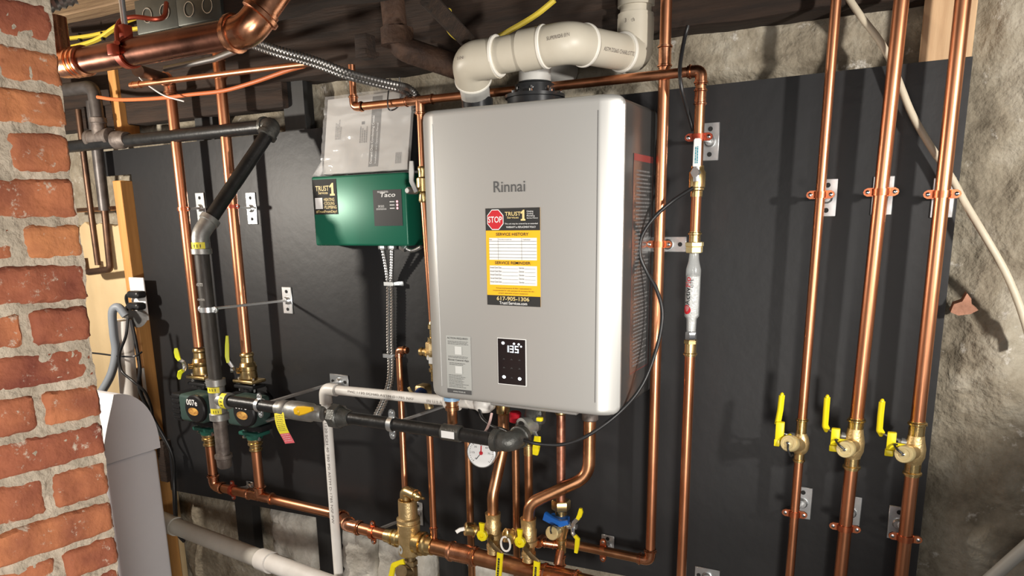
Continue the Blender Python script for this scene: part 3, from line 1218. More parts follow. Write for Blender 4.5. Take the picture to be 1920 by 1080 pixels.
# grey notice sticker at lower left of the cover
tl, br = at(836, 628, DF), at(886, 741, DF)
NW, NH = at(882, 630, DF).x - tl.x, tl.z - at(836, 735, DF).z
no = V((tl.x, YF, tl.z - NH))
bm = B()
slab(bm, no, X_, Z_, 0, 0, NW, NH, 0.0004)
nst = obj('notice_sticker', bm, PAPER_GREY, heater, smooth=False)
plab(nst, 'pale grey notice sticker with small print')
n1 = no + FRONT * 0.0007
bm = B()
quad(bm, n1, X_, Z_, 0, 0, NW, NH * 0.075)
text(bm, 'ACTION REQUIRED', n1, X_, Z_, NW * 0.06, NH * 0.935, NW * 0.90, NH * 0.972, bold=0.01)
text(bm, 'Rinnai Central App', n1, X_, Z_, NW * 0.08, NH * 0.560, NW * 0.92, NH * 0.600, bold=0.012)
print_lines(bm, n1, X_, Z_, NW * 0.08, NH * 0.845, NW * 0.92, NH * 0.915, 3, seed=3, ragged=0.1, fill=0.3)
print_lines(bm, n1, X_, Z_, NW * 0.08, NH * 0.615, NW * 0.92, NH * 0.655, 2, seed=4, ragged=0.2, fill=0.3)
print_lines(bm, n1, X_, Z_, NW * 0.12, NH * 0.49, NW * 0.9, NH * 0.54, 2, seed=5, ragged=0.3, fill=0.3)
print_lines(bm, n1, X_, Z_, NW * 0.08, NH * 0.10, NW * 0.92, NH * 0.33, 9, seed=6, ragged=0.45, fill=0.26)
obj('notice_lettering', bm, INK_GREY, nst, smooth=False)['kind'] = 'stuff'
bm = B()
n15 = no + FRONT * 0.0014
quad(bm, n15, X_, Z_, NW * 0.36, NH * 0.68, NW * 0.64, NH * 0.82)
quad(bm, n15, X_, Z_, NW * 0.36, NH * 0.35, NW * 0.64, NH * 0.48)
text(bm, 'www.rinnai.us', n15, X_, Z_, NW * 0.25, NH * 0.022, NW * 0.75, NH * 0.052)
obj('notice_white', bm, mat('pale_print', (0.60, 0.61, 0.59), 0, 0.6), nst, smooth=False)['kind'] = 'stuff'

# display
tl = at(934, 634, DF)
DW, DH = at(985.5, 637, DF).x - tl.x, tl.z - at(934.5, 718, DF).z
do = V((tl.x, YF, tl.z - DH))
bm = B()
slab(bm, do, X_, Z_, -0.0016, -0.0016, DW + 0.0016, DH + 0.0016, 0.0012)
fr_ = obj('display_frame', bm, WHITE, heater, smooth=False)
bm = B()
slab(bm, do + FRONT * 0.0012, X_, Z_, 0, 0, DW, DH, 0.0006)
disp = obj('display_panel', bm, BLACKG, heater, smooth=False)
d1 = do + FRONT * 0.0022
bm = B()


def seg7(bm, o, x, y, w, h, s, on):
    t = w * 0.24
    S = {'a': (0, h - t, w, h), 'd': (0, 0, w, t), 'g': (0, h / 2 - t / 2, w, h / 2 + t / 2), 'f': (0, h / 2, t, h), 'b': (w - t, h / 2, w, h), 'e': (0, 0, t, h / 2), 'c': (w - t, 0, w, h / 2)}
    for k in on:
        a = S[k]
        quad(bm, o, X_, Z_, x + a[0], y + a[1], x + a[2], y + a[3])


hh = DH * 0.15
yb = DH * 0.71
for args in ((0.36, 0.055, 'bcfe'), (0.45, 0.13, 'abgcd'), (0.63, 0.13, 'afgcd')):
    seg7(bm, d1, DW * args[0], yb, DW * args[1], hh, 0, args[2])
    o_ = obj('digit', bm, LED, disp, smooth=False)
    bm = B()
for (cx, cz, rr) in ((0.20, 0.905, 0.05), (0.60, 0.905, 0.035), (0.77, 0.90, 0.035), (0.855, 0.855, 0.03), (0.215, 0.155, 0.055), (0.79, 0.145, 0.055)):
    vs = [bm.verts.new(d1 + X_ * (DW * cx + DW * rr * 1.2 * math.cos(2 * PI * k / 10)) + Z_ * (DH * cz + DW * rr * math.sin(2 * PI * k / 10))) for k in range(10)]
    bm.faces.new(vs)
obj('display_icons', bm, LED, disp, smooth=False)['kind'] = 'stuff'
bm = B()
for cz in (0.555, 0.365, 0.15):
    for cx in (0.22, 0.5, 0.79):
        if cz < 0.2 and cx != 0.5:
            continue
        quad(bm, d1, X_, Z_, DW * (cx - 0.035), DH * (cz - 0.012), DW * (cx + 0.035), DH * (cz + 0.002))
        quad(bm, d1, X_, Z_, DW * (cx - 0.012), DH * (cz - 0.012), DW * (cx + 0.012), DH * (cz + 0.016))
obj('key_marks', bm, INK_GREY, disp, smooth=False)

# warning label on the right side of the case
xs_ = HX1 - 0.003 + 0.0006
lo = V((xs_, -0.185, 1.155))
LW, LH = 0.135, 0.475
bm = B()
slab(bm, lo, Y_, Z_, 0, 0, LW, LH, 0.0004)
wl_ = obj('warning_label', bm, CASE, heater, smooth=False)
bm = B()
l1 = lo + X_ * 0.0007
for (a, b, c, d) in ((0, 0, LW, 0.0012), (0, LH - 0.014, LW, LH), (0, 0, 0.0012, LH), (LW - 0.0012, 0, LW, LH)):
    quad(bm, l1, Y_, Z_, a, b, c, d)
obj('red_border', bm, mat('faded_red', (0.28, 0.05, 0.045), 0, 0.5), wl_, smooth=False)
bm = B()
print_lines(bm, l1, Y_, Z_, 0.018, 0.012, LW - 0.008, LH - 0.03, 52, seed=9, ragged=0.35, fill=0.42)
obj('warning_print', bm, mat('grey_print', (0.20, 0.20, 0.20), 0, 0.5), wl_, smooth=False)

# collars on the top of the heater
bm = B()
ci = at(895, 186, 0.15)
lathe(bm, (ci.x, ci.y, HZ1 - 0.008), Z_, [(0, 0.037), (0.044, 0.037), (0.046, 0.035)], 28)
obj('intake_collar', bm, BLK_FLANGE, heater)
bm = B()
ce = at(1003, 165, 0.115)
ex = V((ce.x, ce.y, HZ1 - 0.001))
lathe(bm, ex, Z_, [(0, 0.064), (0.030, 0.064), (0.031, 0.069), (0.038, 0.069), (0.040, 0.047), (0.060, 0.046), (0.062, 0.040), (0.066, 0.0385)], 32)
fl = obj('exhaust_flange', bm, BLK_FLANGE, heater)
bm = B()
for k in range(8):
    a = 2 * PI * k / 8 + 0.3
    q = ex + V((0.060 * math.cos(a), 0.060 * math.sin(a), 0.038))
    lathe(bm, q, Z_, [(0, 0.004), (0.006, 0.004), (0.008, 0.002)], 8)
    q = ex + V((0.046 * math.cos(a), 0.046 * math.sin(a), 0.050))
    lathe(bm, q, V((math.cos(a), math.sin(a), 0)), [(0, 0.004), (0.004, 0.003)], 8)
obj('flange_screw', bm, CHROME, fl)['kind'] = 'stuff'

# ------------------------------------------------------------------ pvc vent above the heater
vA = at(868, 112, 0.24)
vB = at(1078, 79, 0.24)
vC = at(1192, 108, 0.035)
vent = thing('vent_pipe', 'thick cream plastic vent pipe bending over the top of the heater', 'vent pipe', (vA.x, vA.y, HZ1))
RV = 0.0370
vBz = V((vB.x - 0.015, vB.y, (vA.z + vB.z) / 2 + 0.004))
vAz = V((vA.x + 0.018, vA.y, vBz.z - 0.012))
vCz = V((vC.x - 0.002, vC.y, vBz.z + 0.004))
bm = B()
tube(bm, [vAz + (vBz - vAz) * 0.2, vBz.lerp(vAz, 0.25)], RV, 36)
obj('horizontal_run', bm, PVC, vent)
bm = B()
tube(bm, [vBz.lerp(vCz, 0.28), vCz.lerp(vBz, 0.2)], RV, 36)
obj('rear_run', bm, PVC, vent)
# intake drop with elbow, leaning back to its collar
dI = V((ci.x, ci.y, HZ1 + 0.030))
dD = (dI - vAz).normalized()
bm = B()
tube(bm, [vAz + X_ * 0.070, vAz, vAz + dD * 0.052], RV * 1.12, 36, fil=0.045, n=12)
el1 = obj('elbow', bm, PVC, vent)
bm = B()
tube(bm, [vAz + dD * 0.04, dI + V((-0.002, -0.004, 0.012)), dI - Z_ * 0.016], [0.0345, 0.034, 0.032], 32)
obj('intake_reducer', bm, PVC_GREY, vent)


def rim(p, d, r, w=0.008, name='rim'):
    bm = B()
    d = V(d).normalized()
    lathe(bm, V(p) - d * w / 2, d, [(0, r * 0.98), (0, r * 1.0), (w * 0.2, r * 1.045), (w * 0.8, r * 1.045), (w, r * 1.0), (w, r * 0.96)], 36)
    return obj(name, bm, PVC_RIM, vent)


dX = (vBz - vAz).normalized()
rim(vAz + dX * 0.070, dX, RV * 1.11)
rim(vAz + dD * 0.050, dD, RV * 1.10, 0.007)
# middle coupling
mcp = vAz + dX * 0.152
bm = B()
lathe(bm, mcp - dX * 0.022, dX, [(0, RV), (0, RV * 1.12), (0.052, RV * 1.12), (0.052, RV)], 36)
obj('coupling', bm, PVC, vent)
rim(mcp + dX * 0.030, dX, RV * 1.12)
# right elbow towards the wall
dY = (vCz - vBz).normalized()
bm = B()
tube(bm, [mcp + dX * 0.03, vBz, vBz + dY * 0.052], RV * 1.10, 36, fil=0.06, n=12)
obj('elbow', bm, PVC, vent)
rim(vBz + dY * 0.050, dY, RV * 1.11)
# far elbow up
bm = B()
tube(bm, [vCz - dY * 0.045, vCz, vCz + Z_ * 0.075], RV * 1.08, 36, fil=0.05, n=12)
obj('elbow', bm, PVC, vent)
rim(vCz - dY * 0.043, dY, RV * 1.10)
bm = B()
tube(bm, [vCz + Z_ * 0.07, vCz + Z_ * 0.36], RV * 0.93, 32)
lathe(bm, vCz + Z_ * 0.045, Z_, [(0, RV), (0, RV * 1.06), (0.038, RV * 1.06), (0.038, RV)], 32)
lathe(bm, vCz + Z_ * 0.098, Z_, [(0, RV), (0, RV * 1.09), (0.045, RV * 1.09), (0.045, RV)], 32)
obj('riser', bm, PVC, vent)
# exhaust stub rising behind the run
bm = B()
tube(bm, [ex + Z_ * 0.062, V((ex.x, ex.y, 1.852)), V((ex.x, 0.05, 1.852))], 0.037, 32, fil=0.04, n=10)
es = obj('exhaust_pipe', bm, PVC_GREY, None)
tag(es, 'grey vent pipe rising from the black flange behind the cream vent', 'vent pipe')


def pipe_print(parent, s, p, d, r, ang, L, h, mt=PVC_INK, slant=0):
    """lettering wrapped round a tube; ang measured in the frame (side, out)"""
    d = V(d).normalized()
    side = d.cross(V((0, 1, 0))).normalized() if abs(d.y) < 0.8 else d.cross(V((1, 0, 0))).normalized()
    if side.z < 0:
        side = -side
    if abs(d.z) > 0.8:
        side = -X_
    out = FRONT - d * FRONT.dot(d)
    if abs(d.y) > 0.8:
        out = X_ - d * X_.dot(d)
        side = Z_ - d * Z_.dot(d)
    out.normalize()
    side = (side - d * side.dot(d)).normalized()
    bm = B()
    text(bm, s, V((0, 0, 0)), X_, Y_, -L / 2, -h / 2, L / 2, h / 2, lift=0)
    for v in bm.verts:
        a = ang + v.co.y / r
        v.co = V(p) + d * v.co.x + (side * math.sin(a) + out * math.cos(a)) * (r + 0.0005)
    return obj('pipe_print', bm, mt, parent, smooth=False, recalc=False)


pipe_print(vent, 'SUPERIOR 3IN', mcp + dX * 0.078, dX, RV * 1.10, 0.10, 0.050, 0.007)
pipe_print(vent, 'ASTM D2665 CHARLOTTE', vBz + dY * 0.12, dY, RV, -0.25, 0.10, 0.008)
pipe_print(vent, '3IN', vAz + Z_ * 0.0 - X_ * 0.0, dX, RV * 1.12, 0.0, 0.016, 0.006)
pipe_print(vent, '3 inch', vCz + Z_ * 0.064, X_, RV * 1.06, 0.0, 0.022, 0.008)

# ------------------------------------------------------------------ three copper risers at the right with their valves
RR = [
    dict(top=(1569, -12), bot=(1479, 1095), w=17.5, nm='first', ys=(784, 812, 850, 866), cap=(1478, 831), lab='narrow copper riser', body=(1497, 822)),
    dict(top=(1692, -12), bot=(1573, 1095), w=25, nm='second', ys=(783, 803, 858, 880), cap=(1584, 843), lab='thick copper riser', body=(1602, 824)),
    dict(top=(1807, -12), bot=(1688, 1095), w=26, nm='third', ys=(789, 816, 869, 892), cap=(1694, 852), lab='thick copper riser', body=(1709, 841)),
]
DR = 0.085
names_r = ['narrow copper riser, leftmost of the three at the right side of the board', 'middle copper riser of the three at the right side of the board', 'copper riser nearest the right edge of the black board, in front of the pine block']
vlabs = ['brass valve with yellow lever on the narrow copper riser', 'brass valve with yellow lever on the middle copper riser', 'brass valve with yellow lever on the riser nearest the board edge']
for k, q in enumerate(RR):
    # straight plumb line at the middle
    t_, b2 = at(*q['top'], DR), at(*q['bot'], DR)
    r = rad((q['top'][0] + q['bot'][0]) / 2, 540, DR, q['w'])
    q['r'] = r

    def onp(y, q=q):
        f = (y - q['top'][1]) / (q['bot'][1] - q['top'][1])
        x = q['top'][0] + (q['bot'][0] - q['top'][0]) * f
        return at(x, y, DR)
    q['f'] = onp
    t = thing('copper_riser', names_r[k], 'copper pipe', (b2.x, b2.y, b2.z - 0.1), 'copper risers on the right of the board')
    ys = q['ys']
    bm = B()
    tube(bm, [onp(ys[0] + 10), t_ + Z_ * 0.03], r, 24)
    obj('upper_pipe', bm, COPPER, t)
    bm = B()
    tube(bm, [b2 - Z_ * 0.15, onp(ys[3] - 8)], r, 24)
    obj('lower_pipe', bm, COPPER, t)
    # valve
    c = onp((ys[1] + ys[2]) / 2)
    vt = thing('ball_valve', vlabs[k], 'valve', c, 'drain ball valves on the right copper risers')
    bm = B()
    z1_, z2_, z3_, z4_ = [onp(y).z for y in ys]
    R2 = max(r * 1.5, 0.0185)
    ax = V((c.x, c.y, 0))

    def zc_(z):
        return V((c.x + (onp(ys[0]).x - onp(ys[3]).x) * 0, c.y, z))
    top = onp(ys[1])
    lathe(bm, V((c.x, c.y, z3_)), Z_, [(0, r * 1.12), (0.004, R2 * 0.78), ((z2_ - z3_) * 0.25, R2), ((z2_ - z3_) * 0.55, R2 * 1.02), ((z2_ - z3_) * 0.8, R2 * 0.86), (z2_ - z3_, r * 1.15)], 26)
    bd = obj('body', bm, BRASS_CAST, vt)
    bm = B()
    socket(bm, onp(ys[1]) - Z_ * 0.004, Z_, r, z1_ - z2_ + 0.004, 24)
    socket(bm, onp(ys[2]) + Z_ * 0.004, -Z_, r, z3_ - z4_ + 0.004, 24)
    obj('press_socket', bm, BRASS, vt)['kind'] = 'stuff'
    # drain port with capped end towards the room
    capc = at(*q['cap'], 0.155)
    st = c + V((0, 0, -0.004))
    d = (capc - st).normalized()
    L_ = (capc - st).length
    rc = 0.0165
    bm = B()
    lathe(bm, st, d, [(0, rc * 0.95), (L_ * 0.5, rc * 0.92), (L_ * 0.55, rc * 0.82), (L_ * 0.75, rc * 0.82)], 20)
    obj('drain_port', bm, BRASS_CAST, vt)
    bm = B()
    lathe(bm, st + d * (L_ * 0.70), d, [(0, rc), (0.003, rc * 1.06), (L_ * 0.3 - 0.002, rc * 1.06), (L_ * 0.3, rc * 0.97), (L_ * 0.3, rc * 0.70), (L_ * 0.3 - 0.001, rc * 0.66)], 24)
    cp = obj('port_cap', bm, BRASS_PALE, vt)
    bm = B()
    lathe(bm, capc - d * 0.001, d, [(0, 0.0035), (0.005, 0.0032), (0.006, 0.002)], 12)
    obj('cap_pin', bm, CHROME, cp)
    bm = B()
    u = V((0.25, 0, -1)) if k == 0 else V((-0.8, 0.1, 0.6))
    u = (u - d * u.dot(d)).normalized()
    tube(bm, catmull([capc + d * 0.002 + u * 0.003, capc + d * 0.004 + u * 0.014, capc + u * 0.026 - d * 0.006, capc + u * 0.024 - d * 0.02], 5), 0.0022, 8)
    obj('cap_strap', bm, RUBBER, cp)
    # main lever on the left side
    bm = B()
    if k == 0:
        pts = [at(1462, 800, 0.125), at(1458, 795, 0.13), at(1463, 768, 0.13), at(1466, 741, 0.128)]
    elif k == 1:
        pts = [at(1566, 812, 0.085), at(1551, 806, 0.098), at(1547, 798, 0.105), at(1549, 770, 0.108), at(1551, 745, 0.11)]
    else:
        pts = [at(1668, 819, 0.085), at(1654, 814, 0.098), at(1649, 806, 0.105), at(1651, 780, 0.108), at(1654, 753, 0.11)]
    nn = V((1, -0.55, 0))
    strap(bm, pts[1:], 0.0135, 0.0075, nn, fil=0.004)
    ball(bm, pts[-1], 0.0064, 10, (0.7, 1, 1))
    lv = obj('lever', bm, YELLOW, vt)
    if k:
        bm = B()
        strap(bm, [c + V((-0.012, 0, 0.012)), pts[0], pts[1] + (pts[2] - pts[1]) * 0.2], 0.011, 0.0028, Z_ * 1.0 + X_ * 0.2)
        lathe(bm, c + V((0, 0, 0.012)), -X_, [(0, 0.009), (R2 * 1.25, 0.009), (R2 * 1.3, 0.007), (R2 * 1.55, 0.006)], 14)
        obj('stem', bm, STEEL, vt)
        bxc = at(*((1566, 822) if k == 1 else (1671, 830)), 0.128)
        bm = B()
        a1, a2 = bxc + Z_ * 0.019, bxc - Z_ * 0.019
        box(bm, bxc + Z_ * 0.004, (0.0165, 0.012, 0.036), bev=0.002)
        box(bm, bxc + V((-0.002, 0.004, -0.022)), (0.016, 0.014, 0.013), bev=0.002)
        tube(bm, [bxc + V((0.006, 0.0, -0.004)), bxc + V((0.024, 0.012, -0.008))], 0.005, 10)
        obj('drain_handle', bm, YELLOW, vt)
    else:
        bm = B()
        bxc = at(1462, 811, 0.135)
        box(bm, bxc + Z_ * 0.004, (0.017, 0.012, 0.040), bev=0.002)
        box(bm, bxc + V((-0.004, 0.0, -0.022)), (0.012, 0.012, 0.016), bev=0.002)
        tube(bm, [bxc + V((0.004, 0.0, -0.016)), bxc + V((0.022, 0.012, -0.008))], 0.006, 10)
        obj('drain_handle', bm, YELLOW, vt)
        bm = B()
        lathe(bm, c + V((0, 0, 0.014)), -X_, [(0, 0.008), (R2 * 1.1, 0.008), (R2 * 1.6, 0.004)], 14)
        strap(bm, [c + V((-0.03, -0.004, 0.018)), c + V((-0.04, -0.02, 0.024)), bxc + Z_ * 0.02], 0.010, 0.003, Z_)
        obj('stem', bm, STEEL, vt)
# clamps of the risers
cl_top = [((1551, 371), 365), ((1655, 367), 360), ((1768, 371), 364)]
cl_bot = [((1505, 942), 963), ((1596, 960), 989), ((1684, 980), 1008)]
pos_ = ['narrow right hand riser', 'middle right hand riser', 'riser nearest the board edge']
for k in range(3):
    for (wp, yy_), hl in ((cl_top[k], 'upper'), (cl_bot[k], 'lower')):
        pp = RR[k]['f'](yy_)
        pipe_clamp('%s two ear copper clamp and grey plate holding the %s' % (hl, pos_[k]), wp, pp, Z_, X_, RR[k]['r'], w=0.040, h=0.078)

# ------------------------------------------------------------------ copper pipe beside the heater, coming round at the bottom
P0, P1 = at(1245, -12, 0.078), at(1223, 1052, 0.078)
P0.x = P1.x = (P0.x + P1.x) / 2
rP = rad(1235, 500, 0.078, 20)
t = thing('copper_pipe', 'tall copper pipe running down close beside the right side of the heater', 'copper pipe', (P1.x, P1.y, P1.z))
bm = B()
tube(bm, [P0 + Z_ * 0.05, P1 + Z_ * rP * 1.9], rP, 24)
obj('riser', bm, COPPER, t)
bm = B()
coupling(bm, V((P0.x, P0.y, at(1244, 106, 0.078).z)), Z_, rP, 0.047)
obj('coupling', bm, COPPER_SHINE, t)
Pl = at(1055, 1020, 0.085)
Pl.z = P1.z + 0.004
bm = B()
elbow(bm, P1 + Z_ * 0.1, P1, Pl, rP)
obj('elbow', bm, COPPER_SHINE, t)
bm = B()
tube(bm, [P1 - X_ * rP * 1.9, Pl], rP, 24)
obj('bottom_run', bm, COPPER_OLD, t)
pipe_clamp('copper clamp on a grey plate lying level across the pipe beside the heater', (1254, 458), V((P0.x, P0.y, at(1240, 458, 0.078).z)), Z_, X_, rP, w=0.085, h=0.036, vertical=False)
pl_ = at(1129, 1040, 0.085)
pipe_clamp('orange copper clamp upright on the level pipe at the bottom right of the heater', (1140, 1022), V((pl_.x, P1.y, P1.z + 0.002)), X_, Z_, rP, w=0.036, h=0.060, wl=1.2)

# ------------------------------------------------------------------ line with the clear filter
DA = 0.10
ax_ = at(1295, 640, DA).x


def af(y):
    f = (y - 150) / (1080 - 150)
    p = at(1316 + (1283 - 1316) * f, y, DA)
    return V((ax_, p.y, p.z))


rA = rad(1293, 750, DA, 19)
zt = at(1310, 133, DA).z
corner = V((ax_, -DA, zt))
t = thing('copper_pipe', 'copper pipe dropping from an elbow above the clear filter at the right', 'copper pipe', af(1090))
bm = B()
tube(bm, [corner - Z_ * rA * 1.8, af(330)], rA * 0.93, 24)
obj('top_pipe', bm, COPPER_OLD, t)
bm = B()
tube(bm, [af(360), af(450)], rA * 0.93, 24)
obj('middle_pipe', bm, COPPER, t)
bm = B()
tube(bm, [af(640), af(1095) - Z_ * 0.12], rA, 24)
obj('lower_pipe', bm, COPPER, t)
bm = B()
elbow(bm, corner - X_, corner, corner - Z_, rA * 0.95)
obj('elbow', bm, COPPER_SHINE, t)
bm = B()
coupling(bm, af(182), Z_, rA * 0.93, 0.034, bead=1.3)
obj('coupling', bm, COPPER_SHINE, t)
pipe_clamp('red copper clamp with round boss on grey plate behind the white lever', (1332, 266), af(257), Z_, X_, rA, w=0.040, h=0.082, mt=RED_OXIDE)
# ball valve, white handle
vt = thing('ball_valve', 'brass ball valve with a long white lever above the clear filter', 'valve', af(340))
bm = B()
vb = af(340)
lathe(bm, vb - Z_ * 0.032, Z_, [(0, rA * 1.1), (0.012, rA * 1.1), (0.014, rA * 1.35), (0.018, rA * 1.35), (0.020, rA * 1.5), (0.050, rA * 1.55), (0.056, rA * 1.2), (0.064, rA * 1.15)], 22)
obj('body', bm, BRASS, vt)
bm = B()
s0 = vb + V((0.005, -0.016, 0.017))
lathe(bm, s0, FRONT + V((-0.2, 0, 0)), [(0, 0.007), (0.010, 0.007), (0.010, 0.010), (0.015, 0.010)], 6)
strap(bm, [at(1305, 340, 0.127), at(1305, 326, 0.127), at(1306, 308, 0.126)], 0.012, 0.003, FRONT)
obj('stem', bm, STEEL, vt)
bm = B()
ha, hb = at(1306, 312, 0.125), at(1308, 262, 0.125)
strap(bm, [ha, ha.lerp(hb, 0.5), hb, hb + (hb - ha) * 0.05], [0.0165, 0.0165, 0.016, 0.010], 0.006, FRONT)
lv = obj('lever', bm, WHITE, vt)
bm = B()
hd = (hb - ha).normalized()
print_lines(bm, ha + V((0, -0.0035, 0)), hd, -X_, 0.006, -0.004, (hb - ha).length * 0.9, 0.004, 2, seed=22, fill=0.6, ragged=0.2)
obj('lever_print', bm, mat('teal_print', (0.02, 0.25, 0.33), 0, 0.5), lv, smooth=False)
# clear filter
ft = thing('water_filter', 'clear cylinder water filter with silver granules between brass fittings', 'water filter', af(648))
bm = B()
socket(bm, af(462), Z_, rA * 0.95, af(434).z - af(462).z)
obj('top_socket', bm, BRASS, ft)
bm = B()
nut(bm, af(458), Z_, rA * 1.75, 0.010)
nut(bm, af(468), Z_, rA * 1.6, 0.014)
obj('union_nut', bm, BRASS_PALE, ft)['kind'] = 'stuff'
zb_, zt_ = af(628).z, af(474).z
HL = zt_ - zb_
rF = rad(1295, 540, DA, 27.5)
cb = V((ax_, -DA, zb_))
bm = B()
pr = [(0.0, rF * 0.62), (HL * 0.10, rF * 0.66), (HL * 0.20, rF * 0.70), (HL * 0.235, rF), (HL * 0.80, rF), (HL * 0.90, rF * 0.72), (HL, rF * 0.62)]
lathe(bm, cb, Z_, pr, 32)
obj('clear_housing', bm, GLASS, ft)
bm = B()
lathe(bm, cb, Z_, [(HL * 0.05, rF * 0.45), (HL * 0.21, rF * 0.52), (HL * 0.25, rF * 0.86), (HL * 0.72, rF * 0.86), (HL * 0.74, rF * 0.2)], 24)
g = obj('granules', bm, CRYSTAL, ft)
g['kind'] = 'stuff'
bm = B()
nut(bm, af(630), Z_, rF * 0.78, 0.020)
obj('hex_collar', bm, CHROME, ft)
bm = B()
socket(bm, af(640), -Z_, rA, af(640).z - af(668).z)
nut(bm, af(641), Z_, rA * 1.3, 0.010)
obj('bottom_socket', bm, BRASS, ft)


def wrap_text(parent, s, c, r, ang0, up0, L, h, mt, bold=0.0):
    """lettering reading upward round a plumb cylinder"""
    bm = B()
    text(bm, s, V((0, 0, 0)), X_, Y_, 0, -h / 2, L, h / 2, lift=0, bold=bold)
    for v in bm.verts:
        a = ang0 - v.co.y / r
        v.co = V((c.x + math.sin(a) * (r + 0.0006), c.y - math.cos(a) * (r + 0.0006), up0 + v.co.x))
    return obj('lettering', bm, mt, parent, smooth=False, recalc=False)


zl = cb.z + HL * 0.34
wrap_text(ft, 'Activ', ax_ * X_ + V((0, -DA, 0)), rF, -0.45, zl + HL * 0.03, HL * 0.22, 0.0125, INK, 0.012)
wrap_text(ft, 'Flo', ax_ * X_ + V((0, -DA, 0)), rF, -0.45, zl + HL * 0.255, HL * 0.12, 0.0125, RED, 0.012)
wrap_text(ft, 'LITE', ax_ * X_ + V((0, -DA, 0)), rF, 0.10, zl + HL * 0.25, HL * 0.10, 0.006, INK)
bm = B()
vs = []
for k in range(12):
    a = 2 * PI * k / 12
    xx, yy_ = 0.010 * math.cos(a), 0.010 * math.sin(a)
    if yy_ > 0.002:
        xx *= 0.9
        yy_ = yy_ * 1.1
    aa = -0.50 + xx / rF
    vs.append(bm.verts.new((ax_ + math.sin(aa) * (rF + 0.0007), -DA - math.cos(aa) * (rF + 0.0007), zl - 0.004 + yy_)))
bm.faces.new(vs)
obj('drop_mark', bm, RED, ft, smooth=False)

# top copper line, from left elbow over the tee to the right elbow
z_top = corner.z
Ltop = V((at(676, 206, DA).x, -DA, z_top))
tz = V((at(787, 193, DA).x, -DA, z_top))
t = thing('copper_pipe', 'level copper pipe crossing above the booklet and behind the heater vents', 'copper pipe', Ltop)
rT = rad(730, 200, DA, 14.5)
bm = B()
tube(bm, [Ltop + X_ * 0.012, corner - X_ * 0.022], rT, 22)
obj('level_pipe', bm, COPPER, t)
Lup = V((at(659, 150, DA).x, -DA, at(659, 150, DA).z + 0.12))
Lc = V((at(664, 206, DA).x, -DA, z_top))
bm = B()
tube(bm, [V((Lc.x, -DA, z_top + rT * 2.1)), V((Lc.x, -DA, z_top + 0.105))], rT * 0.9, 22)
obj('left_riser', bm, COPPER, t)
bm = B()
elbow(bm, Lc + Z_, Lc, Lc + X_, rT, leg=3.0)
obj('elbow', bm, COPPER_SHINE, t)
bm = B()
coupling(bm, tz, X_, rT, 0.085, bead=1.3)
socket(bm, tz, -Z_, rT, 0.035)
obj('tee', bm, COPPER_SHINE, t)
bm = B()
zd = at(787, 335, DA).z
tube(bm, [tz, V((tz.x, -DA, zd))], rT * 0.85, 20)
obj('drop_pipe', bm, COPPER, t)
bm = B()
strap(bm, catmull([V((at(732, 165, 0.1).x, -0.10, z_top + 0.06)), V((at(732, 165, 0.1).x, -0.115, z_top)), V((at(736, 205, 0.1).x, -0.108, z_top - 0.018)), V((at(746, 205, 0.1).x, -0.09, z_top)), V((at(750, 165, 0.1).x, -0.10, z_top + 0.06))], 5), 0.004, 0.0014, FRONT)
tag(obj('cable_tie', bm, RUBBER), 'thin black cable tie looped round the copper pipe over the booklet', 'cable tie')

# drop beside the heater's left side with its steel lever valve
vt = thing('ball_valve', 'brass valve with a grey steel lever between green box and heater', 'valve', V((tz.x, -DA, zd)))
bm = B()
lathe(bm, V((tz.x, -DA, zd + 0.03)), -Z_, [(0, rT * 1.1), (0.006, rT * 1.3), (0.012, rT * 1.1), (0.026, rT * 1.1), (0.030, rT * 1.7), (0.062, rT * 1.7), (0.066, rT * 1.1), (0.085, rT * 1.3), (0.09, rT * 1.1)], 18)
obj('body', bm, BRASS, vt)
bm = B()
a0, a1, a2 = at(781, 360, 0.14), at(772, 340, 0.145), at(772, 302, 0.145)
strap(bm, [a0, a1, a1.lerp(a2, 0.5), a2], [0.012, 0.014, 0.016, 0.012], 0.006, FRONT)
lathe(bm, at(780, 358, 0.105), FRONT, [(0, 0.009), (0.035, 0.009), (0.04, 0.006)], 12)
obj('lever', bm, ALU, vt)
t = thing('copper_pipe', 'thin copper pipe dropping along the left side of the heater', 'copper pipe', V((tz.x, -DA, at(797, 605, DA).z)))
zd2 = at(797, 612, DA).z
bm = B()
tube(bm, [V((tz.x, -DA, zd - 0.05)), V((tz.x + 0.012, -DA, zd2))], rT * 0.85, 20)
obj('pipe', bm, COPPER, t)
# fill valve stack
xs2 = tz.x + 0.012
zq = lambda y: at(798, y, DA).z
ftk = thing('fill_valve', 'stack of brass filling valve parts tucked beside the heater', 'valve', V((xs2, -DA, zq(735))))
bm = B()
lathe(bm, V((xs2, -DA, zq(600))), -Z_, [(0, 0.008), (0.010, 0.010), (0.012, 0.0125), (0.022, 0.0125), (0.024, 0.009), (0.045, 0.009), (0.046, 0.015), (0.058, 0.015), (0.062, 0.011), (0.075, 0.011)], 16)
obj('upper_union', bm, BRASS, ftk)
bm = B()
nut(bm, V((xs2, -DA, zq(652))), Z_, 0.021, 0.035)
obj('hex_body', bm, BRASS_CAST, ftk)
bm = B()
zz_ = zq(664)
lathe(bm, V((xs2, -DA, zz_)), -Z_, [(0, 0.014), (0.028, 0.014), (0.030, 0.011), (0.036, 0.011), (0.038, 0.014), (0.046, 0.014), (0.048, 0.010), (0.072, 0.010)], 16)
obj('lower_union', bm, BRASS, ftk)
bm = B()
lathe(bm, V((xs2 - 0.012, -DA - 0.0, zz_ - 0.003)), FRONT * 0.7 - X_ * 0.7, [(0, 0.012), (0.008, 0.0125)], 6)
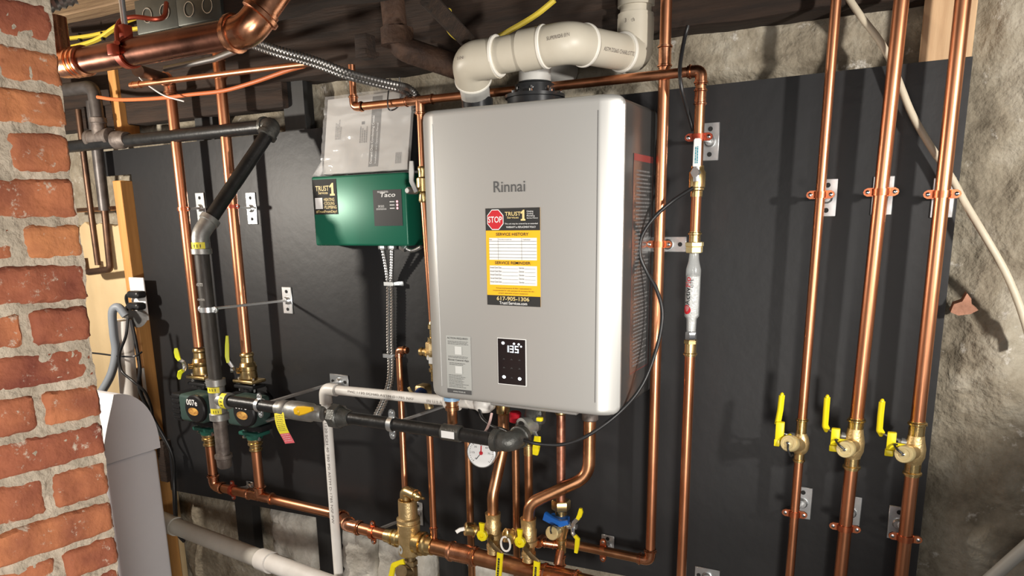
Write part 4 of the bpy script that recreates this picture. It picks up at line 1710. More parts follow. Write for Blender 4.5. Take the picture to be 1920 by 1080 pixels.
quad(bm, V((xs2 - 0.006, -DA - 0.0155, zz_ - 0.022)), X_, Z_, 0, 0, 0.018, 0.018)
obj('white_tag', bm, WHITE, ftk)
# side tapping to the small copper tube
el = V((at(748, 668, DA).x, -DA, zq(660)))
bm = B()
lathe(bm, V((xs2, -DA, zq(660))), el - V((xs2, -DA, zq(660))), [(0, 0.010), (0.018, 0.010), (0.020, 0.013), (0.026, 0.013), (0.028, 0.009), (0.034, 0.009), (0.036, 0.012), (0.042, 0.012), (0.044, 0.009)], 14)
obj('side_tapping', bm, BRASS, ftk)
# relief valve
rv = thing('relief_valve', 'brass relief valve with blue knob and little brass lever', 'valve', V((xs2, -DA, zq(750))))
bm = B()
cvr = at(793, 735, DA)
box(bm, cvr + V((0.002, 0, 0)), (0.036, 0.040, 0.046), bev=0.009)
tube(bm, [cvr + V((0.014, 0, -0.02)), cvr + V((0.020, 0, -0.045))], 0.012, 12)
obj('body', bm, BRASS_CAST, rv)
bm = B()
kd = at(783, 741, 0.16) - cvr
lathe(bm, cvr, kd, [(0, 0.016), (kd.length * 0.5, 0.016), (kd.length * 0.55, 0.013), (kd.length, 0.013), (kd.length + 0.006, 0.009)], 16)
obj('knob', bm, BLUE_DK, rv)
bm = B()
strap(bm, [at(781, 745, 0.165), at(770, 734, 0.168), at(766, 726, 0.168)], 0.008, 0.004, FRONT)
obj('lever', bm, BRASS_PALE, rv)

# small tube A: elbow at left of fill valve, dropping
t = thing('copper_tube', 'thin copper tube bending down left of the heater to the air separator', 'copper pipe', at(765, 915, DA))
bm = B()
rS = rad(755, 850, DA, 12)
bot = V((at(764, 930, 0.12).x, -0.13, at(764, 930, 0.12).z))
tube(bm, [el + X_ * 0.03, el, el - Z_ * 0.10, bot], rS, 16, fil=0.018)
obj('tube', bm, COPPER, t)
bm = B()
elbow(bm, el + X_, el, el - Z_, rS, leg=2.4)
obj('elbow', bm, COPPER_SHINE, t)

# ------------------------------------------------------------------ green relay box, booklet
bx0, bx1 = at(588, 400, 0.075).x, at(757, 400, 0.075).x
bz0, bz1 = at(670, 461, 0.075).z, at(670, 327, 0.075).z
bz1 -= 0.000
gb = thing('relay_box', 'green pump relay box with black labels on the board', 'control box', ((bx0 + bx1) / 2, -0.03, bz0))
bm = B()
box(bm, ((bx0 + bx1) / 2 + 0.004, -0.0375, (bz0 + bz1) / 2), (bx1 - bx0 + 0.012, 0.073, bz1 - bz0), bev=0.006, seg=3)
obj('cover', bm, GREEN, gb)
go = V((bx0, -0.0745, bz0))
GW, GH = bx1 - bx0, bz1 - bz0
bm = B()
slab(bm, go, X_, Z_, GW * 0.01, GH * 0.455, GW * 0.285, GH * 0.955, 0.0005)
lb = obj('black_label', bm, mat('label_black', (0.030, 0.029, 0.028), 0, 0.6, spec=0.2), gb, smooth=False)
plab(lb, 'black sticker with gold lettering')
g1 = go + FRONT * 0.0008
bm = B()
text(bm, 'TRUST', g1, X_, Z_, GW * 0.045, GH * 0.79, GW * 0.20, GH * 0.865, bold=0.014)
text(bm, 'Services', g1, X_, Z_, GW * 0.075, GH * 0.745, GW * 0.185, GH * 0.785, bold=0.01)
numeral_one(bm, g1, X_, Z_, GW * 0.205, GH * 0.72, GW * 0.265, GH * 0.90)
text(bm, '·HEATING', g1, X_, Z_, GW * 0.13, GH * 0.645, GW * 0.255, GH * 0.69, bold=0.01)
text(bm, '·COOLING', g1, X_, Z_, GW * 0.13, GH * 0.59, GW * 0.255, GH * 0.635, bold=0.01)
text(bm, '·PLUMBING', g1, X_, Z_, GW * 0.13, GH * 0.535, GW * 0.275, GH * 0.58, bold=0.01)
text(bm, '#TrustFromDay1', g1, X_, Z_, GW * 0.035, GH * 0.468, GW * 0.275, GH * 0.515, bold=0.01)
obj('gold_lettering', bm, GOLD, lb, smooth=False)['kind'] = 'stuff'
bm = B()
quad(bm, g1, X_, Z_, GW * 0.03, GH * 0.535, GW * 0.115, GH * 0.695)
obj('white_patch', bm, PAPER, lb, smooth=False)
bm = B()
slab(bm, go, X_, Z_, GW * 0.685, GH * 0.28, GW * 0.985, GH * 0.775, 0.0006)
pn = obj('black_panel', bm, BLACKP, gb, smooth=False)
bm = B()
text(bm, 'Taco', g1, X_, Z_, GW * 0.76, GH * 0.675, GW * 0.925, GH * 0.735, slant=0.25, bold=0.016)
print_lines(bm, g1, X_, Z_, GW * 0.735, GH * 0.735, GW * 0.86, GH * 0.76, 2, seed=2, fill=0.5, ragged=0.1)
text(bm, 'SR503', g1, X_, Z_, GW * 0.735, GH * 0.535, GW * 0.80, GH * 0.565)
print_lines(bm, g1, X_, Z_, GW * 0.715, GH * 0.50, GW * 0.83, GH * 0.525, 2, seed=5, fill=0.4, ragged=0.1)
for k in range(3):
    print_lines(bm, g1, X_, Z_, GW * 0.86, GH * (0.60 - 0.045 * k), GW * 0.91, GH * (0.62 - 0.045 * k), 1, seed=7 + k, fill=0.7, ragged=0.0)
obj('panel_lettering', bm, PAPER, pn, smooth=False)
bm = B()
for k in range(3):
    lathe(bm, g1 + X_ * GW * 0.938 + Z_ * GH * (0.61 - 0.045 * k), FRONT, [(0, 0.0035), (0.001, 0.003)], 10)
obj('indicator_light', bm, LEDR, pn)['kind'] = 'stuff'

# booklet in a clear bag leaning on the wall, standing on the box
q0, q1, q2, q3 = at(606, 327, 0.055), at(765, 317, 0.055), at(772, 168, 0.012), at(608, 187, 0.012)
bk_t = thing('instruction_booklet', 'grey instruction booklet in a clear plastic bag standing on the green box', 'booklet', (q0 + q1) / 2)
rx = (q1 - q0).normalized()
ux = (q3 - q0)
ux = (ux - rx * ux.dot(rx)).normalized()
BW, BH = (q1 - q0).length * 0.99, (q3 - q0).length * 0.99
nn = rx.cross(ux).normalized()
bm = B()
prism(bm, [q0 + rx * a + ux * b for a, b in ((0, 0), (BW, 0), (BW, BH), (0, BH))], -nn * 0.012)
pg = obj('pages', bm, BOOK, bk_t, smooth=False)
bm = B()
c1_ = q0 + nn * 0.0005
quad(bm, c1_, rx, ux, BW * 0.55, BH * 0.06, BW * 0.665, BH * 0.97)
obj('dark_band', bm, BOOK_DK, pg, smooth=False)
bm = B()
c2_ = q0 + nn * 0.0010
text(bm, 'Demand Duo Condensing Combi', c2_, ux, -rx, BH * 0.10, -BW * 0.60, BH * 0.72, -BW * 0.565, bold=0.01)
text(bm, 'Installation and Operation Manual', c2_, ux, -rx, BH * 0.10, -BW * 0.648, BH * 0.62, -BW * 0.620)
obj('title_lettering', bm, PAPER, pg, smooth=False)
bm = B()
text(bm, 'Rinnai', c2_, ux, -rx, BH * 0.84, -BW * 0.90, BH * 1.0, -BW * 0.845, bold=0.01)
print_lines(bm, c2_, ux, -rx, BH * 0.45, -BW * 0.20, BH * 0.72, -BW * 0.12, 4, seed=12, fill=0.3)
print_lines(bm, c2_, ux, -rx, BH * 0.38, -BW * 0.52, BH * 0.62, -BW * 0.42, 4, seed=13, fill=0.3)
print_lines(bm, c2_, ux, -rx, BH * 0.08, -BW * 0.93, BH * 0.22, -BW * 0.86, 6, seed=14, fill=0.5, ragged=0.0)
quad(bm, c2_, rx, ux, BW * 0.44, BH * 0.62, BW * 0.475, BH * 0.66)
obj('small_print', bm, INK_GREY, pg, smooth=False)
# crinkled bag
bm = B()
gx, gy = 46, 40
G = []
for j in range(gy + 1):
    row = []
    for i in range(gx + 1):
        a, b = i / gx, j / gy
        q = V((a * BW, b * BH, 0))
        h = 0.0062 + 0.0045 * noise.noise(V((a * 5 + 2, b * 14, 1))) + 0.0060 * abs(noise.noise(V((a * 9, b * 7 - a * 3, 6)))) * (1.3 - b)
        flare = 0.010 * max(0, 0.12 - b) / 0.12
        row.append(bm.verts.new(q0 + rx * (-0.006 + (BW + 0.012) * a + 0.006 * flare) + ux * (-0.004 + (BH + 0.010) * b) + nn * (h + flare * noise.noise(V((a * 12, 1, 0))))))
    G.append(row)
for j in range(gy):
    for i in range(gx):
        bm.faces.new((G[j][i], G[j][i + 1], G[j + 1][i + 1], G[j + 1][i]))
# loose folded corner at the lower left
for k in range(4):
    o_ = q0 + rx * (-0.004) + nn * 0.003
    vs = [bm.verts.new(o_ + rx * a + ux * b + nn * c_) for a, b, c_ in ((0, 0.03 + 0.004 * k, 0), (-0.016 - 0.002 * k, 0.012 - 0.006 * k, 0.004 * k), (-0.004, -0.008, 0.003 * k), (0.006, 0.008, 0.002))]
    bm.faces.new(vs)
bgo = obj('plastic_bag', bm, CLEARBAG, bk_t, recalc=False, angle=180)

# ------------------------------------------------------------------ gas piping
rg_m, rg_b = 0.0192, 0.0165
D3 = 0.31
gx_ = at(392, 600, D3).x
g_top = V((gx_, -D3, at(378, 440, D3).z))
g_tee = V((gx_, -D3, at(404, 748, D3).z))
g_bot = V((gx_, -D3, at(415, 858, D3).z))
d_hi = at(512, 236, 0.085)
h_l = at(128, 262, 0.085)
h_l.z = d_hi.z - 0.004
gas = thing('gas_pipe', 'black iron gas pipe zigzagging down the left and along under the heater', 'gas pipe', (g_bot.x, g_bot.y, g_bot.z))
bm = B()
tube(bm, [h_l, d_hi - X_ * 0.03], rg_m, 24)
obj('upper_run', bm, IRON, gas)
bm = B()
elbow(bm, d_hi - X_, d_hi + V((0, 0, 0)), g_top, rg_m, leg=1.9, fil=1.5, k=1.28, bead=False)
for p, d in ((d_hi - X_ * rg_m * 1.9, -X_), (d_hi + (g_top - d_hi).normalized() * rg_m * 1.9, (g_top - d_hi))):
    lathe(bm, V(p) - V(d).normalized() * 0.010, d, [(0, rg_m * 1.2), (0.001, rg_m * 1.45), (0.011, rg_m * 1.45), (0.012, rg_m * 1.1)], 22)
e_ = obj('upper_elbow', bm, IRON_GREY, gas)
dd0 = (d_hi - g_top).normalized()
bm = B()
tube(bm, [d_hi.lerp(g_top, 0.08), g_top + dd0 * 0.05], rg_m, 24)
obj('slanting_pipe', bm, IRON, gas)
bm = B()
dd = (d_hi - g_top).normalized()
pa = g_top + dd * 0.055
pb = g_top - Z_ * 0.050
tube(bm, [pa, g_top, pb], rg_m * 1.22, 24, fil=0.05, n=10)
for p, d in ((pa, dd), (pb, -Z_)):
    lathe(bm, V(p) - d * 0.014, d, [(0, rg_m * 1.18), (0.002, rg_m * 1.42), (0.016, rg_m * 1.42), (0.018, rg_m * 1.05)], 24)
obj('lower_elbow', bm, STEEL_DULL, gas)
bm = B()
tube(bm, [g_top - Z_ * 0.04, g_tee], rg_m, 24)
vpipe = obj('plumb_pipe', bm, IRON_RAW, gas)
bm = B()
lathe(bm, g_tee, Z_, [(-0.062, rg_m * 1.05), (-0.060, rg_m * 1.42), (-0.042, rg_m * 1.42), (-0.038, rg_m * 1.2), (0.038, rg_m * 1.2), (0.042, rg_m * 1.42), (0.060, rg_m * 1.42), (0.062, rg_m * 1.05)], 24)
br_end = V((at(433, 748, D3).x, -D3, g_tee.z))
lathe(bm, g_tee, X_, [(0, rg_m * 1.1), (0.030, rg_m * 1.05), (0.034, rg_m * 1.25), (0.050, rg_m * 1.25), (0.052, rg_b)], 24)
obj('tee', bm, STEEL_DULL, gas)
bm = B()
tube(bm, [g_tee - Z_ * 0.05, g_bot], rg_m, 24)
obj('drip_leg', bm, IRON_CAP, gas)
bm = B()
lathe(bm, g_bot + Z_ * 0.012, -Z_, [(0, rg_m * 1.3), (0.010, rg_m * 1.3), (0.012, rg_m * 1.12), (0.036, rg_m * 1.06), (0.042, rg_m * 0.8)], 20)
obj('drip_cap', bm, IRON_CAP, gas)
g_elb = V((at(957, 822, D3).x, -D3, g_tee.z - 0.003))
bm = B()
tube(bm, [g_tee + X_ * 0.04, V((at(520, 762, D3).x, -D3, g_tee.z))], rg_b, 22)
tube(bm, [V((at(636, 778, D3).x, -D3, g_tee.z)), V((at(838, 803, D3).x, -D3, g_tee.z)), g_elb - X_ * 0.036], rg_b, 22)
obj('branch_pipe', bm, IRON, gas)
bm = B()
ux_ = V((at(632, 778, D3).x, -D3, g_tee.z))
lathe(bm, ux_ - X_ * 0.03, X_, [(0, rg_b * 1.1), (0.012, rg_b * 1.25), (0.016, rg_b * 1.2)], 20)
nut(bm, ux_ + X_ * 0.0, X_, rg_b * 2.0, 0.030, 8)
lathe(bm, ux_ + X_ * 0.016, X_, [(0, rg_b * 1.7), (0.008, rg_b * 1.5), (0.018, rg_b * 1.35), (0.026, rg_b * 1.2), (0.028, rg_b)], 20)
obj('union', bm, IRON_GREY, gas)
bm = B()
jx = V((at(848, 805, D3).x, -D3, g_tee.z))
lathe(bm, jx - X_ * 0.026, X_, [(0, rg_b), (0.001, rg_b * 1.22), (0.050, rg_b * 1.22), (0.052, rg_b)], 20)
cpl = obj('joint', bm, IRON_GREY, gas)
bm = B()
slab(bm, jx + FRONT * (rg_b * 1.22 + 0.0005) + X_ * (-0.018) + Z_ * -0.008, X_, Z_, 0, 0, 0.036, 0.017, 0.0008)
stt = obj('white_sticker', bm, PAPER, cpl, smooth=False)
bm = B()
tgt = V((g_elb.x + 0.012, -0.16, g_elb.z + 0.010))
pe1, pe2 = g_elb - X_ * 0.040, g_elb + (tgt - g_elb).normalized() * 0.045
tube(bm, [pe1, g_elb, pe2], rg_b * 1.42, 24, fil=0.035, n=10)
for p, d in ((pe1, -X_), (pe2, (tgt - g_elb).normalized())):
    lathe(bm, V(p) - d * 0.012, d, [(0, rg_b * 1.4), (0.002, rg_b * 1.62), (0.016, rg_b * 1.62), (0.018, rg_b)], 24)
obj('end_elbow', bm, IRON_GREY, gas)


def band_sticker(parent, p, axis, r, L, a0, a1, mt=YEL_STICK, name='yellow_label', txt=True):
    axis = V(axis).normalized()
    u = FRONT - axis * FRONT.dot(axis)
    u.normalize()
    v = axis.cross(u)
    bm = B()
    n = 10
    A = []
    for k in range(n + 1):
        a = a0 + (a1 - a0) * k / n
        dv = u * math.cos(a) + v * math.sin(a)
        A.append([bm.verts.new(V(p) + axis * (L * s) + dv * (r + 0.0008)) for s in (-0.5, 0.5)])
    for k in range(n):
        bm.faces.new((A[k][0], A[k + 1][0], A[k + 1][1], A[k][1]))
    o = obj(name, bm, mt, parent, recalc=False)
    if txt:
        bm = B()
        for k in range(3):
            a = a0 + (a1 - a0) * (0.3 + 0.2 * k)
            dv = u * math.cos(a) + v * math.sin(a)
            w_ = (a1 - a0) * 0.05
            dv2 = u * math.cos(a + w_) + v * math.sin(a + w_)
            f = [bm.verts.new(V(p) + axis * (L * s) + q * (r + 0.0014)) for s, q in ((-0.22, dv), (-0.22, dv2), (0.22, dv2), (0.22, dv))]
            bm.faces.new(f)
        obj('label_print', bm, INK, o, smooth=False)
    return o


band_sticker(gas, g_top - Z_ * 0.030, Z_, rg_m * 1.24, 0.020, -0.5, 1.3)
band_sticker(gas, g_tee + Z_ * 0.032, Z_, rg_m * 1.22, 0.018, -0.5, 1.2)
band_sticker(gas, g_tee - Z_ * 0.032, Z_, rg_m * 1.22, 0.018, -0.2, 1.2)
band_sticker(gas, g_tee + X_ * 0.042, X_, rg_m * 1.27, 0.020, -1.2, 0.9)
pipe_print(gas, 'A53 STD', V((gx_, -D3, at(390, 533, D3).z)), X_, rg_m, 0.0, 0.026, 0.008, PVC_GREY)
pipe_print(gas, 'SCH40 TESTED', V((gx_, -D3, at(392, 561, D3).z)), X_, rg_m, 0.0, 0.028, 0.005, PVC_GREY)

# gas valve in the branch
vx0, vx1 = at(520, 763, D3).x, at(606, 774, D3).x
gv = thing('gas_valve', 'grey gas shutoff valve with folded yellow lever in the black branch pipe', 'valve', V(((vx0 + vx1) / 2, -D3, g_tee.z)))
bm = B()
VL = vx1 - vx0
o_ = V((vx0, -D3, g_tee.z))
lathe(bm, o_, X_, [(0, rg_b), (0.001, rg_b * 1.15), (VL * 0.10, rg_b * 1.15), (VL * 0.12, rg_b * 1.45), (VL * 0.22, rg_b * 1.5), (VL * 0.25, rg_b * 1.3), (VL * 0.30, rg_b * 1.55), (VL * 0.45, rg_b * 1.6), (VL * 0.75, rg_b * 1.55), (VL * 0.80, rg_b * 1.3), (VL * 0.96, rg_b * 1.3), (VL, rg_b)], 24)
obj('body', bm, STEEL_DULL, gv)
bm = B()
h0 = at(556, 771, D3 + 0.032)
h1_ = at(586, 767, D3 + 0.034)
hd_ = (h1_ - h0).normalized()
strap(bm, [h0 - hd_ * 0.006, h0 + hd_ * 0.008, h0.lerp(h1_, 0.5), h1_], [0.016, 0.026, 0.022, 0.010], 0.008, FRONT)
lathe(bm, h0 + hd_ * 0.004 + Y_ * 0.02, FRONT, [(0, 0.010), (0.024, 0.010), (0.027, 0.007)], 14)
obj('lever', bm, mat('amber_vinyl', (0.80, 0.48, 0.01), 0, 0.4), gv)
# hanging tag
tg0 = at(523, 774, D3 + 0.022)
bm = B()
tg = thing('hang_tag', 'yellow and red paper tag hanging from the gas pipe', 'tag', at(540, 830, D3 + 0.01))
down = (at(541, 832, D3 + 0.015) - tg0)
TL = down.length
dn = down.normalized()
sd = V((-dn.z, 0, dn.x)).normalized()
if sd.x < 0:
    sd = -sd
TW = 0.036


def tagpoint(a, b):
    bow = 0.006 * math.sin(b * PI * 1.3)
    return tg0 + dn * (TL * b) + sd * (TW * (a - 0.5)) + FRONT * bow


for (b0, b1, mm, nm) in ((0, 0.655, YEL_STICK, 'yellow_part'), (0.655, 1.0, PINK, 'red_part')):
    bm = B()
    n = 8
    A = [[bm.verts.new(tagpoint(a, b0 + (b1 - b0) * k / n) + Y_ * e) for a in (0, 1)] for e in (0,) for k in range(n + 1)]
    Bk = [[bm.verts.new(tagpoint(a, b0 + (b1 - b0) * k / n) + Y_ * 0.0006) for a in (0, 1)] for k in range(n + 1)]
    for k in range(n):
        bm.faces.new((A[k][0], A[k][1], A[k + 1][1], A[k + 1][0]))
        bm.faces.new((Bk[k][0], Bk[k + 1][0], Bk[k + 1][1], Bk[k][1]))
        bm.faces.new((A[k][0], A[k + 1][0], Bk[k + 1][0], Bk[k][0]))
        bm.faces.new((A[k][1], Bk[k][1], Bk[k + 1][1], A[k + 1][1]))
    po = obj(nm, bm, mm, tg)
    bm = B()
    rgt = random.Random(5)
    rows = 9 if b0 == 0 else 4
    for k in range(rows):
        bb = b0 + (b1 - b0) * (0.12 + 0.8 * k / rows)
        a = 0.12
        while a < 0.82:
            e2 = min(0.88, a + rgt.uniform(0.1, 0.3))
            f = [bm.verts.new(tagpoint(x, y) + FRONT * 0.0007) for x, y in ((a, bb), (e2, bb), (e2, bb + 0.012), (a, bb + 0.012))]
            bm.faces.new(f)
            a = e2 + 0.05
    obj('tag_print', bm, INK_GREY if b0 == 0 else PAPER, po, smooth=False)

pipe_clamp('steel split ring clamp on a long threaded rod bracing the plumb gas pipe', (540, 563), V((gx_, -D3, at(389, 580, D3).z)), Z_, X_, rg_m, mt=STEEL, w=0.040, h=0.085, band=0.014)
pipe_clamp('steel split ring clamp on a long rod bracing the gas branch by the tag', (637, 715), V((at(487, 757, D3).x, -D3, g_tee.z)), X_, Z_, rg_b, mt=STEEL, w=0.074, h=0.045, vertical=False, band=0.012, rodr=0.0052)
pb2 = V((at(735, 790, D3).x, -D3, g_tee.z))
tgp = pb2 + V((0, 0.306, 0.0))
pipe_clamp('steel split ring clamp on a rod under the lower left corner of the heater', (862, 752), pb2, X_, Z_, rg_b, mt=STEEL, w=0.06, h=0.04, vertical=False, band=0.014, wl=1.25)

# ------------------------------------------------------------------ two circulators at the left with their flange valves
D1 = 0.078
pumps = []
for k, (xt, yt, xb, yb_) in enumerate(((318, 150, 372, 650), (408, 92, 462, 662))):
    X0 = (at(xt, yt, D1).x + at(xb, yb_, D1).x) / 2
    ztop = at(xt, yt, D1).z
    zv = at(xb, yb_, D1).z
    xpx = (372, 463)[k]
    r = rad(345, 450, D1, 18.5)
    t = thing('copper_riser', ('copper riser at the far left above the left pump' if k == 0 else 'copper riser passing behind the slanting black gas pipe above the right pump'), 'copper pipe', (X0, -D1, zv), 'copper risers above the pumps')
    bm = B()
    tube(bm, [V((X0, -D1, zv)), V((X0, -D1, ztop + (0.0 if k == 0 else 0.10)))], r, 24)
    obj('pipe', bm, COPPER, t)
    if k == 0:
        bm = B()
        c = V((X0, -D1, ztop))
        e = at(258, 132, D1 + 0.24)
        elbow(bm, c - Z_, c, e, r, leg=2.8, fil=2.0)
        obj('elbow', bm, COPPER_SHINE, t)
        bm = B()
        tube(bm, [c.lerp(e, 0.2), e], r, 20)
        obj('top_branch', bm, OLD_COPPER, t)
    else:
        bm = B()
        coupling(bm, V((X0, -D1, at(411, 128, D1).z)), Z_, r, 0.060, bead=1.3)
        obj('coupling', bm, COPPER_SHINE, t)
    # flange valve
    ys = ((652, 708) if k == 0 else (660, 716))
    za, zb2 = at(xpx, ys[0], D1).z, at(xpx, ys[1], D1).z
    Lv = za - zb2
    vt = thing('flange_valve', ('brass flange valve above the left pump, with two yellow wing handle tips' if k == 0 else 'brass flange valve above the right pump, with one tall yellow lever'), 'valve', (X0, -D1, zb2))
    bm = B()
    lathe(bm, V((X0, -D1, za)), -Z_, [(0, r * 0.98), (0.001, r * 1.15), (Lv * 0.06, r * 1.35), (Lv * 0.12, r * 1.35), (Lv * 0.16, r * 1.15), (Lv * 0.32, r * 1.25), (Lv * 0.36, r * 1.5), (Lv * 0.44, r * 1.6), (Lv * 0.46, r * 1.72), (Lv * 0.58, r * 1.72), (Lv * 0.60, r * 1.62), (Lv * 0.82, r * 1.75), (Lv * 0.86, r * 1.7)], 24)
    obj('body', bm, BRASS, vt)
    bm = B()
    box(bm, (X0, -D1, zb2 + Lv * 0.06), (0.090, 0.060, 0.011), bev=0.004)
    obj('flange', bm, BRASS, vt)
    bm = B()
    for sg in (-1, 1):
        lathe(bm, V((X0 + sg * 0.033, -D1 - 0.012, zb2 - 0.028)), Z_, [(0, 0.0035), (0.012, 0.0035), (0.012, 0.0065), (0.020, 0.0065), (0.020, 0.0035), (0.045, 0.0035)], 8)
    obj('flange_bolt', bm, STEEL, vt)['kind'] = 'stuff'
    st = V((X0 - r * 1.6, -D1 - 0.008, zb2 + Lv * 0.42))
    if k == 0:
        hub = at(347, 686, D1 + 0.03)
    else:
        hub = at(437, 694, D1 + 0.03)
    bm = B()
    lathe(bm, st + X_ * 0.02, hub - st, [(0, 0.010), ((hub - st).length * 0.9, 0.009), ((hub - st).length * 1.1, 0.010), ((hub - st).length * 1.1, 0.006)], 12)
    obj('stem', bm, BRASS, vt)
    bm = B()
    if k == 0:
        strap(bm, [hub, at(343, 678, D1 + 0.045), at(336, 674, D1 + 0.05)], 0.012, 0.003, FRONT + X_)
        strap(bm, [hub, at(345, 694, D1 + 0.045), at(340, 697, D1 + 0.05)], 0.012, 0.003, FRONT + X_)
        lathe(bm, hub, FRONT - X_ * 0.8, [(0, 0.008), (0.008, 0.008)], 6)
    else:
        strap(bm, [hub, at(436, 688, D1 + 0.045), at(428, 677, D1 + 0.05), at(427, 672, D1 + 0.05)], 0.011, 0.003, FRONT + X_)
        lathe(bm, hub, FRONT - X_ * 0.8, [(0, 0.008), (0.008, 0.008)], 6)
    obj('lever_arm', bm, STEEL, vt)
    bm = B()
    if k == 0:
        strap(bm, [at(337, 676, D1 + 0.05), at(333, 669, D1 + 0.05), at(331, 660, D1 + 0.05), at(330, 653, D1 + 0.05)], [0.012, 0.017, 0.016, 0.010], 0.008, FRONT + X_)
        strap(bm, [at(343, 695, D1 + 0.05), at(338, 698, D1 + 0.05), at(336, 706, D1 + 0.05), at(337, 711, D1 + 0.05)], [0.012, 0.016, 0.014, 0.008], 0.008, FRONT + X_)
    else:
        strap(bm, [at(428, 680, D1 + 0.05), at(426, 668, D1 + 0.05), at(426, 648, D1 + 0.05), at(426, 630, D1 + 0.05)], [0.010, 0.013, 0.012, 0.008], 0.008, FRONT + X_)
    obj('lever_grip', bm, mat('lime_vinyl', (0.62, 0.68, 0.02), 0, 0.4), vt)
    # circulator body
    yp = (757, 764)[k]
    cz_ = at(xpx, yp, D1).z
    pc = V((X0, -D1, cz_))
    pt = thing('circulator_pump', ('green circulator pump half hidden behind the plumb gas pipe' if k == 0 else 'green circulator pump behind the gas branch, by the yellow tag'), 'pump', pc - Z_ * 0.08, 'green circulator pumps')
    ax3 = (X_, Y_, Z_)
    bm = B()
    # volute against the wall with flanges up and down
    lathe(bm, pc + V((0, 0.060, 0)), FRONT, [(0, 0.040), (0.02, 0.052), (0.075, 0.055), (0.082, 0.050)], 26)
    tube(bm, [pc + Z_ * 0.075, pc - Z_ * 0.075], 0.021, 18)
    box(bm, pc + Z_ * 0.076, (0.086, 0.056, 0.012), bev=0.004)
    obj('volute', bm, BLACKP, pt)
    bm = B()
    box(bm, pc - Z_ * 0.082, (0.088, 0.056, 0.013), bev=0.004)
    lathe(bm, pc - Z_ * 0.086, -Z_, [(0, 0.030), (0.010, 0.027), (0.022, 0.022), (0.024, 0.018)], 18)
    obj('lower_flange', bm, GREEN_CAST, pt)
    bm = B()
    mc = pc + V((0.044, -0.052, 0.012))
    box(bm, mc, (0.112, 0.085, 0.092), bev=0.012, seg=3)
    obj('motor_housing', bm, GREEN_DK, pt)
    bm = B()
    box(bm, mc + V((-0.078, 0.006, -0.004)), (0.046, 0.082, 0.095), bev=0.008, seg=2)
    for q in range(5):
        box(bm, mc + V((-0.078, -0.036, -0.036 + q * 0.017)), (0.038, 0.004, 0.006))
    box(bm, mc + V((0.01, 0.012, -0.056)), (0.098, 0.05, 0.02), bev=0.005)
    obj('terminal_box', bm, BLACKP, pt)
    bm = B()
    lathe(bm, mc + V((0.034, -0.040, 0.006)), FRONT, [(0, 0.046), (0.010, 0.046), (0.014, 0.042), (0.0145, 0.030)], 30)
    pf = obj('face_disc', bm, BLACKP, pt)
    f0 = mc + V((0.034, -0.0552, 0.006))
    bm = B()
    text(bm, '007e', f0, X_, Z_, -0.032, 0.012, 0.018, 0.032, lift=0.0003, bold=0.014)
    obj('face_lettering', bm, PAPER, pf, smooth=False)
    bm = B()
    vs = [bm.verts.new(f0 + FRONT * 0.0003 + X_ * (-0.004 + 0.024 * math.cos(2 * PI * j / 20)) + Z_ * (-0.008 + 0.013 * math.sin(2 * PI * j / 20))) for j in range(20)]
    bm.faces.new(vs)
    obj('face_badge', bm, AMBERLED, pf, smooth=False)
    bm = B()
    for sg in (-1, 1):
        lathe(bm, V((X0 + sg * 0.034, -D1 - 0.012, pc.z - 0.102)), Z_, [(0, 0.0065), (0.008, 0.0065), (0.008, 0.0035), (0.040, 0.0035), (0.04, 0.006), (0.046, 0.006)], 8)
    obj('flange_bolt', bm, CHROME, pt)['kind'] = 'stuff'
    pumps.append((X0, pc, r))

# bottom loop from both pumps into the header
zE = at(392, 915, D1).z
hz = at(500, 933, D1).z
(XA, pA, r1), (XB, pB, _) = pumps
c_el = V((XA, -D1, hz))
jog1 = V((at(640, 964, D1).x, -D1, hz - 0.004))
hdr = thing('copper_header', 'copper header pipe from the pumps running low across the board', 'copper pipe', c_el)
bm = B()
zu = pA.z - 0.105
tube(bm, [V((XA, -D1, zu - 0.03)), V((XA, -D1, hz + r1 * 2.4))], r1, 22)
obj('left_leg', bm, COPPER, hdr)
bm = B()
zuB = pB.z - 0.105
tube(bm, [V((XB, -D1, zuB - 0.03)), V((XB, -D1, hz))], r1, 22)
obj('right_leg', bm, COPPER, hdr)
bm = B()
for xx, zz2 in ((XA, zu), (XB, zuB)):
    lathe(bm, V((xx, -D1, zz2 + 0.004)), -Z_, [(0, r1 * 1.45), (0.006, r1 * 1.5), (0.014, r1 * 1.3), (0.016, r1 * 1.5), (0.022, r1 * 1.5), (0.026, r1 * 1.15), (0.034, r1 * 1.15), (0.036, r1 * 1.35), (0.042, r1 * 1.35), (0.046, r1)], 20)
obj('pump_union', bm, BRASS, hdr)['kind'] = 'stuff'
bm = B()
elbow(bm, c_el + Z_, c_el, c_el + X_, r1, leg=2.8, fil=2.2)
obj('elbow', bm, COPPER_SHINE, hdr)
bm = B()
tube(bm, [c_el + X_ * r1 * 2.4, jog1 - X_ * r1 * 1.6], r1, 22)
obj('left_run', bm, COPPER, hdr)
bm = B()
tc_ = V((XB, -D1, hz))
coupling(bm, tc_, X_, r1, 0.115, bead=1.3)
socket(bm, tc_, Z_, r1, 0.038)
obj('tee', bm, COPPER_SHINE, hdr)
DH_ = 0.20
jog2 = at(656, 990, DH_)
hdr_z = at(760, 1012, DH_).z
jog2.z = hdr_z + 0.004
bm = B()
elbow(bm, jog1 - X_, jog1, jog2, r1 * 1.02, leg=2.4, fil=1.6)
obj('offset_bend', bm, COPPER_SHINE, hdr)
bm = B()
elbow(bm, jog1, jog2, jog2 + X_, r1 * 1.05, leg=2.4, fil=1.6)
obj('offset_bend', bm, COPPER_SHINE, hdr)
sep = V((at(767, 1000, DH_).x, -DH_, hdr_z))
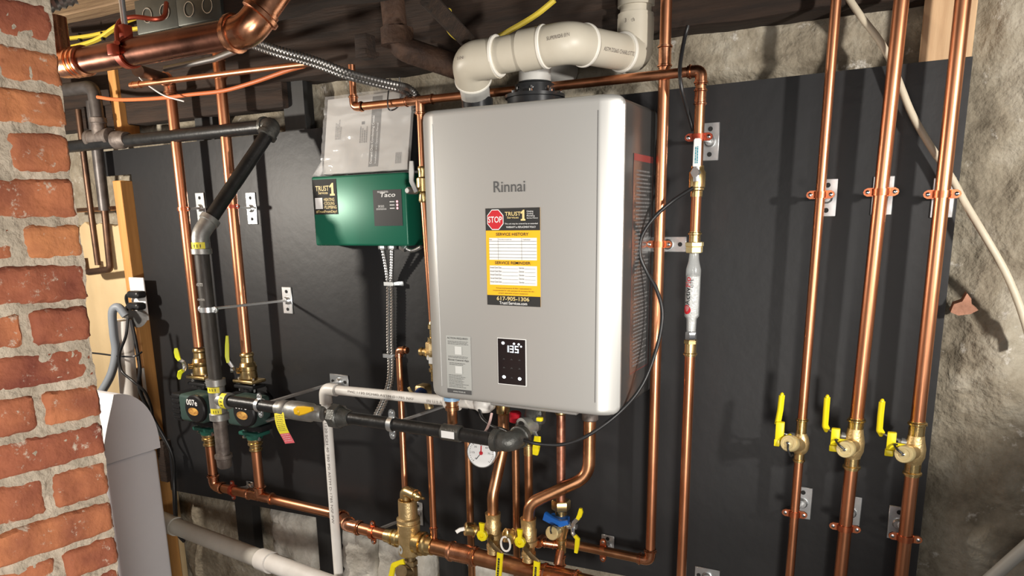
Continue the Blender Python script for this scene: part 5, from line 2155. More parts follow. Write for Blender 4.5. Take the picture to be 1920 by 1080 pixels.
bm = B()
r2 = r1 * 1.06
tube(bm, [jog1.lerp(jog2, 0.3), jog1.lerp(jog2, 0.7)], r1, 20)
tube(bm, [jog2 + X_ * r1 * 1.6, sep - X_ * 0.055], r2, 22)
obj('middle_run', bm, COPPER, hdr)
rH = rad(970, 1040, DH_, 33)
hR = V((at(1135, 1100, DH_).x, -DH_, hdr_z - 0.006))
bm = B()
tube(bm, [sep + X_ * 0.06, hR], rH, 26)
obj('right_run', bm, COPPER_OLD, hdr)
bm = B()
coupling(bm, V((at(868, 1034, DH_).x, -DH_, hdr_z - 0.002)), X_, rH, 0.085, bead=1.24)
coupling(bm, V((at(1050, 1068, DH_).x, -DH_, hdr_z - 0.005)), X_, rH, 0.10, bead=1.24)
obj('coupling', bm, COPPER_SHINE, hdr)['kind'] = 'stuff'
pipe_clamp('red copper clamp on the header near its left elbow', (470, 911), V((at(437, 923, D1).x, -D1, hz)), X_, Z_, r1, mt=RED_OXIDE, w=0.034, h=0.034)
pipe_clamp('red copper clamp on the header left of the brass air separator', (785, 962), V((at(700, 1002, DH_).x, -DH_, hdr_z)), X_, Z_, r2, mt=COPPER_CLAMP, w=0.034, h=0.075, rodr=0.005)

# clamps of the left risers
for k, (wp, yy_) in enumerate((((378, 390), 392), ((473, 391), 390))):
    pipe_clamp(('small copper clamp on a short rod holding the far left riser' if k == 0 else 'small red copper clamp on a short rod behind the slanting gas pipe'), wp, V((pumps[k][0], -D1, at(345, yy_, D1).z)), Z_, X_, pumps[k][2], w=0.042, h=0.098, mt=(COPPER_CLAMP if k == 0 else RED_OXIDE), band=0.010, wl=0.6)

# ------------------------------------------------------------------ air separator
sp = thing('air_separator', 'brass air separator canister with a bent vent spout on top', 'air separator', sep - Z_ * 0.04)
rs = rad(767, 1000, DH_, 42)
zb_ = at(767, 1040, DH_).z
ztop = at(767, 945, DH_).z
zr = at(767, 977, DH_).z
S = ztop - zb_
c0 = V((sep.x, sep.y, zb_))
bm = B()
lathe(bm, c0, Z_, [(0, rs * 0.75), (0.004, rs * 0.95), (0.008, rs), (zr - zb_ - 0.012, rs), (zr - zb_ - 0.009, rs * 1.05), (zr - zb_ - 0.004, rs * 1.05), (zr - zb_ - 0.002, rs * 0.97), (zr - zb_ + 0.002, rs * 0.97), (zr - zb_ + 0.004, rs * 1.05), (zr - zb_ + 0.009, rs * 1.05), (zr - zb_ + 0.013, rs * 0.86), (S + 0.004, rs * 0.84), (S + 0.012, rs * 0.84), (S + 0.012, rs * 0.7), (S + 0.004, rs * 0.65)], 32)
obj('canister', bm, BRASS_CAST, sp)
bm = B()
vz = zb_ + S + 0.004
tube(bm, [V((sep.x - 0.006, sep.y, vz)), V((sep.x - 0.006, sep.y, vz + 0.034)), V((sep.x + 0.034, sep.y - 0.010, vz + 0.030))], 0.0155, 18, fil=0.016)
lathe(bm, V((sep.x + 0.030, sep.y - 0.009, vz + 0.0305)), V((1, -0.15, -0.10)), [(0, 0.0165), (0.005, 0.0165), (0.006, 0.014), (0.016, 0.014), (0.021, 0.008), (0.026, 0.004), (0.036, 0.0035)], 14)
obj('vent_spout', bm, BRASS, sp)
bm = B()
for sg, rr_ in ((-1, r2), (1, rH)):
    lathe(bm, sep + X_ * sg * rs * 0.7, X_ * sg, [(0, rr_ * 1.35), (0.012, rr_ * 1.35), (0.014, rr_ * 1.5), (0.024, rr_ * 1.5), (0.026, rr_ * 1.2), (0.030, rr_ * 1.15), (0.032, rr_ * 1.36), (0.038, rr_ * 1.36), (0.042, rr_ * 1.15), (0.058, rr_ * 1.12)], 24)
obj('side_socket', bm, BRASS, sp)['kind'] = 'stuff'
bm = B()
b0 = at(757, 1020, DH_ + rs)
vs = [bm.verts.new(V((sep.x - 0.010 + 0.009 * math.cos(2 * PI * j / 16), sep.y - rs * 0.985, zb_ + 0.026 + 0.013 * math.sin(2 * PI * j / 16)))) for j in range(16)]
f_ = bm.faces.new(vs)
for v in bm.verts:
    dx = v.co.x - sep.x
    v.co.y = sep.y - math.sqrt(max(0, rs * rs - dx * dx)) - 0.0008
obj('badge', bm, PAPER_GREY, sp)
bm = B()
tube(bm, [c0 + Z_ * 0.004, c0 - Z_ * 0.10], 0.015, 16)
nut(bm, c0 - Z_ * 0.022, Z_, 0.020, 0.016)
obj('drain_nipple', bm, BRONZE, sp)
bm = B()
dv_t = thing('drain_valve', 'small brass drain valve with yellow lever under the air separator', 'valve', c0 - Z_ * 0.08)
dvc = c0 - Z_ * 0.052
lathe(bm, dvc + Z_ * 0.02, -Z_, [(0, 0.016), (0.006, 0.019), (0.030, 0.019), (0.036, 0.016)], 16)
dq = (at(752, 1072, DH_ + 0.05) - dvc)
lathe(bm, dvc, dq, [(0, 0.015), (dq.length * 0.6, 0.015), (dq.length * 0.65, 0.018), (dq.length, 0.018), (dq.length, 0.012)], 18)
obj('body', bm, BRONZE, dv_t)
bm = B()
e1, e2, e3 = at(758, 1053, DH_ + 0.03), at(738, 1060, DH_ + 0.04), at(731, 1092, DH_ + 0.04)
strap(bm, [e1, e2, e3], 0.016, 0.008, FRONT + Z_ * 0.3, fil=0.006)
obj('lever', bm, YELLOW, dv_t)

# ------------------------------------------------------------------ risers and valves below the heater
hz2 = hdr_z


def iso_valve(cx_, top_px, ypx, lab_, cap_px, wing_px, lever_px, ring=False):
    c = at(cx_[0], cx_[1], DH_)
    xv = c.x
    zt2 = at(*top_px, DH_).z
    t = thing('isolation_valve', lab_, 'valve', (xv, -DH_, hz2 + rH), 'brass isolation valves under the heater')
    r = 0.0165
    bm = B()
    Lz = zt2 - hz2
    lathe(bm, V((xv, -DH_, hz2 + rH * 0.9)), Z_, [(0, r * 1.0), (0.012, r * 1.0), (0.014, r * 1.12), (0.024, r * 1.12), (0.026, r * 0.95), (Lz * 0.30, r * 0.98), (Lz * 0.33, r * 1.35), (Lz * 0.42, r * 1.4), (Lz * 0.44, r * 1.22), (Lz * 0.62, r * 1.3), (Lz * 0.66, r * 1.12), (Lz - rH * 0.9 - 0.002, r * 1.2), (Lz - rH * 0.9, r * 1.24), (Lz - rH * 0.9, r * 0.9)], 22)
    obj('body', bm, BRASS_CAST, t)
    cap = at(*cap_px, DH_ + 0.05)
    st = V((xv, -DH_, hz2 + Lz * 0.60))
    d = cap - st
    L_ = d.length
    bm = B()
    lathe(bm, st, d, [(0, 0.012), (L_ * 0.30, 0.012), (L_ * 0.32, 0.0145), (L_ * 0.5, 0.0145), (L_ * 0.52, 0.012), (L_ * 0.68, 0.012)], 16)
    obj('side_port', bm, BRASS_CAST, t)
    bm = B()
    lathe(bm, st + d.normalized() * L_ * 0.66, d, [(0, 0.0165), (0.003, 0.0175), (L_ * 0.26, 0.0175), (L_ * 0.29, 0.014), (L_ * 0.29, 0.006)], 18)
    lathe(bm, st + d.normalized() * L_ * 0.60, d, [(0, 0.0135), (0.001, 0.0195), (0.004, 0.0195), (0.005, 0.0135)], 18)
    obj('port_cap', bm, BRASS, t)
    bm = B()
    if ring:
        ctr = at(1163 / 1.0 * 0 + 948, 1020, DH_ + 0.055)
        pts_ = [ctr + V((0.013 * math.cos(2 * PI * j / 18), 0, 0.019 * math.sin(2 * PI * j / 18))) for j in range(19)]
        tube(bm, pts_, 0.0026, 8)
    else:
        q = st + d.normalized() * L_ * 0.95
        strap(bm, [q, q + d.normalized() * 0.012 - Z_ * 0.004, q + d.normalized() * 0.022 - Z_ * 0.012], 0.010, 0.006, FRONT)
    obj('cap_tether', bm, PVC_W, t)
    # yellow wing handle
    wc = at(*wing_px, DH_ + 0.045)
    bm = B()
    strap(bm, [wc + Z_ * 0.028, wc + Z_ * 0.012, wc], [0.016, 0.011, 0.012], 0.007, FRONT)
    lathe(bm, wc - Z_ * 0.006 + Y_ * 0.0045, FRONT, [(0, 0.0145), (0.008, 0.0145), (0.009, 0.013), (0.009, 0.006), (0.004, 0.005)], 8)
    obj('wing_handle', bm, YELLOW, t)
    # hanging lever
    l0, l1 = at(*lever_px[0], DH_ + 0.048), at(*lever_px[1], DH_ + 0.048)
    bm = B()
    hub = V((xv + 0.004, -DH_ - 0.020, l0.z + 0.020))
    lathe(bm, V((xv, -DH_, hub.z)), hub - V((xv, -DH_, hub.z)), [(0, 0.011), (0.016, 0.011), (0.024, 0.008), (0.034, 0.006)], 12)
    strap(bm, [hub + FRONT * 0.012, hub.lerp(l0, 0.6) + FRONT * 0.008, l0, l0.lerp(l1, 0.25)], 0.015, 0.0035, FRONT)
    obj('lever_arm', bm, BRONZE, t)
    bm = B()
    q0_, q1_ = l0.lerp(l1, 0.0), l1
    dn_ = (q1_ - q0_)
    strap(bm, [q0_, q0_ + dn_ * 0.3, q0_ + dn_ * 0.6, q1_], [0.0165, 0.0165, 0.0165, 0.014], 0.0075, FRONT)
    lg = obj('lever_grip', bm, YELLOW, t)
    bm = B()
    dl = dn_.normalized()
    sd_ = V((-dl.z, 0, dl.x))
    print_lines(bm, q0_ + FRONT * 0.0042, dl, sd_, 0.014, -0.0040, dn_.length * 0.85, 0.0030, 1, seed=21, fill=0.8, ragged=0.1)
    for v in bm.verts:
        v.co.y = q0_.y + (q1_.y - q0_.y) * ((v.co - q0_).dot(dl) / dn_.length) - 0.0045
    obj('lever_print', bm, INK, lg, smooth=False, recalc=False)
    return V((xv, -DH_, zt2))


v1 = iso_valve((925, 1000), (926, 962), 0, 'brass isolation valve with yellow lever, the one nearer the air separator', (868, 991), (904, 1000), ((938, 1036), (934, 1092)))
v2 = iso_valve((991, 1020), (993, 972), 0, 'brass isolation valve with yellow lever under the S bent copper pipe', (943, 1003), (975, 1012), ((1007, 1052), (1004, 1100)), ring=True)

# thick copper from heater bottom to the first valve
lt = thing('copper_pipe', 'thick copper pipe slanting from under the heater to the left isolation valve', 'copper pipe', v1)
rL = rad(935, 900, 0.19, 21)
p_t = at(944, 800, 0.16)
bm = B()
tube(bm, [V((p_t.x, p_t.y, HZ0 - 0.02)), V((p_t.x, p_t.y, at(944, 835, 0.16).z)), V((v1.x, v1.y, v1.z + 0.045)), v1 - Z_ * 0.005], rL, 24, fil=0.09, n=10)
obj('bent_pipe', bm, COPPER_OLD, lt)
bm = B()
nut(bm, V((p_t.x, p_t.y, HZ0 - 0.022)), Z_, rL * 1.55, 0.016)
obj('union_nut', bm, BRONZE, lt)
bm = B()
lathe(bm, V((p_t.x, p_t.y, HZ0 - 0.03)), -Z_, [(0, rL * 1.25), (0.024, rL * 1.25), (0.028, rL)], 18)
obj('sleeve', bm, BRASS, lt)

rt = thing('copper_pipe', 'S bent copper pipe swinging from the heater right end to the right isolation valve', 'copper pipe', v2)
rL2 = rad(1040, 900, 0.17, 23.5)
a0 = at(1106, 800, 0.14)
pth = [V((a0.x, a0.y, HZ0 - 0.01)), V((a0.x, a0.y, at(1104, 880, 0.14).z)), at(1006, 940, 0.195), V((v2.x, v2.y, v2.z + 0.010)), v2 - Z_ * 0.005]
pth = [V((a0.x, a0.y, HZ0 - 0.01)), at(1104, 893, 0.145), at(994, 944, 0.198), v2 - Z_ * 0.005]
bm = B()
tube(bm, pth, rL2, 26, fil=0.062, n=12)
obj('bent_pipe', bm, COPPER_OLD, rt)
bm = B()
nut(bm, V((a0.x, a0.y, HZ0 - 0.018)), Z_, rL2 * 1.75, 0.024)
lathe(bm, V((a0.x, a0.y, HZ0 - 0.03)), -Z_, [(0, rL2 * 1.3), (0.020, rL2 * 1.3), (0.024, rL2)], 18)
obj('union_nut', bm, IRON_CAP, rt)

# mottled copper into the blue-capped valve
xm = at(1052, 870, 0.15)
tm = thing('copper_pipe', 'short mottled copper pipe from the heater down to the blue valve cap', 'copper pipe', V((xm.x, -0.15, at(1052, 935, 0.15).z)))
rM = rad(1052, 870, 0.15, 17)
bm = B()
tube(bm, [V((xm.x, -0.15, HZ0 - 0.04)), V((xm.x, -0.15, at(1052, 940, 0.15).z))], rM, 20)
obj('pipe', bm, COPPER_MOTTLE, tm)
bm = B()
lathe(bm, V((xm.x, -0.15, HZ0)), -Z_, [(0, rM * 1.2), (0.010, rM * 1.2), (0.012, rM * 1.45), (0.018, rM * 1.45), (0.022, rM * 1.15), (0.032, rM * 1.15), (0.034, rM * 1.4), (0.040, rM * 1.4), (0.044, rM * 1.1)], 18)
obj('top_union', bm, BRASS, tm)
bv = thing('service_valve', 'brass service valve with blue cap and two yellow lever tips', 'valve', V((xm.x, -0.15, at(1052, 1000, 0.15).z)))
zf = lambda y: at(1051, y, 0.15).z
bm = B()
nut(bm, V((xm.x, -0.15, zf(946))), Z_, 0.024, zf(938) - zf(956))
lathe(bm, V((xm.x, -0.15, zf(955))), -Z_, [(0, 0.015), (0.020, 0.015)], 16)
obj('union_nut', bm, BRASS, bv)
bm = B()
bc = V((xm.x, -0.15, zf(971)))
strap(bm, [bc + V((-0.034, -0.022, 0.008)), bc + V((-0.012, -0.026, 0.002)), bc + V((0.012, -0.026, -0.002)), bc + V((0.030, -0.022, 0.004))], [0.024, 0.021, 0.018, 0.012], 0.014, FRONT)
box(bm, bc + V((-0.002, -0.008, 0.0)), (0.050, 0.03, 0.018), bev=0.005)
obj('blue_cap', bm, BLUE, bv)
bm = B()
lathe(bm, V((xm.x, -0.15, zf(978))), -Z_, [(0, 0.020), (zf(978) - zf(990), 0.021), (zf(978) - zf(1003), 0.015), (zf(978) - zf(1008), 0.014)], 16)
pc_ = at(1034, 1000, 0.20)
d = pc_ - V((xm.x, -0.15, zf(992)))
lathe(bm, V((xm.x, -0.15, zf(992))), d, [(0, 0.013), (d.length * 0.6, 0.013)], 14)
obj('body', bm, BRASS, bv)
bm = B()
s0 = V((xm.x, -0.15, zf(992))) + d * 0.55
lathe(bm, s0, d, [(0, 0.0165), (d.length * 0.42, 0.0175), (d.length * 0.45, 0.016), (d.length * 0.45, 0.010)], 20)
pcap = obj('port_cap', bm, BRASS_PALE, bv)
bm = B()
qd = d.normalized()
qe = s0 + d * 0.455
tube(bm, catmull([qe + qd * 0.001, qe + qd * 0.004 + Z_ * 0.010, qe + Z_ * 0.020 - qd * 0.004, qe + Z_ * 0.016 + X_ * 0.012 - qd * 0.012], 5), 0.0022, 8)
obj('cap_strap', bm, RUBBER, pcap)
bm = B()
hubv = at(1074, 990, 0.16)
lathe(bm, V((xm.x, -0.15, hubv.z)), X_, [(0, 0.009), (0.024, 0.009), (0.026, 0.007), ((hubv.x - xm.x) + 0.006, 0.007)], 12)
strap(bm, [hubv, at(1076, 980, 0.17), at(1085, 971, 0.175)], 0.010, 0.003, FRONT + X_ * 0.2)
strap(bm, [hubv, at(1074, 1000, 0.17), at(1080, 1008, 0.175)], 0.010, 0.003, FRONT + X_ * 0.2)
obj('lever_arm', bm, STEEL, bv)
bm = B()
strap(bm, [at(1083, 973, 0.175), at(1087, 966, 0.175), at(1089, 959, 0.175), at(1089, 953, 0.175)], [0.009, 0.012, 0.012, 0.007], 0.007, FRONT)
strap(bm, [at(1078, 1004, 0.175), at(1083, 1010, 0.175), at(1082, 1022, 0.175), at(1080, 1036, 0.175)], [0.010, 0.013, 0.012, 0.009], 0.007, FRONT)
obj('lever_grip', bm, YELLOW, bv)
# copper tee under the blue valve
ct = thing('copper_tee', 'shiny copper tee joint stack under the blue capped valve', 'pipe fitting', V((xm.x, -0.15, hz2)))
bm = B()
socket(bm, V((xm.x, -0.15, zf(1035))), Z_, rM, zf(1008) - zf(1035))
obj('brass_socket', bm, BRASS, ct)
bm = B()
tube(bm, [V((xm.x, -0.15, zf(1028))), V((xm.x, -0.17, hz2 + 0.01))], rM * 1.05, 18)
coupling(bm, V((xm.x, -0.155, zf(1050))), Z_, rM, 0.03)
obj('lower_leg', bm, COPPER_SHINE, ct)
bm = B()
sxa = V((xm.x, -0.15, zf(1022)))
sxb = at(1012, 1016, 0.17)
tube(bm, [sxa, sxb], rM * 0.9, 16)
coupling(bm, sxa.lerp(sxb, 0.55), sxb - sxa, rM * 0.9, 0.03)
lathe(bm, sxb, FRONT, [(-0.02, 0.013), (0.012, 0.013), (0.016, 0.010)], 14)
obj('side_leg', bm, COPPER_SHINE, ct)

# plain drops behind
for (xa_, ya, xb_, yb3, d_, w_, lab_) in (
        (805, 800, 814, 1012, 0.19, 12.5, 'thin copper tube dropping into the header right of the air separator'),
        (880, 822, 883, 1095, 0.10, 14, 'copper pipe dropping behind the pressure gauge'),
        (966, 800, 970, 1095, 0.10, 14.5, 'copper pipe dropping between the two isolation valves'),
        (991, 850, 992, 960, 0.13, 16, 'short copper pipe under the dark gas cock behind the S bend')):
    a, b2 = at(xa_, ya, d_), at(xb_, yb3, d_)
    a.x = b2.x = (a.x + b2.x) / 2
    t = thing('copper_tube', lab_, 'copper pipe', b2)
    bm = B()
    r_ = rad(xa_, 900, d_, w_)
    tube(bm, [a, b2 - Z_ * (0.05 if yb3 > 1050 else 0.0)], r_, 18)
    obj('tube', bm, COPPER if xa_ == 805 else COPPER_OLD, t)
    if xa_ == 805:
        bm = B()
        socket(bm, b2 + Z_ * 0.004, Z_, r_, 0.034)
        obj('socket', bm, COPPER_SHINE, t)
    if xa_ == 991:
        bm = B()
        socket(bm, V((a.x, a.y, a.z - 0.004)), Z_, r_, 0.030)
        obj('socket', bm, BRASS, t)

# gas cock with its yellow lever under the heater
gcx = at(1003, 775, 0.19)
gc = thing('gas_cock', 'dark gas cock with yellow lever tip close under the heater', 'valve', V((gcx.x, gcx.y, at(1003, 830, 0.19).z)))
bm = B()
lathe(bm, V((gcx.x, gcx.y, HZ0 - 0.002)), -Z_, [(0, 0.024), (0.012, 0.026), (0.020, 0.022), (0.040, 0.026), (0.055, 0.018), (0.075, 0.014)], 18)
box(bm, V((gcx.x + 0.010, gcx.y - 0.01, HZ0 - 0.040)), (0.04, 0.03, 0.04), bev=0.008)
obj('body', bm, IRON_GREY, gc)
bm = B()
rc_ = at(990, 803, 0.235)
lathe(bm, rc_ + Y_ * 0.03, V((-0.45, -1, 0)), [(0, 0.020), (0.030, 0.024), (0.036, 0.024), (0.037, 0.017), (0.026, 0.016)], 22)
obj('round_inlet', bm, STEEL_DULL, gc)
bm = B()
strap(bm, [at(1008, 818, 0.225), at(1007, 830, 0.23), at(1005, 842, 0.23), at(1004, 852, 0.23)], [0.015, 0.018, 0.017, 0.013], 0.010, FRONT)
obj('lever', bm, YELLOW, gc)
bm = B()
box(bm, at(1012, 786, 0.225), (0.015, 0.012, 0.010), bev=0.003)
obj('lever_tip', bm, YELLOW, gc)
bm = B()
strap(bm, [at(1003, 800, 0.205), at(1003, 812, 0.22), at(1008, 822, 0.225)], 0.010, 0.003, FRONT)
obj('lever_arm', bm, STEEL, gc)
# red cap
bm = B()
rcp = at(966, 782, 0.19)
lathe(bm, rcp + V((0, 0, -0.014)), Z_, [(0, 0.010), (0.003, 0.015), (0.024, 0.0155), (0.028, 0.012)], 10)
tag(obj('red_cap', bm, RED_GLOSS), 'small red plastic cap under the heater beside the gas cock', 'cap')
# copper stub with pale blue ring at the left of the heater bottom
cs = at(848, 775, 0.242)
stb = thing('pipe_stub', 'copper stub with pale blue ring under the lower left of the heater', 'pipe fitting', V((cs.x, cs.y, HZ0 - 0.06)))
bm = B()
lathe(bm, V((cs.x, cs.y, HZ0 - 0.012)), -Z_, [(0, 0.017), (0.008, 0.017), (0.009, 0.0145), (0.016, 0.0145), (0.017, 0.017), (0.026, 0.017), (0.028, 0.013), (0.05, 0.0125), (0.06, 0.0125)], 18)
obj('stub', bm, COPPER_OLD, stb)
bm = B()
lathe(bm, V((cs.x, cs.y, HZ0 - 0.003)), -Z_, [(0, 0.014), (0.001, 0.020), (0.010, 0.020), (0.011, 0.014)], 18)
obj('ring', bm, PALEBLUE, stb)
# pressure gauge
pgc = at(903, 849, 0.235)
pgt = thing('pressure_gauge', 'round white pressure gauge with red needle hub below the gas pipe', 'gauge', pgc - Z_ * 0.03)
gd = (EYE - pgc)
gd = V((gd.x * 0.25, gd.y, gd.z * 0.1)).normalized()
rG = rad(903, 849, 0.235, 57)
bm = B()
lathe(bm, pgc - gd * 0.022, gd, [(0, rG * 0.7), (0.002, rG * 0.93), (0.018, rG * 0.95), (0.019, rG), (0.0255, rG), (0.0265, rG * 0.95), (0.023, rG * 0.93)], 32)
obj('rim', bm, STEEL, pgt)
bm = B()
lathe(bm, pgc, gd, [(0, rG * 0.94), (0.0022, rG * 0.94)], 32)
gf = obj('dial', bm, PAPER, pgt)
gu, gvv = perp(gd)
gr_ = Z_ - gd * Z_.dot(gd)
gr_.normalize()
gs_ = gr_.cross(gd).normalized()
bm = B()
gl = pgc + gd * 0.0028
for k in range(31):
    a = math.radians(225 - k * 9)
    d_ = gs_ * math.cos(a) * 1 + gr_ * math.sin(a)
    tn = d_.cross(gd)
    r0_ = rG * (0.72 if k % 5 == 0 else 0.78)
    f = [bm.verts.new(gl + d_ * rr_ + tn * w_) for rr_, w_ in ((r0_, -0.0005), (rG * 0.86, -0.0005), (rG * 0.86, 0.0005), (r0_, 0.0005))]
    bm.faces.new(f)
for k, s in enumerate(('0', '15', '30', '45', '60', '75')):
    a = math.radians(225 - k * 45)
    q = gs_ * math.cos(a) * rG * 0.56 + gr_ * math.sin(a) * rG * 0.56
    text(bm, s, gl + q, gs_, gr_, -0.0035 if len(s) > 1 else -0.0016, -0.0022, 0.0035 if len(s) > 1 else 0.0016, 0.0022, lift=0)
strap(bm, [gl + gd * 0.001, gl + gs_ * -rG * 0.35 + gr_ * -rG * 0.45 + gd * 0.001], 0.0014, 0.0006, gd)
obj('dial_marks', bm, INK, gf, smooth=False)
bm = B()
lathe(bm, gl, gd, [(0, 0.0048), (0.003, 0.0042)], 14)
strap(bm, [gl + gd * 0.0015, gl + gs_ * rG * 0.02 + gr_ * rG * 0.5 + gd * 0.0015], 0.003, 0.0008, gd)
obj('needle', bm, RED, gf)

# white trap cup under the heater
bm = B()
wc = at(909, 782, 0.19)
lathe(bm, V((wc.x, wc.y, HZ0 - 0.002)), -Z_, [(0, 0.018), (0.008, 0.026), (0.022, 0.030), (0.036, 0.027), (0.046, 0.016)], 24)
lathe(bm, V((wc.x - 0.010, wc.y, HZ0 - 0.026)), -X_, [(0, 0.019), (0.030, 0.019), (0.032, 0.016)], 20)
cup = obj('drain_cup', bm, PVC_W)
tag(cup, 'white plastic drain cup under the heater beside the gauge', 'drain fitting')

# white condensate pipe
DPV = 0.20
xv_ = at(622, 900, DPV).x
cz1 = at(622, 768, DPV)
cor = V((xv_, -DPV, at(615, 757, DPV).z))
ce_ = V((at(893, 786, DPV).x, -DPV + 0.0, at(893, 786, DPV).z))
ce_.z = HZ0 - 0.030
cor.z = ce_.z - 0.006
rW = rad(625, 850, DPV, 18)
pv = thing('condensate_pipe', 'narrow white plastic drain pipe turning down left of the heater', 'drain pipe', at(638, 1095, DPV))
bm = B()
tube(bm, [cor + X_ * 0.03, V((wc.x - 0.035, -DPV + 0.01, ce_.z))], rW, 22)
obj('level_pipe', bm, PVC_W, pv)
bm = B()
tube(bm, [cor - Z_ * 0.03, V((xv_, -DPV, at(637, 1098, DPV).z - 0.12))], rW, 22)
obj('down_pipe', bm, PVC_W, pv)
bm = B()
tube(bm, [cor + X_ * 0.042, cor, cor - Z_ * 0.042], rW * 1.3, 22, fil=0.024, n=8)
obj('elbow', bm, PVC_W, pv)
bm = B()
jr = V((at(838, 778, DPV).x, -DPV, cor.z + 0.004))
lathe(bm, jr, X_, [(0, rW), (0, rW * 1.3), (0.04, rW * 1.3), (0.04, rW)], 22)
obj('coupling', bm, PVC_W, pv)
pipe_print(pv, 'PVC 1120 SCH40 ASTM D1785 NSF', V((at(720, 768, DPV).x, -DPV, cor.z + 0.003)), X_, rW, 0.1, 0.22, 0.006)
pipe_print(pv, 'IN U.S.A.', V((at(822, 780, DPV).x, -DPV, cor.z + 0.004)), X_, rW, 0.0, 0.05, 0.006)
bm = B()
text(bm, 'PVC 1120 SCH 40 280 PSI ASTM D-1785 NSF-PW', V((0, 0, 0)), X_, Y_, 0, -0.0035, 0.34, 0.0035, lift=0)
for v in bm.verts:
    a = 0.35 + v.co.y / rW
    v.co = V((xv_ + math.sin(a) * (rW + 0.0005), -DPV - math.cos(a) * (rW + 0.0005), cor.z - 0.06 - v.co.x))
obj('pipe_print', bm, PVC_INK, pv, smooth=False, recalc=False)

# pink-white wire strapped under the gas branch
bm = B()
tube(bm, catmull([at(757, 808, D3 - 0.005), at(800, 812, D3), at(840, 820, D3), at(880, 824, D3), at(905, 815, D3), at(917, 795, 0.27), at(922, 775, 0.25)], 6), 0.0032, 8)
tag(obj('thin_wire', bm, CABLE_PINK), 'thin pale pink wire strapped below the black gas branch', 'wire')
# black cord from the heater bottom across to the left
bm = B()
tube(bm, catmull([at(898, 765, 0.21), at(905, 785, 0.235), at(925, 800, 0.25), at(945, 806, 0.27), at(985, 826, 0.29), at(1018, 833, 0.28), at(1062, 832, 0.265), at(1110, 812, 0.25), at(1165, 770, 0.225), at(1205, 720, 0.19), at(1232, 650, 0.15), at(1242, 590, 0.135), at(1232, 545, 0.13), at(1213, 510, 0.13), at(1200, 478, 0.135), at(1203, 445, 0.13), at(1225, 410, 0.125), at(1260, 378, 0.115), at(1300, 352, 0.115)], 8), 0.0042, 12)
tag(obj('black_cord', bm, RUBBER), 'black cord looping past the lower right corner of the heater', 'cord')
# black thin cord from ceiling near the clear filter line
bm = B()
tube(bm, catmull([at(1290, 48, 0.075), at(1283, 75, 0.08), at(1275, 125, 0.115), at(1278, 165, 0.12), at(1290, 210, 0.09), at(1300, 245, 0.075)], 8), 0.0042, 10)
tag(obj('black_cord', bm, RUBBER), 'black cord hanging from the ceiling beside the top right copper elbow', 'cord')

# ------------------------------------------------------------------ armoured cables
cA = [at(717, 464, 0.055), at(722, 490, 0.04), at(727, 525, 0.022), at(728, 560, 0.02), at(728, 640, 0.02), at(730, 690, 0.022), at(727, 720, 0.03), at(716, 752, 0.05), at(700, 785, 0.07)]
cB = [at(735, 464, 0.055), at(735, 490, 0.04), at(734, 525, 0.022), at(735.5, 560, 0.02), at(735.5, 640, 0.02), at(737, 690, 0.022), at(734, 722, 0.03), at(723, 755, 0.05), at(706, 790, 0.07)]
for pts, lab_ in ((cA, 'left one of two armoured cables dropping from the green box'), (cB, 'right one of two armoured cables dropping from the green box')):
    t = thing('armoured_cable', lab_, 'cable', pts[-1], 'armoured cables below the green box')
    bm = B()
    flexcable(bm, pts, 0.0068, 0.0085, ridge=0.3)
    obj('sheath', bm, CONDUIT, t)
    bm = B()
    nut(bm, pts[0] + Z_ * 0.002, Z_, 0.012, 0.014)
    obj('connector', bm, STEEL, t)
bm = B()
flexcable(bm, [at(760, 463, 0.05), at(768, 469, 0.055), at(778, 469, 0.06), at(790, 463, 0.07)], 0.0060, 0.0064)
nut(bm, at(757, 463, 0.05), V((1, 0, -0.6)), 0.012, 0.02)
tag(obj('armoured_cable', bm, CONDUIT), 'short armoured cable curving from under the green box to the heater', 'cable')
bm = B()
flexcable(bm, [at(498, 790, 0.11), at(520, 784, 0.12), at(560, 783, 0.12), at(610, 787, 0.12), at(660, 790, 0.10), at(690, 790, 0.08)], 0.0058, 0.0064)
tag(obj('armoured_cable', bm, CONDUIT), 'level armoured cable running behind the gas branch to the right pump', 'cable')
for (wp, lab_) in (((734, 532), 'upper steel strap clip on the two armoured cables'), ((732, 667), 'lower steel strap clip on the two armoured cables')):
    c = at(*wp, 0.02)
    bm = B()
    box(bm, V((c.x - 0.004, -0.028, c.z)), (0.034, 0.003, 0.012), bev=0.001, seg=1)
    box(bm, V((c.x + 0.020, -0.004, c.z)), (0.022, 0.004, 0.014), bev=0.001, seg=1)
    box(bm, V((c.x + 0.012, -0.016, c.z)), (0.003, 0.026, 0.012), bev=0.001, seg=1)
    box(bm, V((c.x - 0.020, -0.016, c.z)), (0.003, 0.026, 0.012), bev=0.001, seg=1)
    tag(obj('cable_clip', bm, STEEL), lab_, 'cable clip', 'steel clips on the armoured cables')

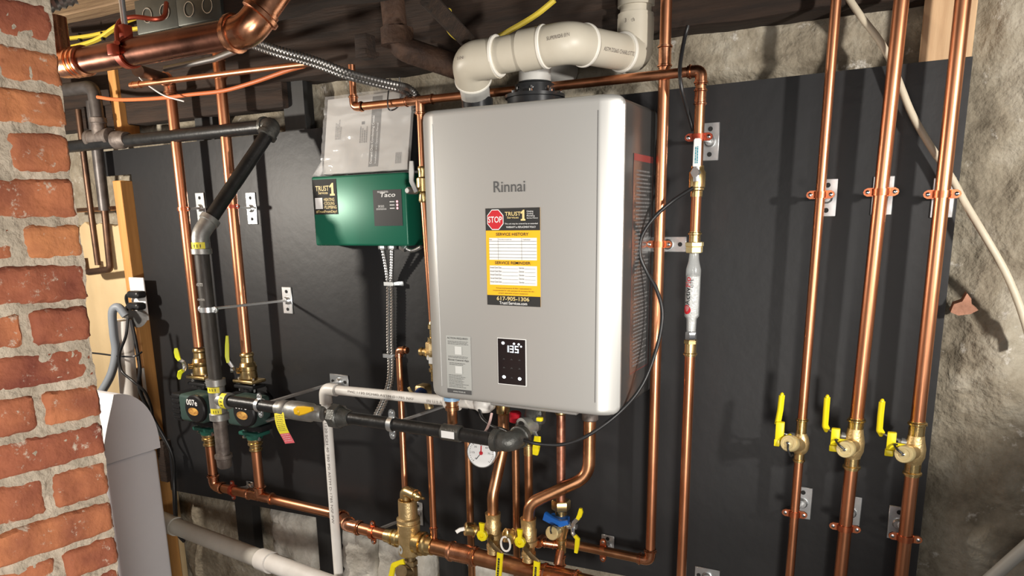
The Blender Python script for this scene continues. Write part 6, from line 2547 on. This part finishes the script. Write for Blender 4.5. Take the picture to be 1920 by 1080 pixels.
# overhead armoured cables
for (pts, lab_, rr_) in (
        ([at(460, 70, 0.36), at(520, 92, 0.34), at(590, 112, 0.30), at(660, 138, 0.26), at(740, 158, 0.17), at(766, 165, 0.10), at(782, 180, 0.07), at(790, 205, 0.06)], 'upper of two dull armoured cables sloping under the ceiling to the heater', 0.0088),
        ([at(455, 80, 0.34), at(520, 102, 0.32), at(590, 122, 0.28), at(660, 147, 0.24), at(740, 167, 0.15), at(760, 174, 0.09), at(774, 190, 0.065), at(780, 212, 0.06)], 'lower of two dull armoured cables sloping under the ceiling to the heater', 0.0075)):
    bm = B()
    flexcable(bm, pts, rr_, 0.008)
    tag(obj('armoured_cable', bm, CONDUIT_DK), lab_, 'cable', 'armoured cables under the ceiling')
bm = B()
flexcable(bm, [at(-30, 36, 0.93), at(30, 26, 0.92), at(80, 14, 0.90), at(140, -6, 0.86)], 0.0125, 0.011, ridge=0.25)
tag(obj('armoured_cable', bm, CONDUIT_DK), 'thick dull armoured cable passing in front of the top of the brick chimney', 'cable')

# ------------------------------------------------------------------ overhead at the left
DB = 0.648
rB = 0.0265
bl, br_ = at(140, 116, DB), at(452, 58, DB)
zb3 = (bl.z + br_.z) / 2 - 0.002
bl.z = zb3
br_.z = zb3
big = thing('copper_main', 'thick dark copper pipe under the ceiling at the top left', 'copper pipe', bl)
bm = B()
tube(bm, [bl - X_ * 0.02, br_ - X_ * 0.02], rB, 30)
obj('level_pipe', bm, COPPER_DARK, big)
bm = B()
up = at(522, -20, DB - 0.04)
elbow(bm, br_ - X_, br_ + X_ * 0.02, up, rB, leg=1.9, fil=1.6)
tube(bm, [(br_ + X_ * 0.02).lerp(up, 0.3), up], rB, 28)
obj('right_elbow', bm, COPPER_SHINE, big)
bm = B()
for k in range(3):
    lathe(bm, bl + X_ * (-0.004 + 0.016 * k), X_, [(0, rB), (0.002, rB * 1.2), (0.008, rB * 1.2), (0.010, rB)], 28)
tube(bm, [bl, bl - X_ * 0.06, bl - X_ * 0.06 + Z_ * 0.1], rB * 1.1, 24, fil=0.04)
obj('left_elbow', bm, COPPER_SHINE, big)
hgx = at(238, 80, DB).x
hg = thing('pipe_hanger', 'red coated hanger ring on the thick copper pipe at top left', 'pipe hanger', V((hgx, -DB, zb3)))
bm = B()
lathe(bm, V((hgx - 0.008, -DB, zb3)), X_, [(0, rB * 1.02), (0, rB * 1.16), (0.016, rB * 1.16), (0.016, rB * 1.02)], 26, caps=False)
box(bm, V((hgx, -DB, zb3 + rB + 0.012)), (0.018, 0.022, 0.03), bev=0.003)
for sg in (-1, 1):
    box(bm, V((hgx, -DB + sg * rB * 1.25, zb3)), (0.020, 0.016, 0.022), bev=0.003)
obj('ring', bm, RED_OXIDE, hg)
bm = B()
tube(bm, [V((hgx, -DB, zb3 + rB + 0.02)), V((hgx, -DB, 2.2))], 0.006, 10)
obj('rod', bm, STEEL, hg)
# junction boxes
for (px0, py0, px1, py1, dd_, lab_) in ((258, 2, 330, 66, 0.50, 'left steel junction box above the thick copper pipe'), (334, -4, 412, 50, 0.50, 'right steel junction box with round knockouts above the thick copper pipe')):
    a, b2 = at(px0, py1, dd_), at(px1, py0, dd_)
    jt = thing('junction_box', lab_, 'junction box', V(((a.x + b2.x) / 2, -dd_, a.z)), 'junction boxes at the top left')
    bm = B()
    box(bm, V(((a.x + b2.x) / 2, -dd_ + 0.03, (a.z + b2.z) / 2 + 0.01)), (b2.x - a.x, 0.06, b2.z - a.z + 0.02), bev=0.003)
    obj('housing', bm, JBOX, jt)
    bm = B()
    w_ = b2.x - a.x
    for q in (0.3, 0.72):
        c = V((a.x + w_ * q, -dd_ - 0.0004, (a.z + b2.z) / 2 + 0.01))
        lathe(bm, c, FRONT, [(0, 0.016), (0.0012, 0.016), (0.0012, 0.0145), (0.0004, 0.0145)], 20, caps=False)
    obj('knockout', bm, STEEL, jt)['kind'] = 'stuff'
# reddish wire draped over the hanger
bm = B()
tube(bm, catmull([at(312, 6, 0.55), at(308, 30, 0.58), at(290, 36, 0.60), at(255, 32, 0.62), at(228, 38, 0.64), at(219, 55, 0.66), at(220, 80, 0.68)], 6), 0.005, 8)
tag(obj('thin_wire', bm, RED_OXIDE), 'reddish brown wire draped over the hanger of the thick copper pipe', 'wire')
# yellow cables stapled to a joist
for pts, lab_ in (([at(100, 92, 0.12), at(135, 88, 0.12), at(180, 75, 0.12), at(215, 52, 0.12), at(240, 38, 0.12), at(300, 20, 0.12)], 'upper yellow flat cable under the planks at top left'),
                  ([at(100, 74, 0.10), at(130, 72, 0.10), at(170, 67, 0.10), at(205, 60, 0.10), at(240, 56, 0.10), at(300, 48, 0.10)], 'lower yellow flat cable under the planks at top left')):
    t = thing('yellow_cable', lab_, 'cable', pts[0], 'yellow cables at the top left')
    bm = B()
    strap(bm, catmull(pts, 6), 0.017, 0.009, Z_)
    obj('sheath', bm, CABLE_Y, t)
    bm = B()
    q = catmull(pts, 6)[9 if 'lower' in lab_ else 14]
    box(bm, q, (0.007, 0.012, 0.024), bev=0.001, seg=1)
    obj('staple', bm, BLACKP, t)
# thin copper line under the ceiling and orange cable
bm = B()
p0_, p1_ = at(245, 160, 0.22), at(598, 117, 0.22)
tube(bm, [p0_, p1_], 0.0075, 14)
coupling(bm, p0_ + (p1_ - p0_) * 0.04, p1_ - p0_, 0.0075, 0.035)
tag(obj('copper_tube', bm, COPPER), 'thin level copper tube high behind the two left risers', 'copper pipe')
bm = B()
tube(bm, catmull([at(183, 182, 0.10), at(225, 187, 0.10), at(300, 184, 0.10), at(360, 177, 0.10), at(420, 170, 0.10), at(480, 153, 0.10), at(540, 132, 0.10), at(570, 124, 0.10)], 6), 0.0058, 10)
tag(obj('orange_cable', bm, mat('orange_cable', (0.62, 0.17, 0.06), 0, 0.45)), 'orange cable sagging across the two left risers near the ceiling', 'cable')
bm = B()
tube(bm, catmull([at(253, 132, 0.2), at(266, 150, 0.18), at(285, 165, 0.16), at(310, 180, 0.14), at(345, 190, 0.12)], 6), 0.0022, 6)
tag(obj('thin_wire', bm, WHITE), 'thin white wire hanging behind the far left riser', 'wire')
bm = B()
tube(bm, [at(310, 130, 0.18), at(404, 110, 0.18), at(470, 84, 0.26)], 0.0085, 12)
tag(obj('grey_conduit', bm, CONDUIT_DK), 'thin dark grey conduit under the ceiling near the two left risers', 'conduit')

# old rusty pipe with bend, and brace
bm = B()
tube(bm, [at(735, -5, 0.10), at(745, 88, 0.10), at(870, 130, 0.02)], 0.030, 20, fil=0.05)
lathe(bm, at(745, 70, 0.10), Z_, [(-0.02, 0.03), (-0.02, 0.041), (0.02, 0.041), (0.02, 0.03)], 20)
tag(obj('rusty_pipe', bm, RUST), 'old rusty iron pipe with a bend in the dark above the booklet', 'iron pipe')
bm = B()
strap(bm, [at(800, -4, 0.38), at(880, 80, 0.16)], 0.034, 0.018, V((0.4, -1, 0)))
tag(obj('wood_brace', bm, OLDWOOD), 'dark wooden brace slanting down behind the cream vent elbow', 'wood brace')
bm = B()
tube(bm, catmull([at(1040, 0, 0.20), at(1005, 28, 0.20), at(965, 52, 0.18), at(920, 75, 0.14), at(880, 80, 0.14), at(850, 66, 0.16), at(836, 42, 0.20), at(842, 20, 0.24)], 6), 0.006, 8)
tag(obj('yellow_cable', bm, CABLE_Y), 'yellow cable sagging in the dark behind the cream vent', 'cable')
bm = B()
box(bm, at(685, 88, 0.30), (0.035, 0.035, 0.05), bev=0.004)
box(bm, at(692, 100, 0.30), (0.02, 0.05, 0.01), bev=0.002)
tag(obj('wood_offcut', bm, OLDWOOD), 'small dark block of wood fixed under the beam above the booklet', 'wood block')

# old pipes at the left of the board
DO = 0.045
op = thing('old_iron_pipe', 'old grey iron pipe with a tee joining the black gas pipe at far left', 'iron pipe', at(205, 370, DO))
bm = B()
xo = at(180, 300, DO).x
tube(bm, [V((at(172, 190, DO).x, -DO, at(172, 190, DO).z)), at(196, 395, DO)], rad(180, 300, DO, 20), 20)
obj('pipe', bm, OLD_PIPE, op)
bm = B()
tcn = at(188, 258, 0.085)
ro = 0.022
lathe(bm, tcn - X_ * 0.06, X_, [(0, ro), (0.002, ro * 1.25), (0.016, ro * 1.25), (0.018, ro * 1.1), (0.10, ro * 1.1), (0.102, ro * 1.25), (0.118, ro * 1.25), (0.12, ro)], 22)
lathe(bm, tcn, Z_, [(0, ro * 1.05), (0.045, ro * 1.05), (0.047, ro * 1.22), (0.062, ro * 1.22), (0.064, ro)], 20)
lathe(bm, at(228, 262, 0.085), X_, [(-0.03, ro * 0.9), (-0.028, ro * 1.3), (0.004, ro * 1.3), (0.014, ro * 1.1), (0.03, ro * 1.05)], 22)
obj('tee', bm, IRON_CAP, op)
bm = B()
tube(bm, [tcn + Z_ * 0.05, tcn + Z_ * 0.16, tcn + Z_ * 0.165 - X_ * 0.2], ro * 0.95, 20, fil=0.03)
obj('upper_bend', bm, OLD_PIPE, op)
bm = B()
rr_ = rad(180, 450, DO, 11)
ua = at(146, 205, DO)
tube(bm, [ua, at(171, 400, DO), at(184, 497, DO)], rr_, 14)
obj('u', bm, OLD_COPPER)
o = bpy.data.objects['u']
o.name = 'old_copper_tube'
tag(o, 'old brown copper tube, left of a pair of drops behind the chimney edge', 'copper pipe')
bm = B()
tube(bm, [at(196, 392, DO), at(207, 505, DO), at(162, 511, DO), at(158, 484, DO)], rr_ * 1.15, 14, fil=0.02)
tag(obj('old_copper_tube', bm, OLD_COPPER), 'old brown copper tube turning in a U bend on the cream panel', 'copper pipe')
bm = B()
tube(bm, [at(120, 396, 0.01), at(222, 390, 0.01)], 0.008, 12)
tag(obj('old_copper_tube', bm, COPPER_OLD), 'thin copper tube running level along the broken top of the cream panel', 'copper pipe')

# ------------------------------------------------------------------ outlet, cords, hose and wrapped pipe at the left
oc_ = at(257, 560, 0.045)
out = thing('wall_outlet', 'white outlet plate with two black plugs on the wooden stud', 'outlet', oc_)
bm = B()
box(bm, oc_ + V((0.010, 0.0, 0.0)), (0.078, 0.006, 0.150), bev=0.002)
obj('plate', bm, WHITE, out)
for k, sg in enumerate((1, -1)):
    bm = B()
    q = at(256, 552 if sg > 0 else 574, 0.068)
    box(bm, q, (0.060, 0.040, 0.026), bev=0.010, seg=3)
    tube(bm, catmull([q - X_ * 0.025, q + V((-0.045, -0.005, -0.004)), q + V((-0.058, 0.0, -0.03)), q + V((-0.05, 0.01, -0.08))], 5), 0.006, 8)
    tag(obj('plug', bm, RUBBER), ('upper black plug in the white outlet' if sg > 0 else 'lower black plug in the white outlet'), 'plug')
bm = B()
cvp = [at(226, 590, 0.09), at(240, 582, 0.095), at(258, 583, 0.09), at(275, 590, 0.07)]
G = []
for i in range(9):
    a = i / 8
    p = catmull(cvp, 8)[int(a * 24)]
    row = []
    for j in range(6):
        b = j / 5
        row.append(bm.verts.new(p + V((0.01 * b, 0.02 * b * (1 - a), -0.062 * b * math.sin(PI * (0.15 + 0.8 * a))))))
    G.append(row)
for i in range(8):
    for j in range(5):
        bm.faces.new((G[i][j], G[i + 1][j], G[i + 1][j + 1], G[i][j + 1]))
bmesh.ops.solidify(bm, geom=bm.faces[:], thickness=0.002)
tag(obj('outlet_hood', bm, DGREY), 'crumpled grey plastic hood below the black plugs', 'outlet cover')
wp_ = thing('wrapped_pipe', 'upright white wrapped pipe in front of the cream panel', 'pipe', at(240, 760, 0.11))
bm = B()
rW2 = rad(235, 680, 0.11, 31)
tube(bm, [at(230, 600, 0.11), at(244, 760, 0.11), at(250, 820, 0.11)], rW2, 22)
obj('wrapping', bm, PVC_W, wp_)
bm = B()
tube(bm, catmull([at(236, 592, 0.13), at(222, 576, 0.14), at(211, 585, 0.15), at(213, 625, 0.15), at(217, 660, 0.15), at(209, 700, 0.17), at(190, 735, 0.2), at(175, 750, 0.22)], 8), rad(213, 650, 0.15, 15), 16)
tag(obj('grey_hose', bm, HOSE_G), 'grey flexible hose bending beside the white wrapped pipe', 'hose')
bm = B()
tube(bm, catmull([at(240, 596, 0.16), at(236, 630, 0.17), at(224, 665, 0.17), at(228, 695, 0.17), at(250, 715, 0.17), at(272, 735, 0.15), at(284, 765, 0.12), at(290, 800, 0.08), at(320, 840, 0.06)], 8), 0.0046, 10)
tag(obj('black_cord', bm, RUBBER), 'black cord winding over the white wrapped pipe', 'cord')
bm = B()
tube(bm, catmull([at(246, 600, 0.13), at(254, 640, 0.13), at(262, 690, 0.13), at(262, 730, 0.13), at(285, 780, 0.1), at(322, 850, 0.07), at(326, 905, 0.07), at(328, 960, 0.1), at(334, 1000, 0.14), at(345, 1015, 0.15)], 8), 0.0062, 10)
tag(obj('black_cord', bm, RUBBER), 'black cord hanging from the outlet down past the board corner', 'cord')
bm = B()
tube(bm, catmull([at(150, 660, 0.14), at(185, 663, 0.15), at(225, 668, 0.155), at(252, 668, 0.15), at(266, 660, 0.12)], 5), 0.0032, 8)
tag(obj('black_cord', bm, RUBBER), 'thin black cord stretched level across the wrapped pipe', 'cord')
for k in range(2):
    bm = B()
    tube(bm, [at(258 + 9 * k, 690, 0.06), at(274 + 11 * k, 835, 0.06)], 0.006 if k else 0.009, 10)
    tag(obj('wall_tube', bm, PVC_W if k else OLD_COPPER), ('thin white tube between wrapped pipe and stud' if k else 'thin brown tube between wrapped pipe and stud'), 'pipe')
# chain-like dark strap hanging at the board corner
bm = B()
strap(bm, catmull([at(320, 838, 0.05), at(324, 880, 0.05), at(328, 930, 0.05), at(330, 985, 0.08)], 6), 0.022, 0.004, FRONT)
tag(obj('hanging_strap', bm, RUBBER), 'dark perforated strap hanging below the left end of the board', 'strap')
bm = B()
box(bm, at(304, 865, 0.03) + V((0, 0.02, 0)), (0.045, 0.05, 0.16), bev=0.003)
tag(obj('wood_offcut', bm, OLDWOOD), 'short weathered wood offcut behind the grey cabinet', 'wood block')

# ------------------------------------------------------------------ grey cabinet at the lower left
DFAR, DNEAR = 0.30, 0.480
xr = at(305, 900, DFAR).x
zt_l = at(300, 840, DFAR).z
WC = 0.36
cab = thing('grey_cabinet', 'light grey plastic cabinet with rounded lid behind the brick chimney', 'cabinet', V((xr - WC / 2, -0.39, 0)))
bm = B()
box(bm, V((xr - WC / 2, -(DFAR + DNEAR) / 2, zt_l / 2)), (WC - 0.004, DNEAR - DFAR - 0.006, zt_l - 0.004), bev=0.012, seg=3)
obj('body', bm, APPL, cab)
zlid = at(222, 738, 0.41).z
ylast = -DFAR + 0.004
ytop = -0.425
prof = []
n = 14
for k in range(n + 1):
    a = (PI / 2) * k / n
    prof.append((ytop + (ylast - ytop) * math.sin(a), zt_l + 0.010 + (zlid - zt_l - 0.010) * math.cos(a) ** 0.85))
yfr = -DNEAR
zf0 = zt_l + 0.040
prof += [(ylast, zt_l), (yfr, zt_l), (yfr, zf0)]
for k in range(1, 8):
    a = (PI / 2) * k / 8
    q_ = k / 8
    prof.append((yfr + (ytop - yfr) * q_ ** 1.15, zf0 + (zlid - 0.004 - zf0) * q_))
bm = B()
prism(bm, [V((xr + 0.004, y, z)) for y, z in prof], (-WC - 0.008, 0, 0))
bmesh.ops.recalc_face_normals(bm, faces=bm.faces)
lid = obj('lid', bm, [APPL, APPL_LIT], cab)
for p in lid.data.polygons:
    if p.normal.y < -0.3:  # lid faces towards the room coloured as if brightly lit
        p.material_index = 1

# ------------------------------------------------------------------ big drain pipe low on the left
dp0, dp1, dp2 = at(322, 984, 0.12), at(500, 1052, 0.19), at(660, 1112, 0.25)
dpt = thing('drain_pipe', 'thick off white drain pipe sloping along the bottom left', 'drain pipe', dp2)
rD = rad(420, 1015, 0.16, 33)
bm = B()
tube(bm, [dp0 + (dp0 - dp1) * 0.2, dp1], rD, 28)
obj('dull_length', bm, PVC_DULL, dpt)
bm = B()
tube(bm, [dp1, dp2 + (dp2 - dp1) * 0.6], rD, 28)
obj('white_length', bm, PVC_W, dpt)
bm = B()
dd = (dp2 - dp1).normalized()
lathe(bm, dp1 - dd * 0.03, dd, [(0, rD), (0.001, rD * 1.17), (0.055, rD * 1.17), (0.057, rD)], 28)
obj('coupling', bm, PVC_W, dpt)
bm = B()
tube(bm, [dp0 + (dp0 - dp1) * 0.22, dp0 - (dp0 - dp1).normalized() * 0.03], rD * 1.16, 28)
obj('left_coupling', bm, PVC_DULL, dpt)
bm = B()
tube(bm, [at(1845, 1095, 0.05), at(1935, 1016, 0.05)], 0.013, 16)
tag(obj('cream_pipe', bm, PVC_DULL), 'cream pipe end crossing the bottom right corner', 'pipe')

# cream cable on the right
pts = [at(1590, -5, 0.02), at(1615, 32, 0.03), at(1648, 75, 0.035), at(1672, 118, 0.035), at(1690, 165, 0.035), at(1712, 218, 0.035), at(1745, 275, 0.035), at(1782, 330, 0.04), at(1812, 385, 0.05), at(1848, 445, 0.06), at(1885, 510, 0.06), at(1912, 575, 0.06), at(1935, 650, 0.06)]
bm = B()
tube(bm, catmull(pts, 8), 0.0068, 12)
tag(obj('cream_cable', bm, CABLE_CREAM), 'cream cable slanting behind the right hand copper risers', 'cable')
# spare plate at the bottom
sp_ = thing('wall_plate', 'bare galvanised wall plate low on the board at the bottom', 'wall plate', at(1326, 1078, 0))
plate(None, sp_, (1326, 1080), 0.062, 0.045, False)
# scribble left on the board
bm = B()
o_ = at(1573, 524, 0.0006)
pts_ = []
for k in range(40):
    s = k / 39
    pts_.append(o_ + X_ * (s * 0.048) + Z_ * (0.004 * math.sin(s * 26) * (1 - s * 0.4)))
for k in range(39):
    f = [bm.verts.new(p + Z_ * w) for p, w in ((pts_[k], -0.0005), (pts_[k + 1], -0.0005), (pts_[k + 1], 0.0005), (pts_[k], 0.0005))]
    bm.faces.new(f)
obj('pencil_mark', bm, INK, board, smooth=False)
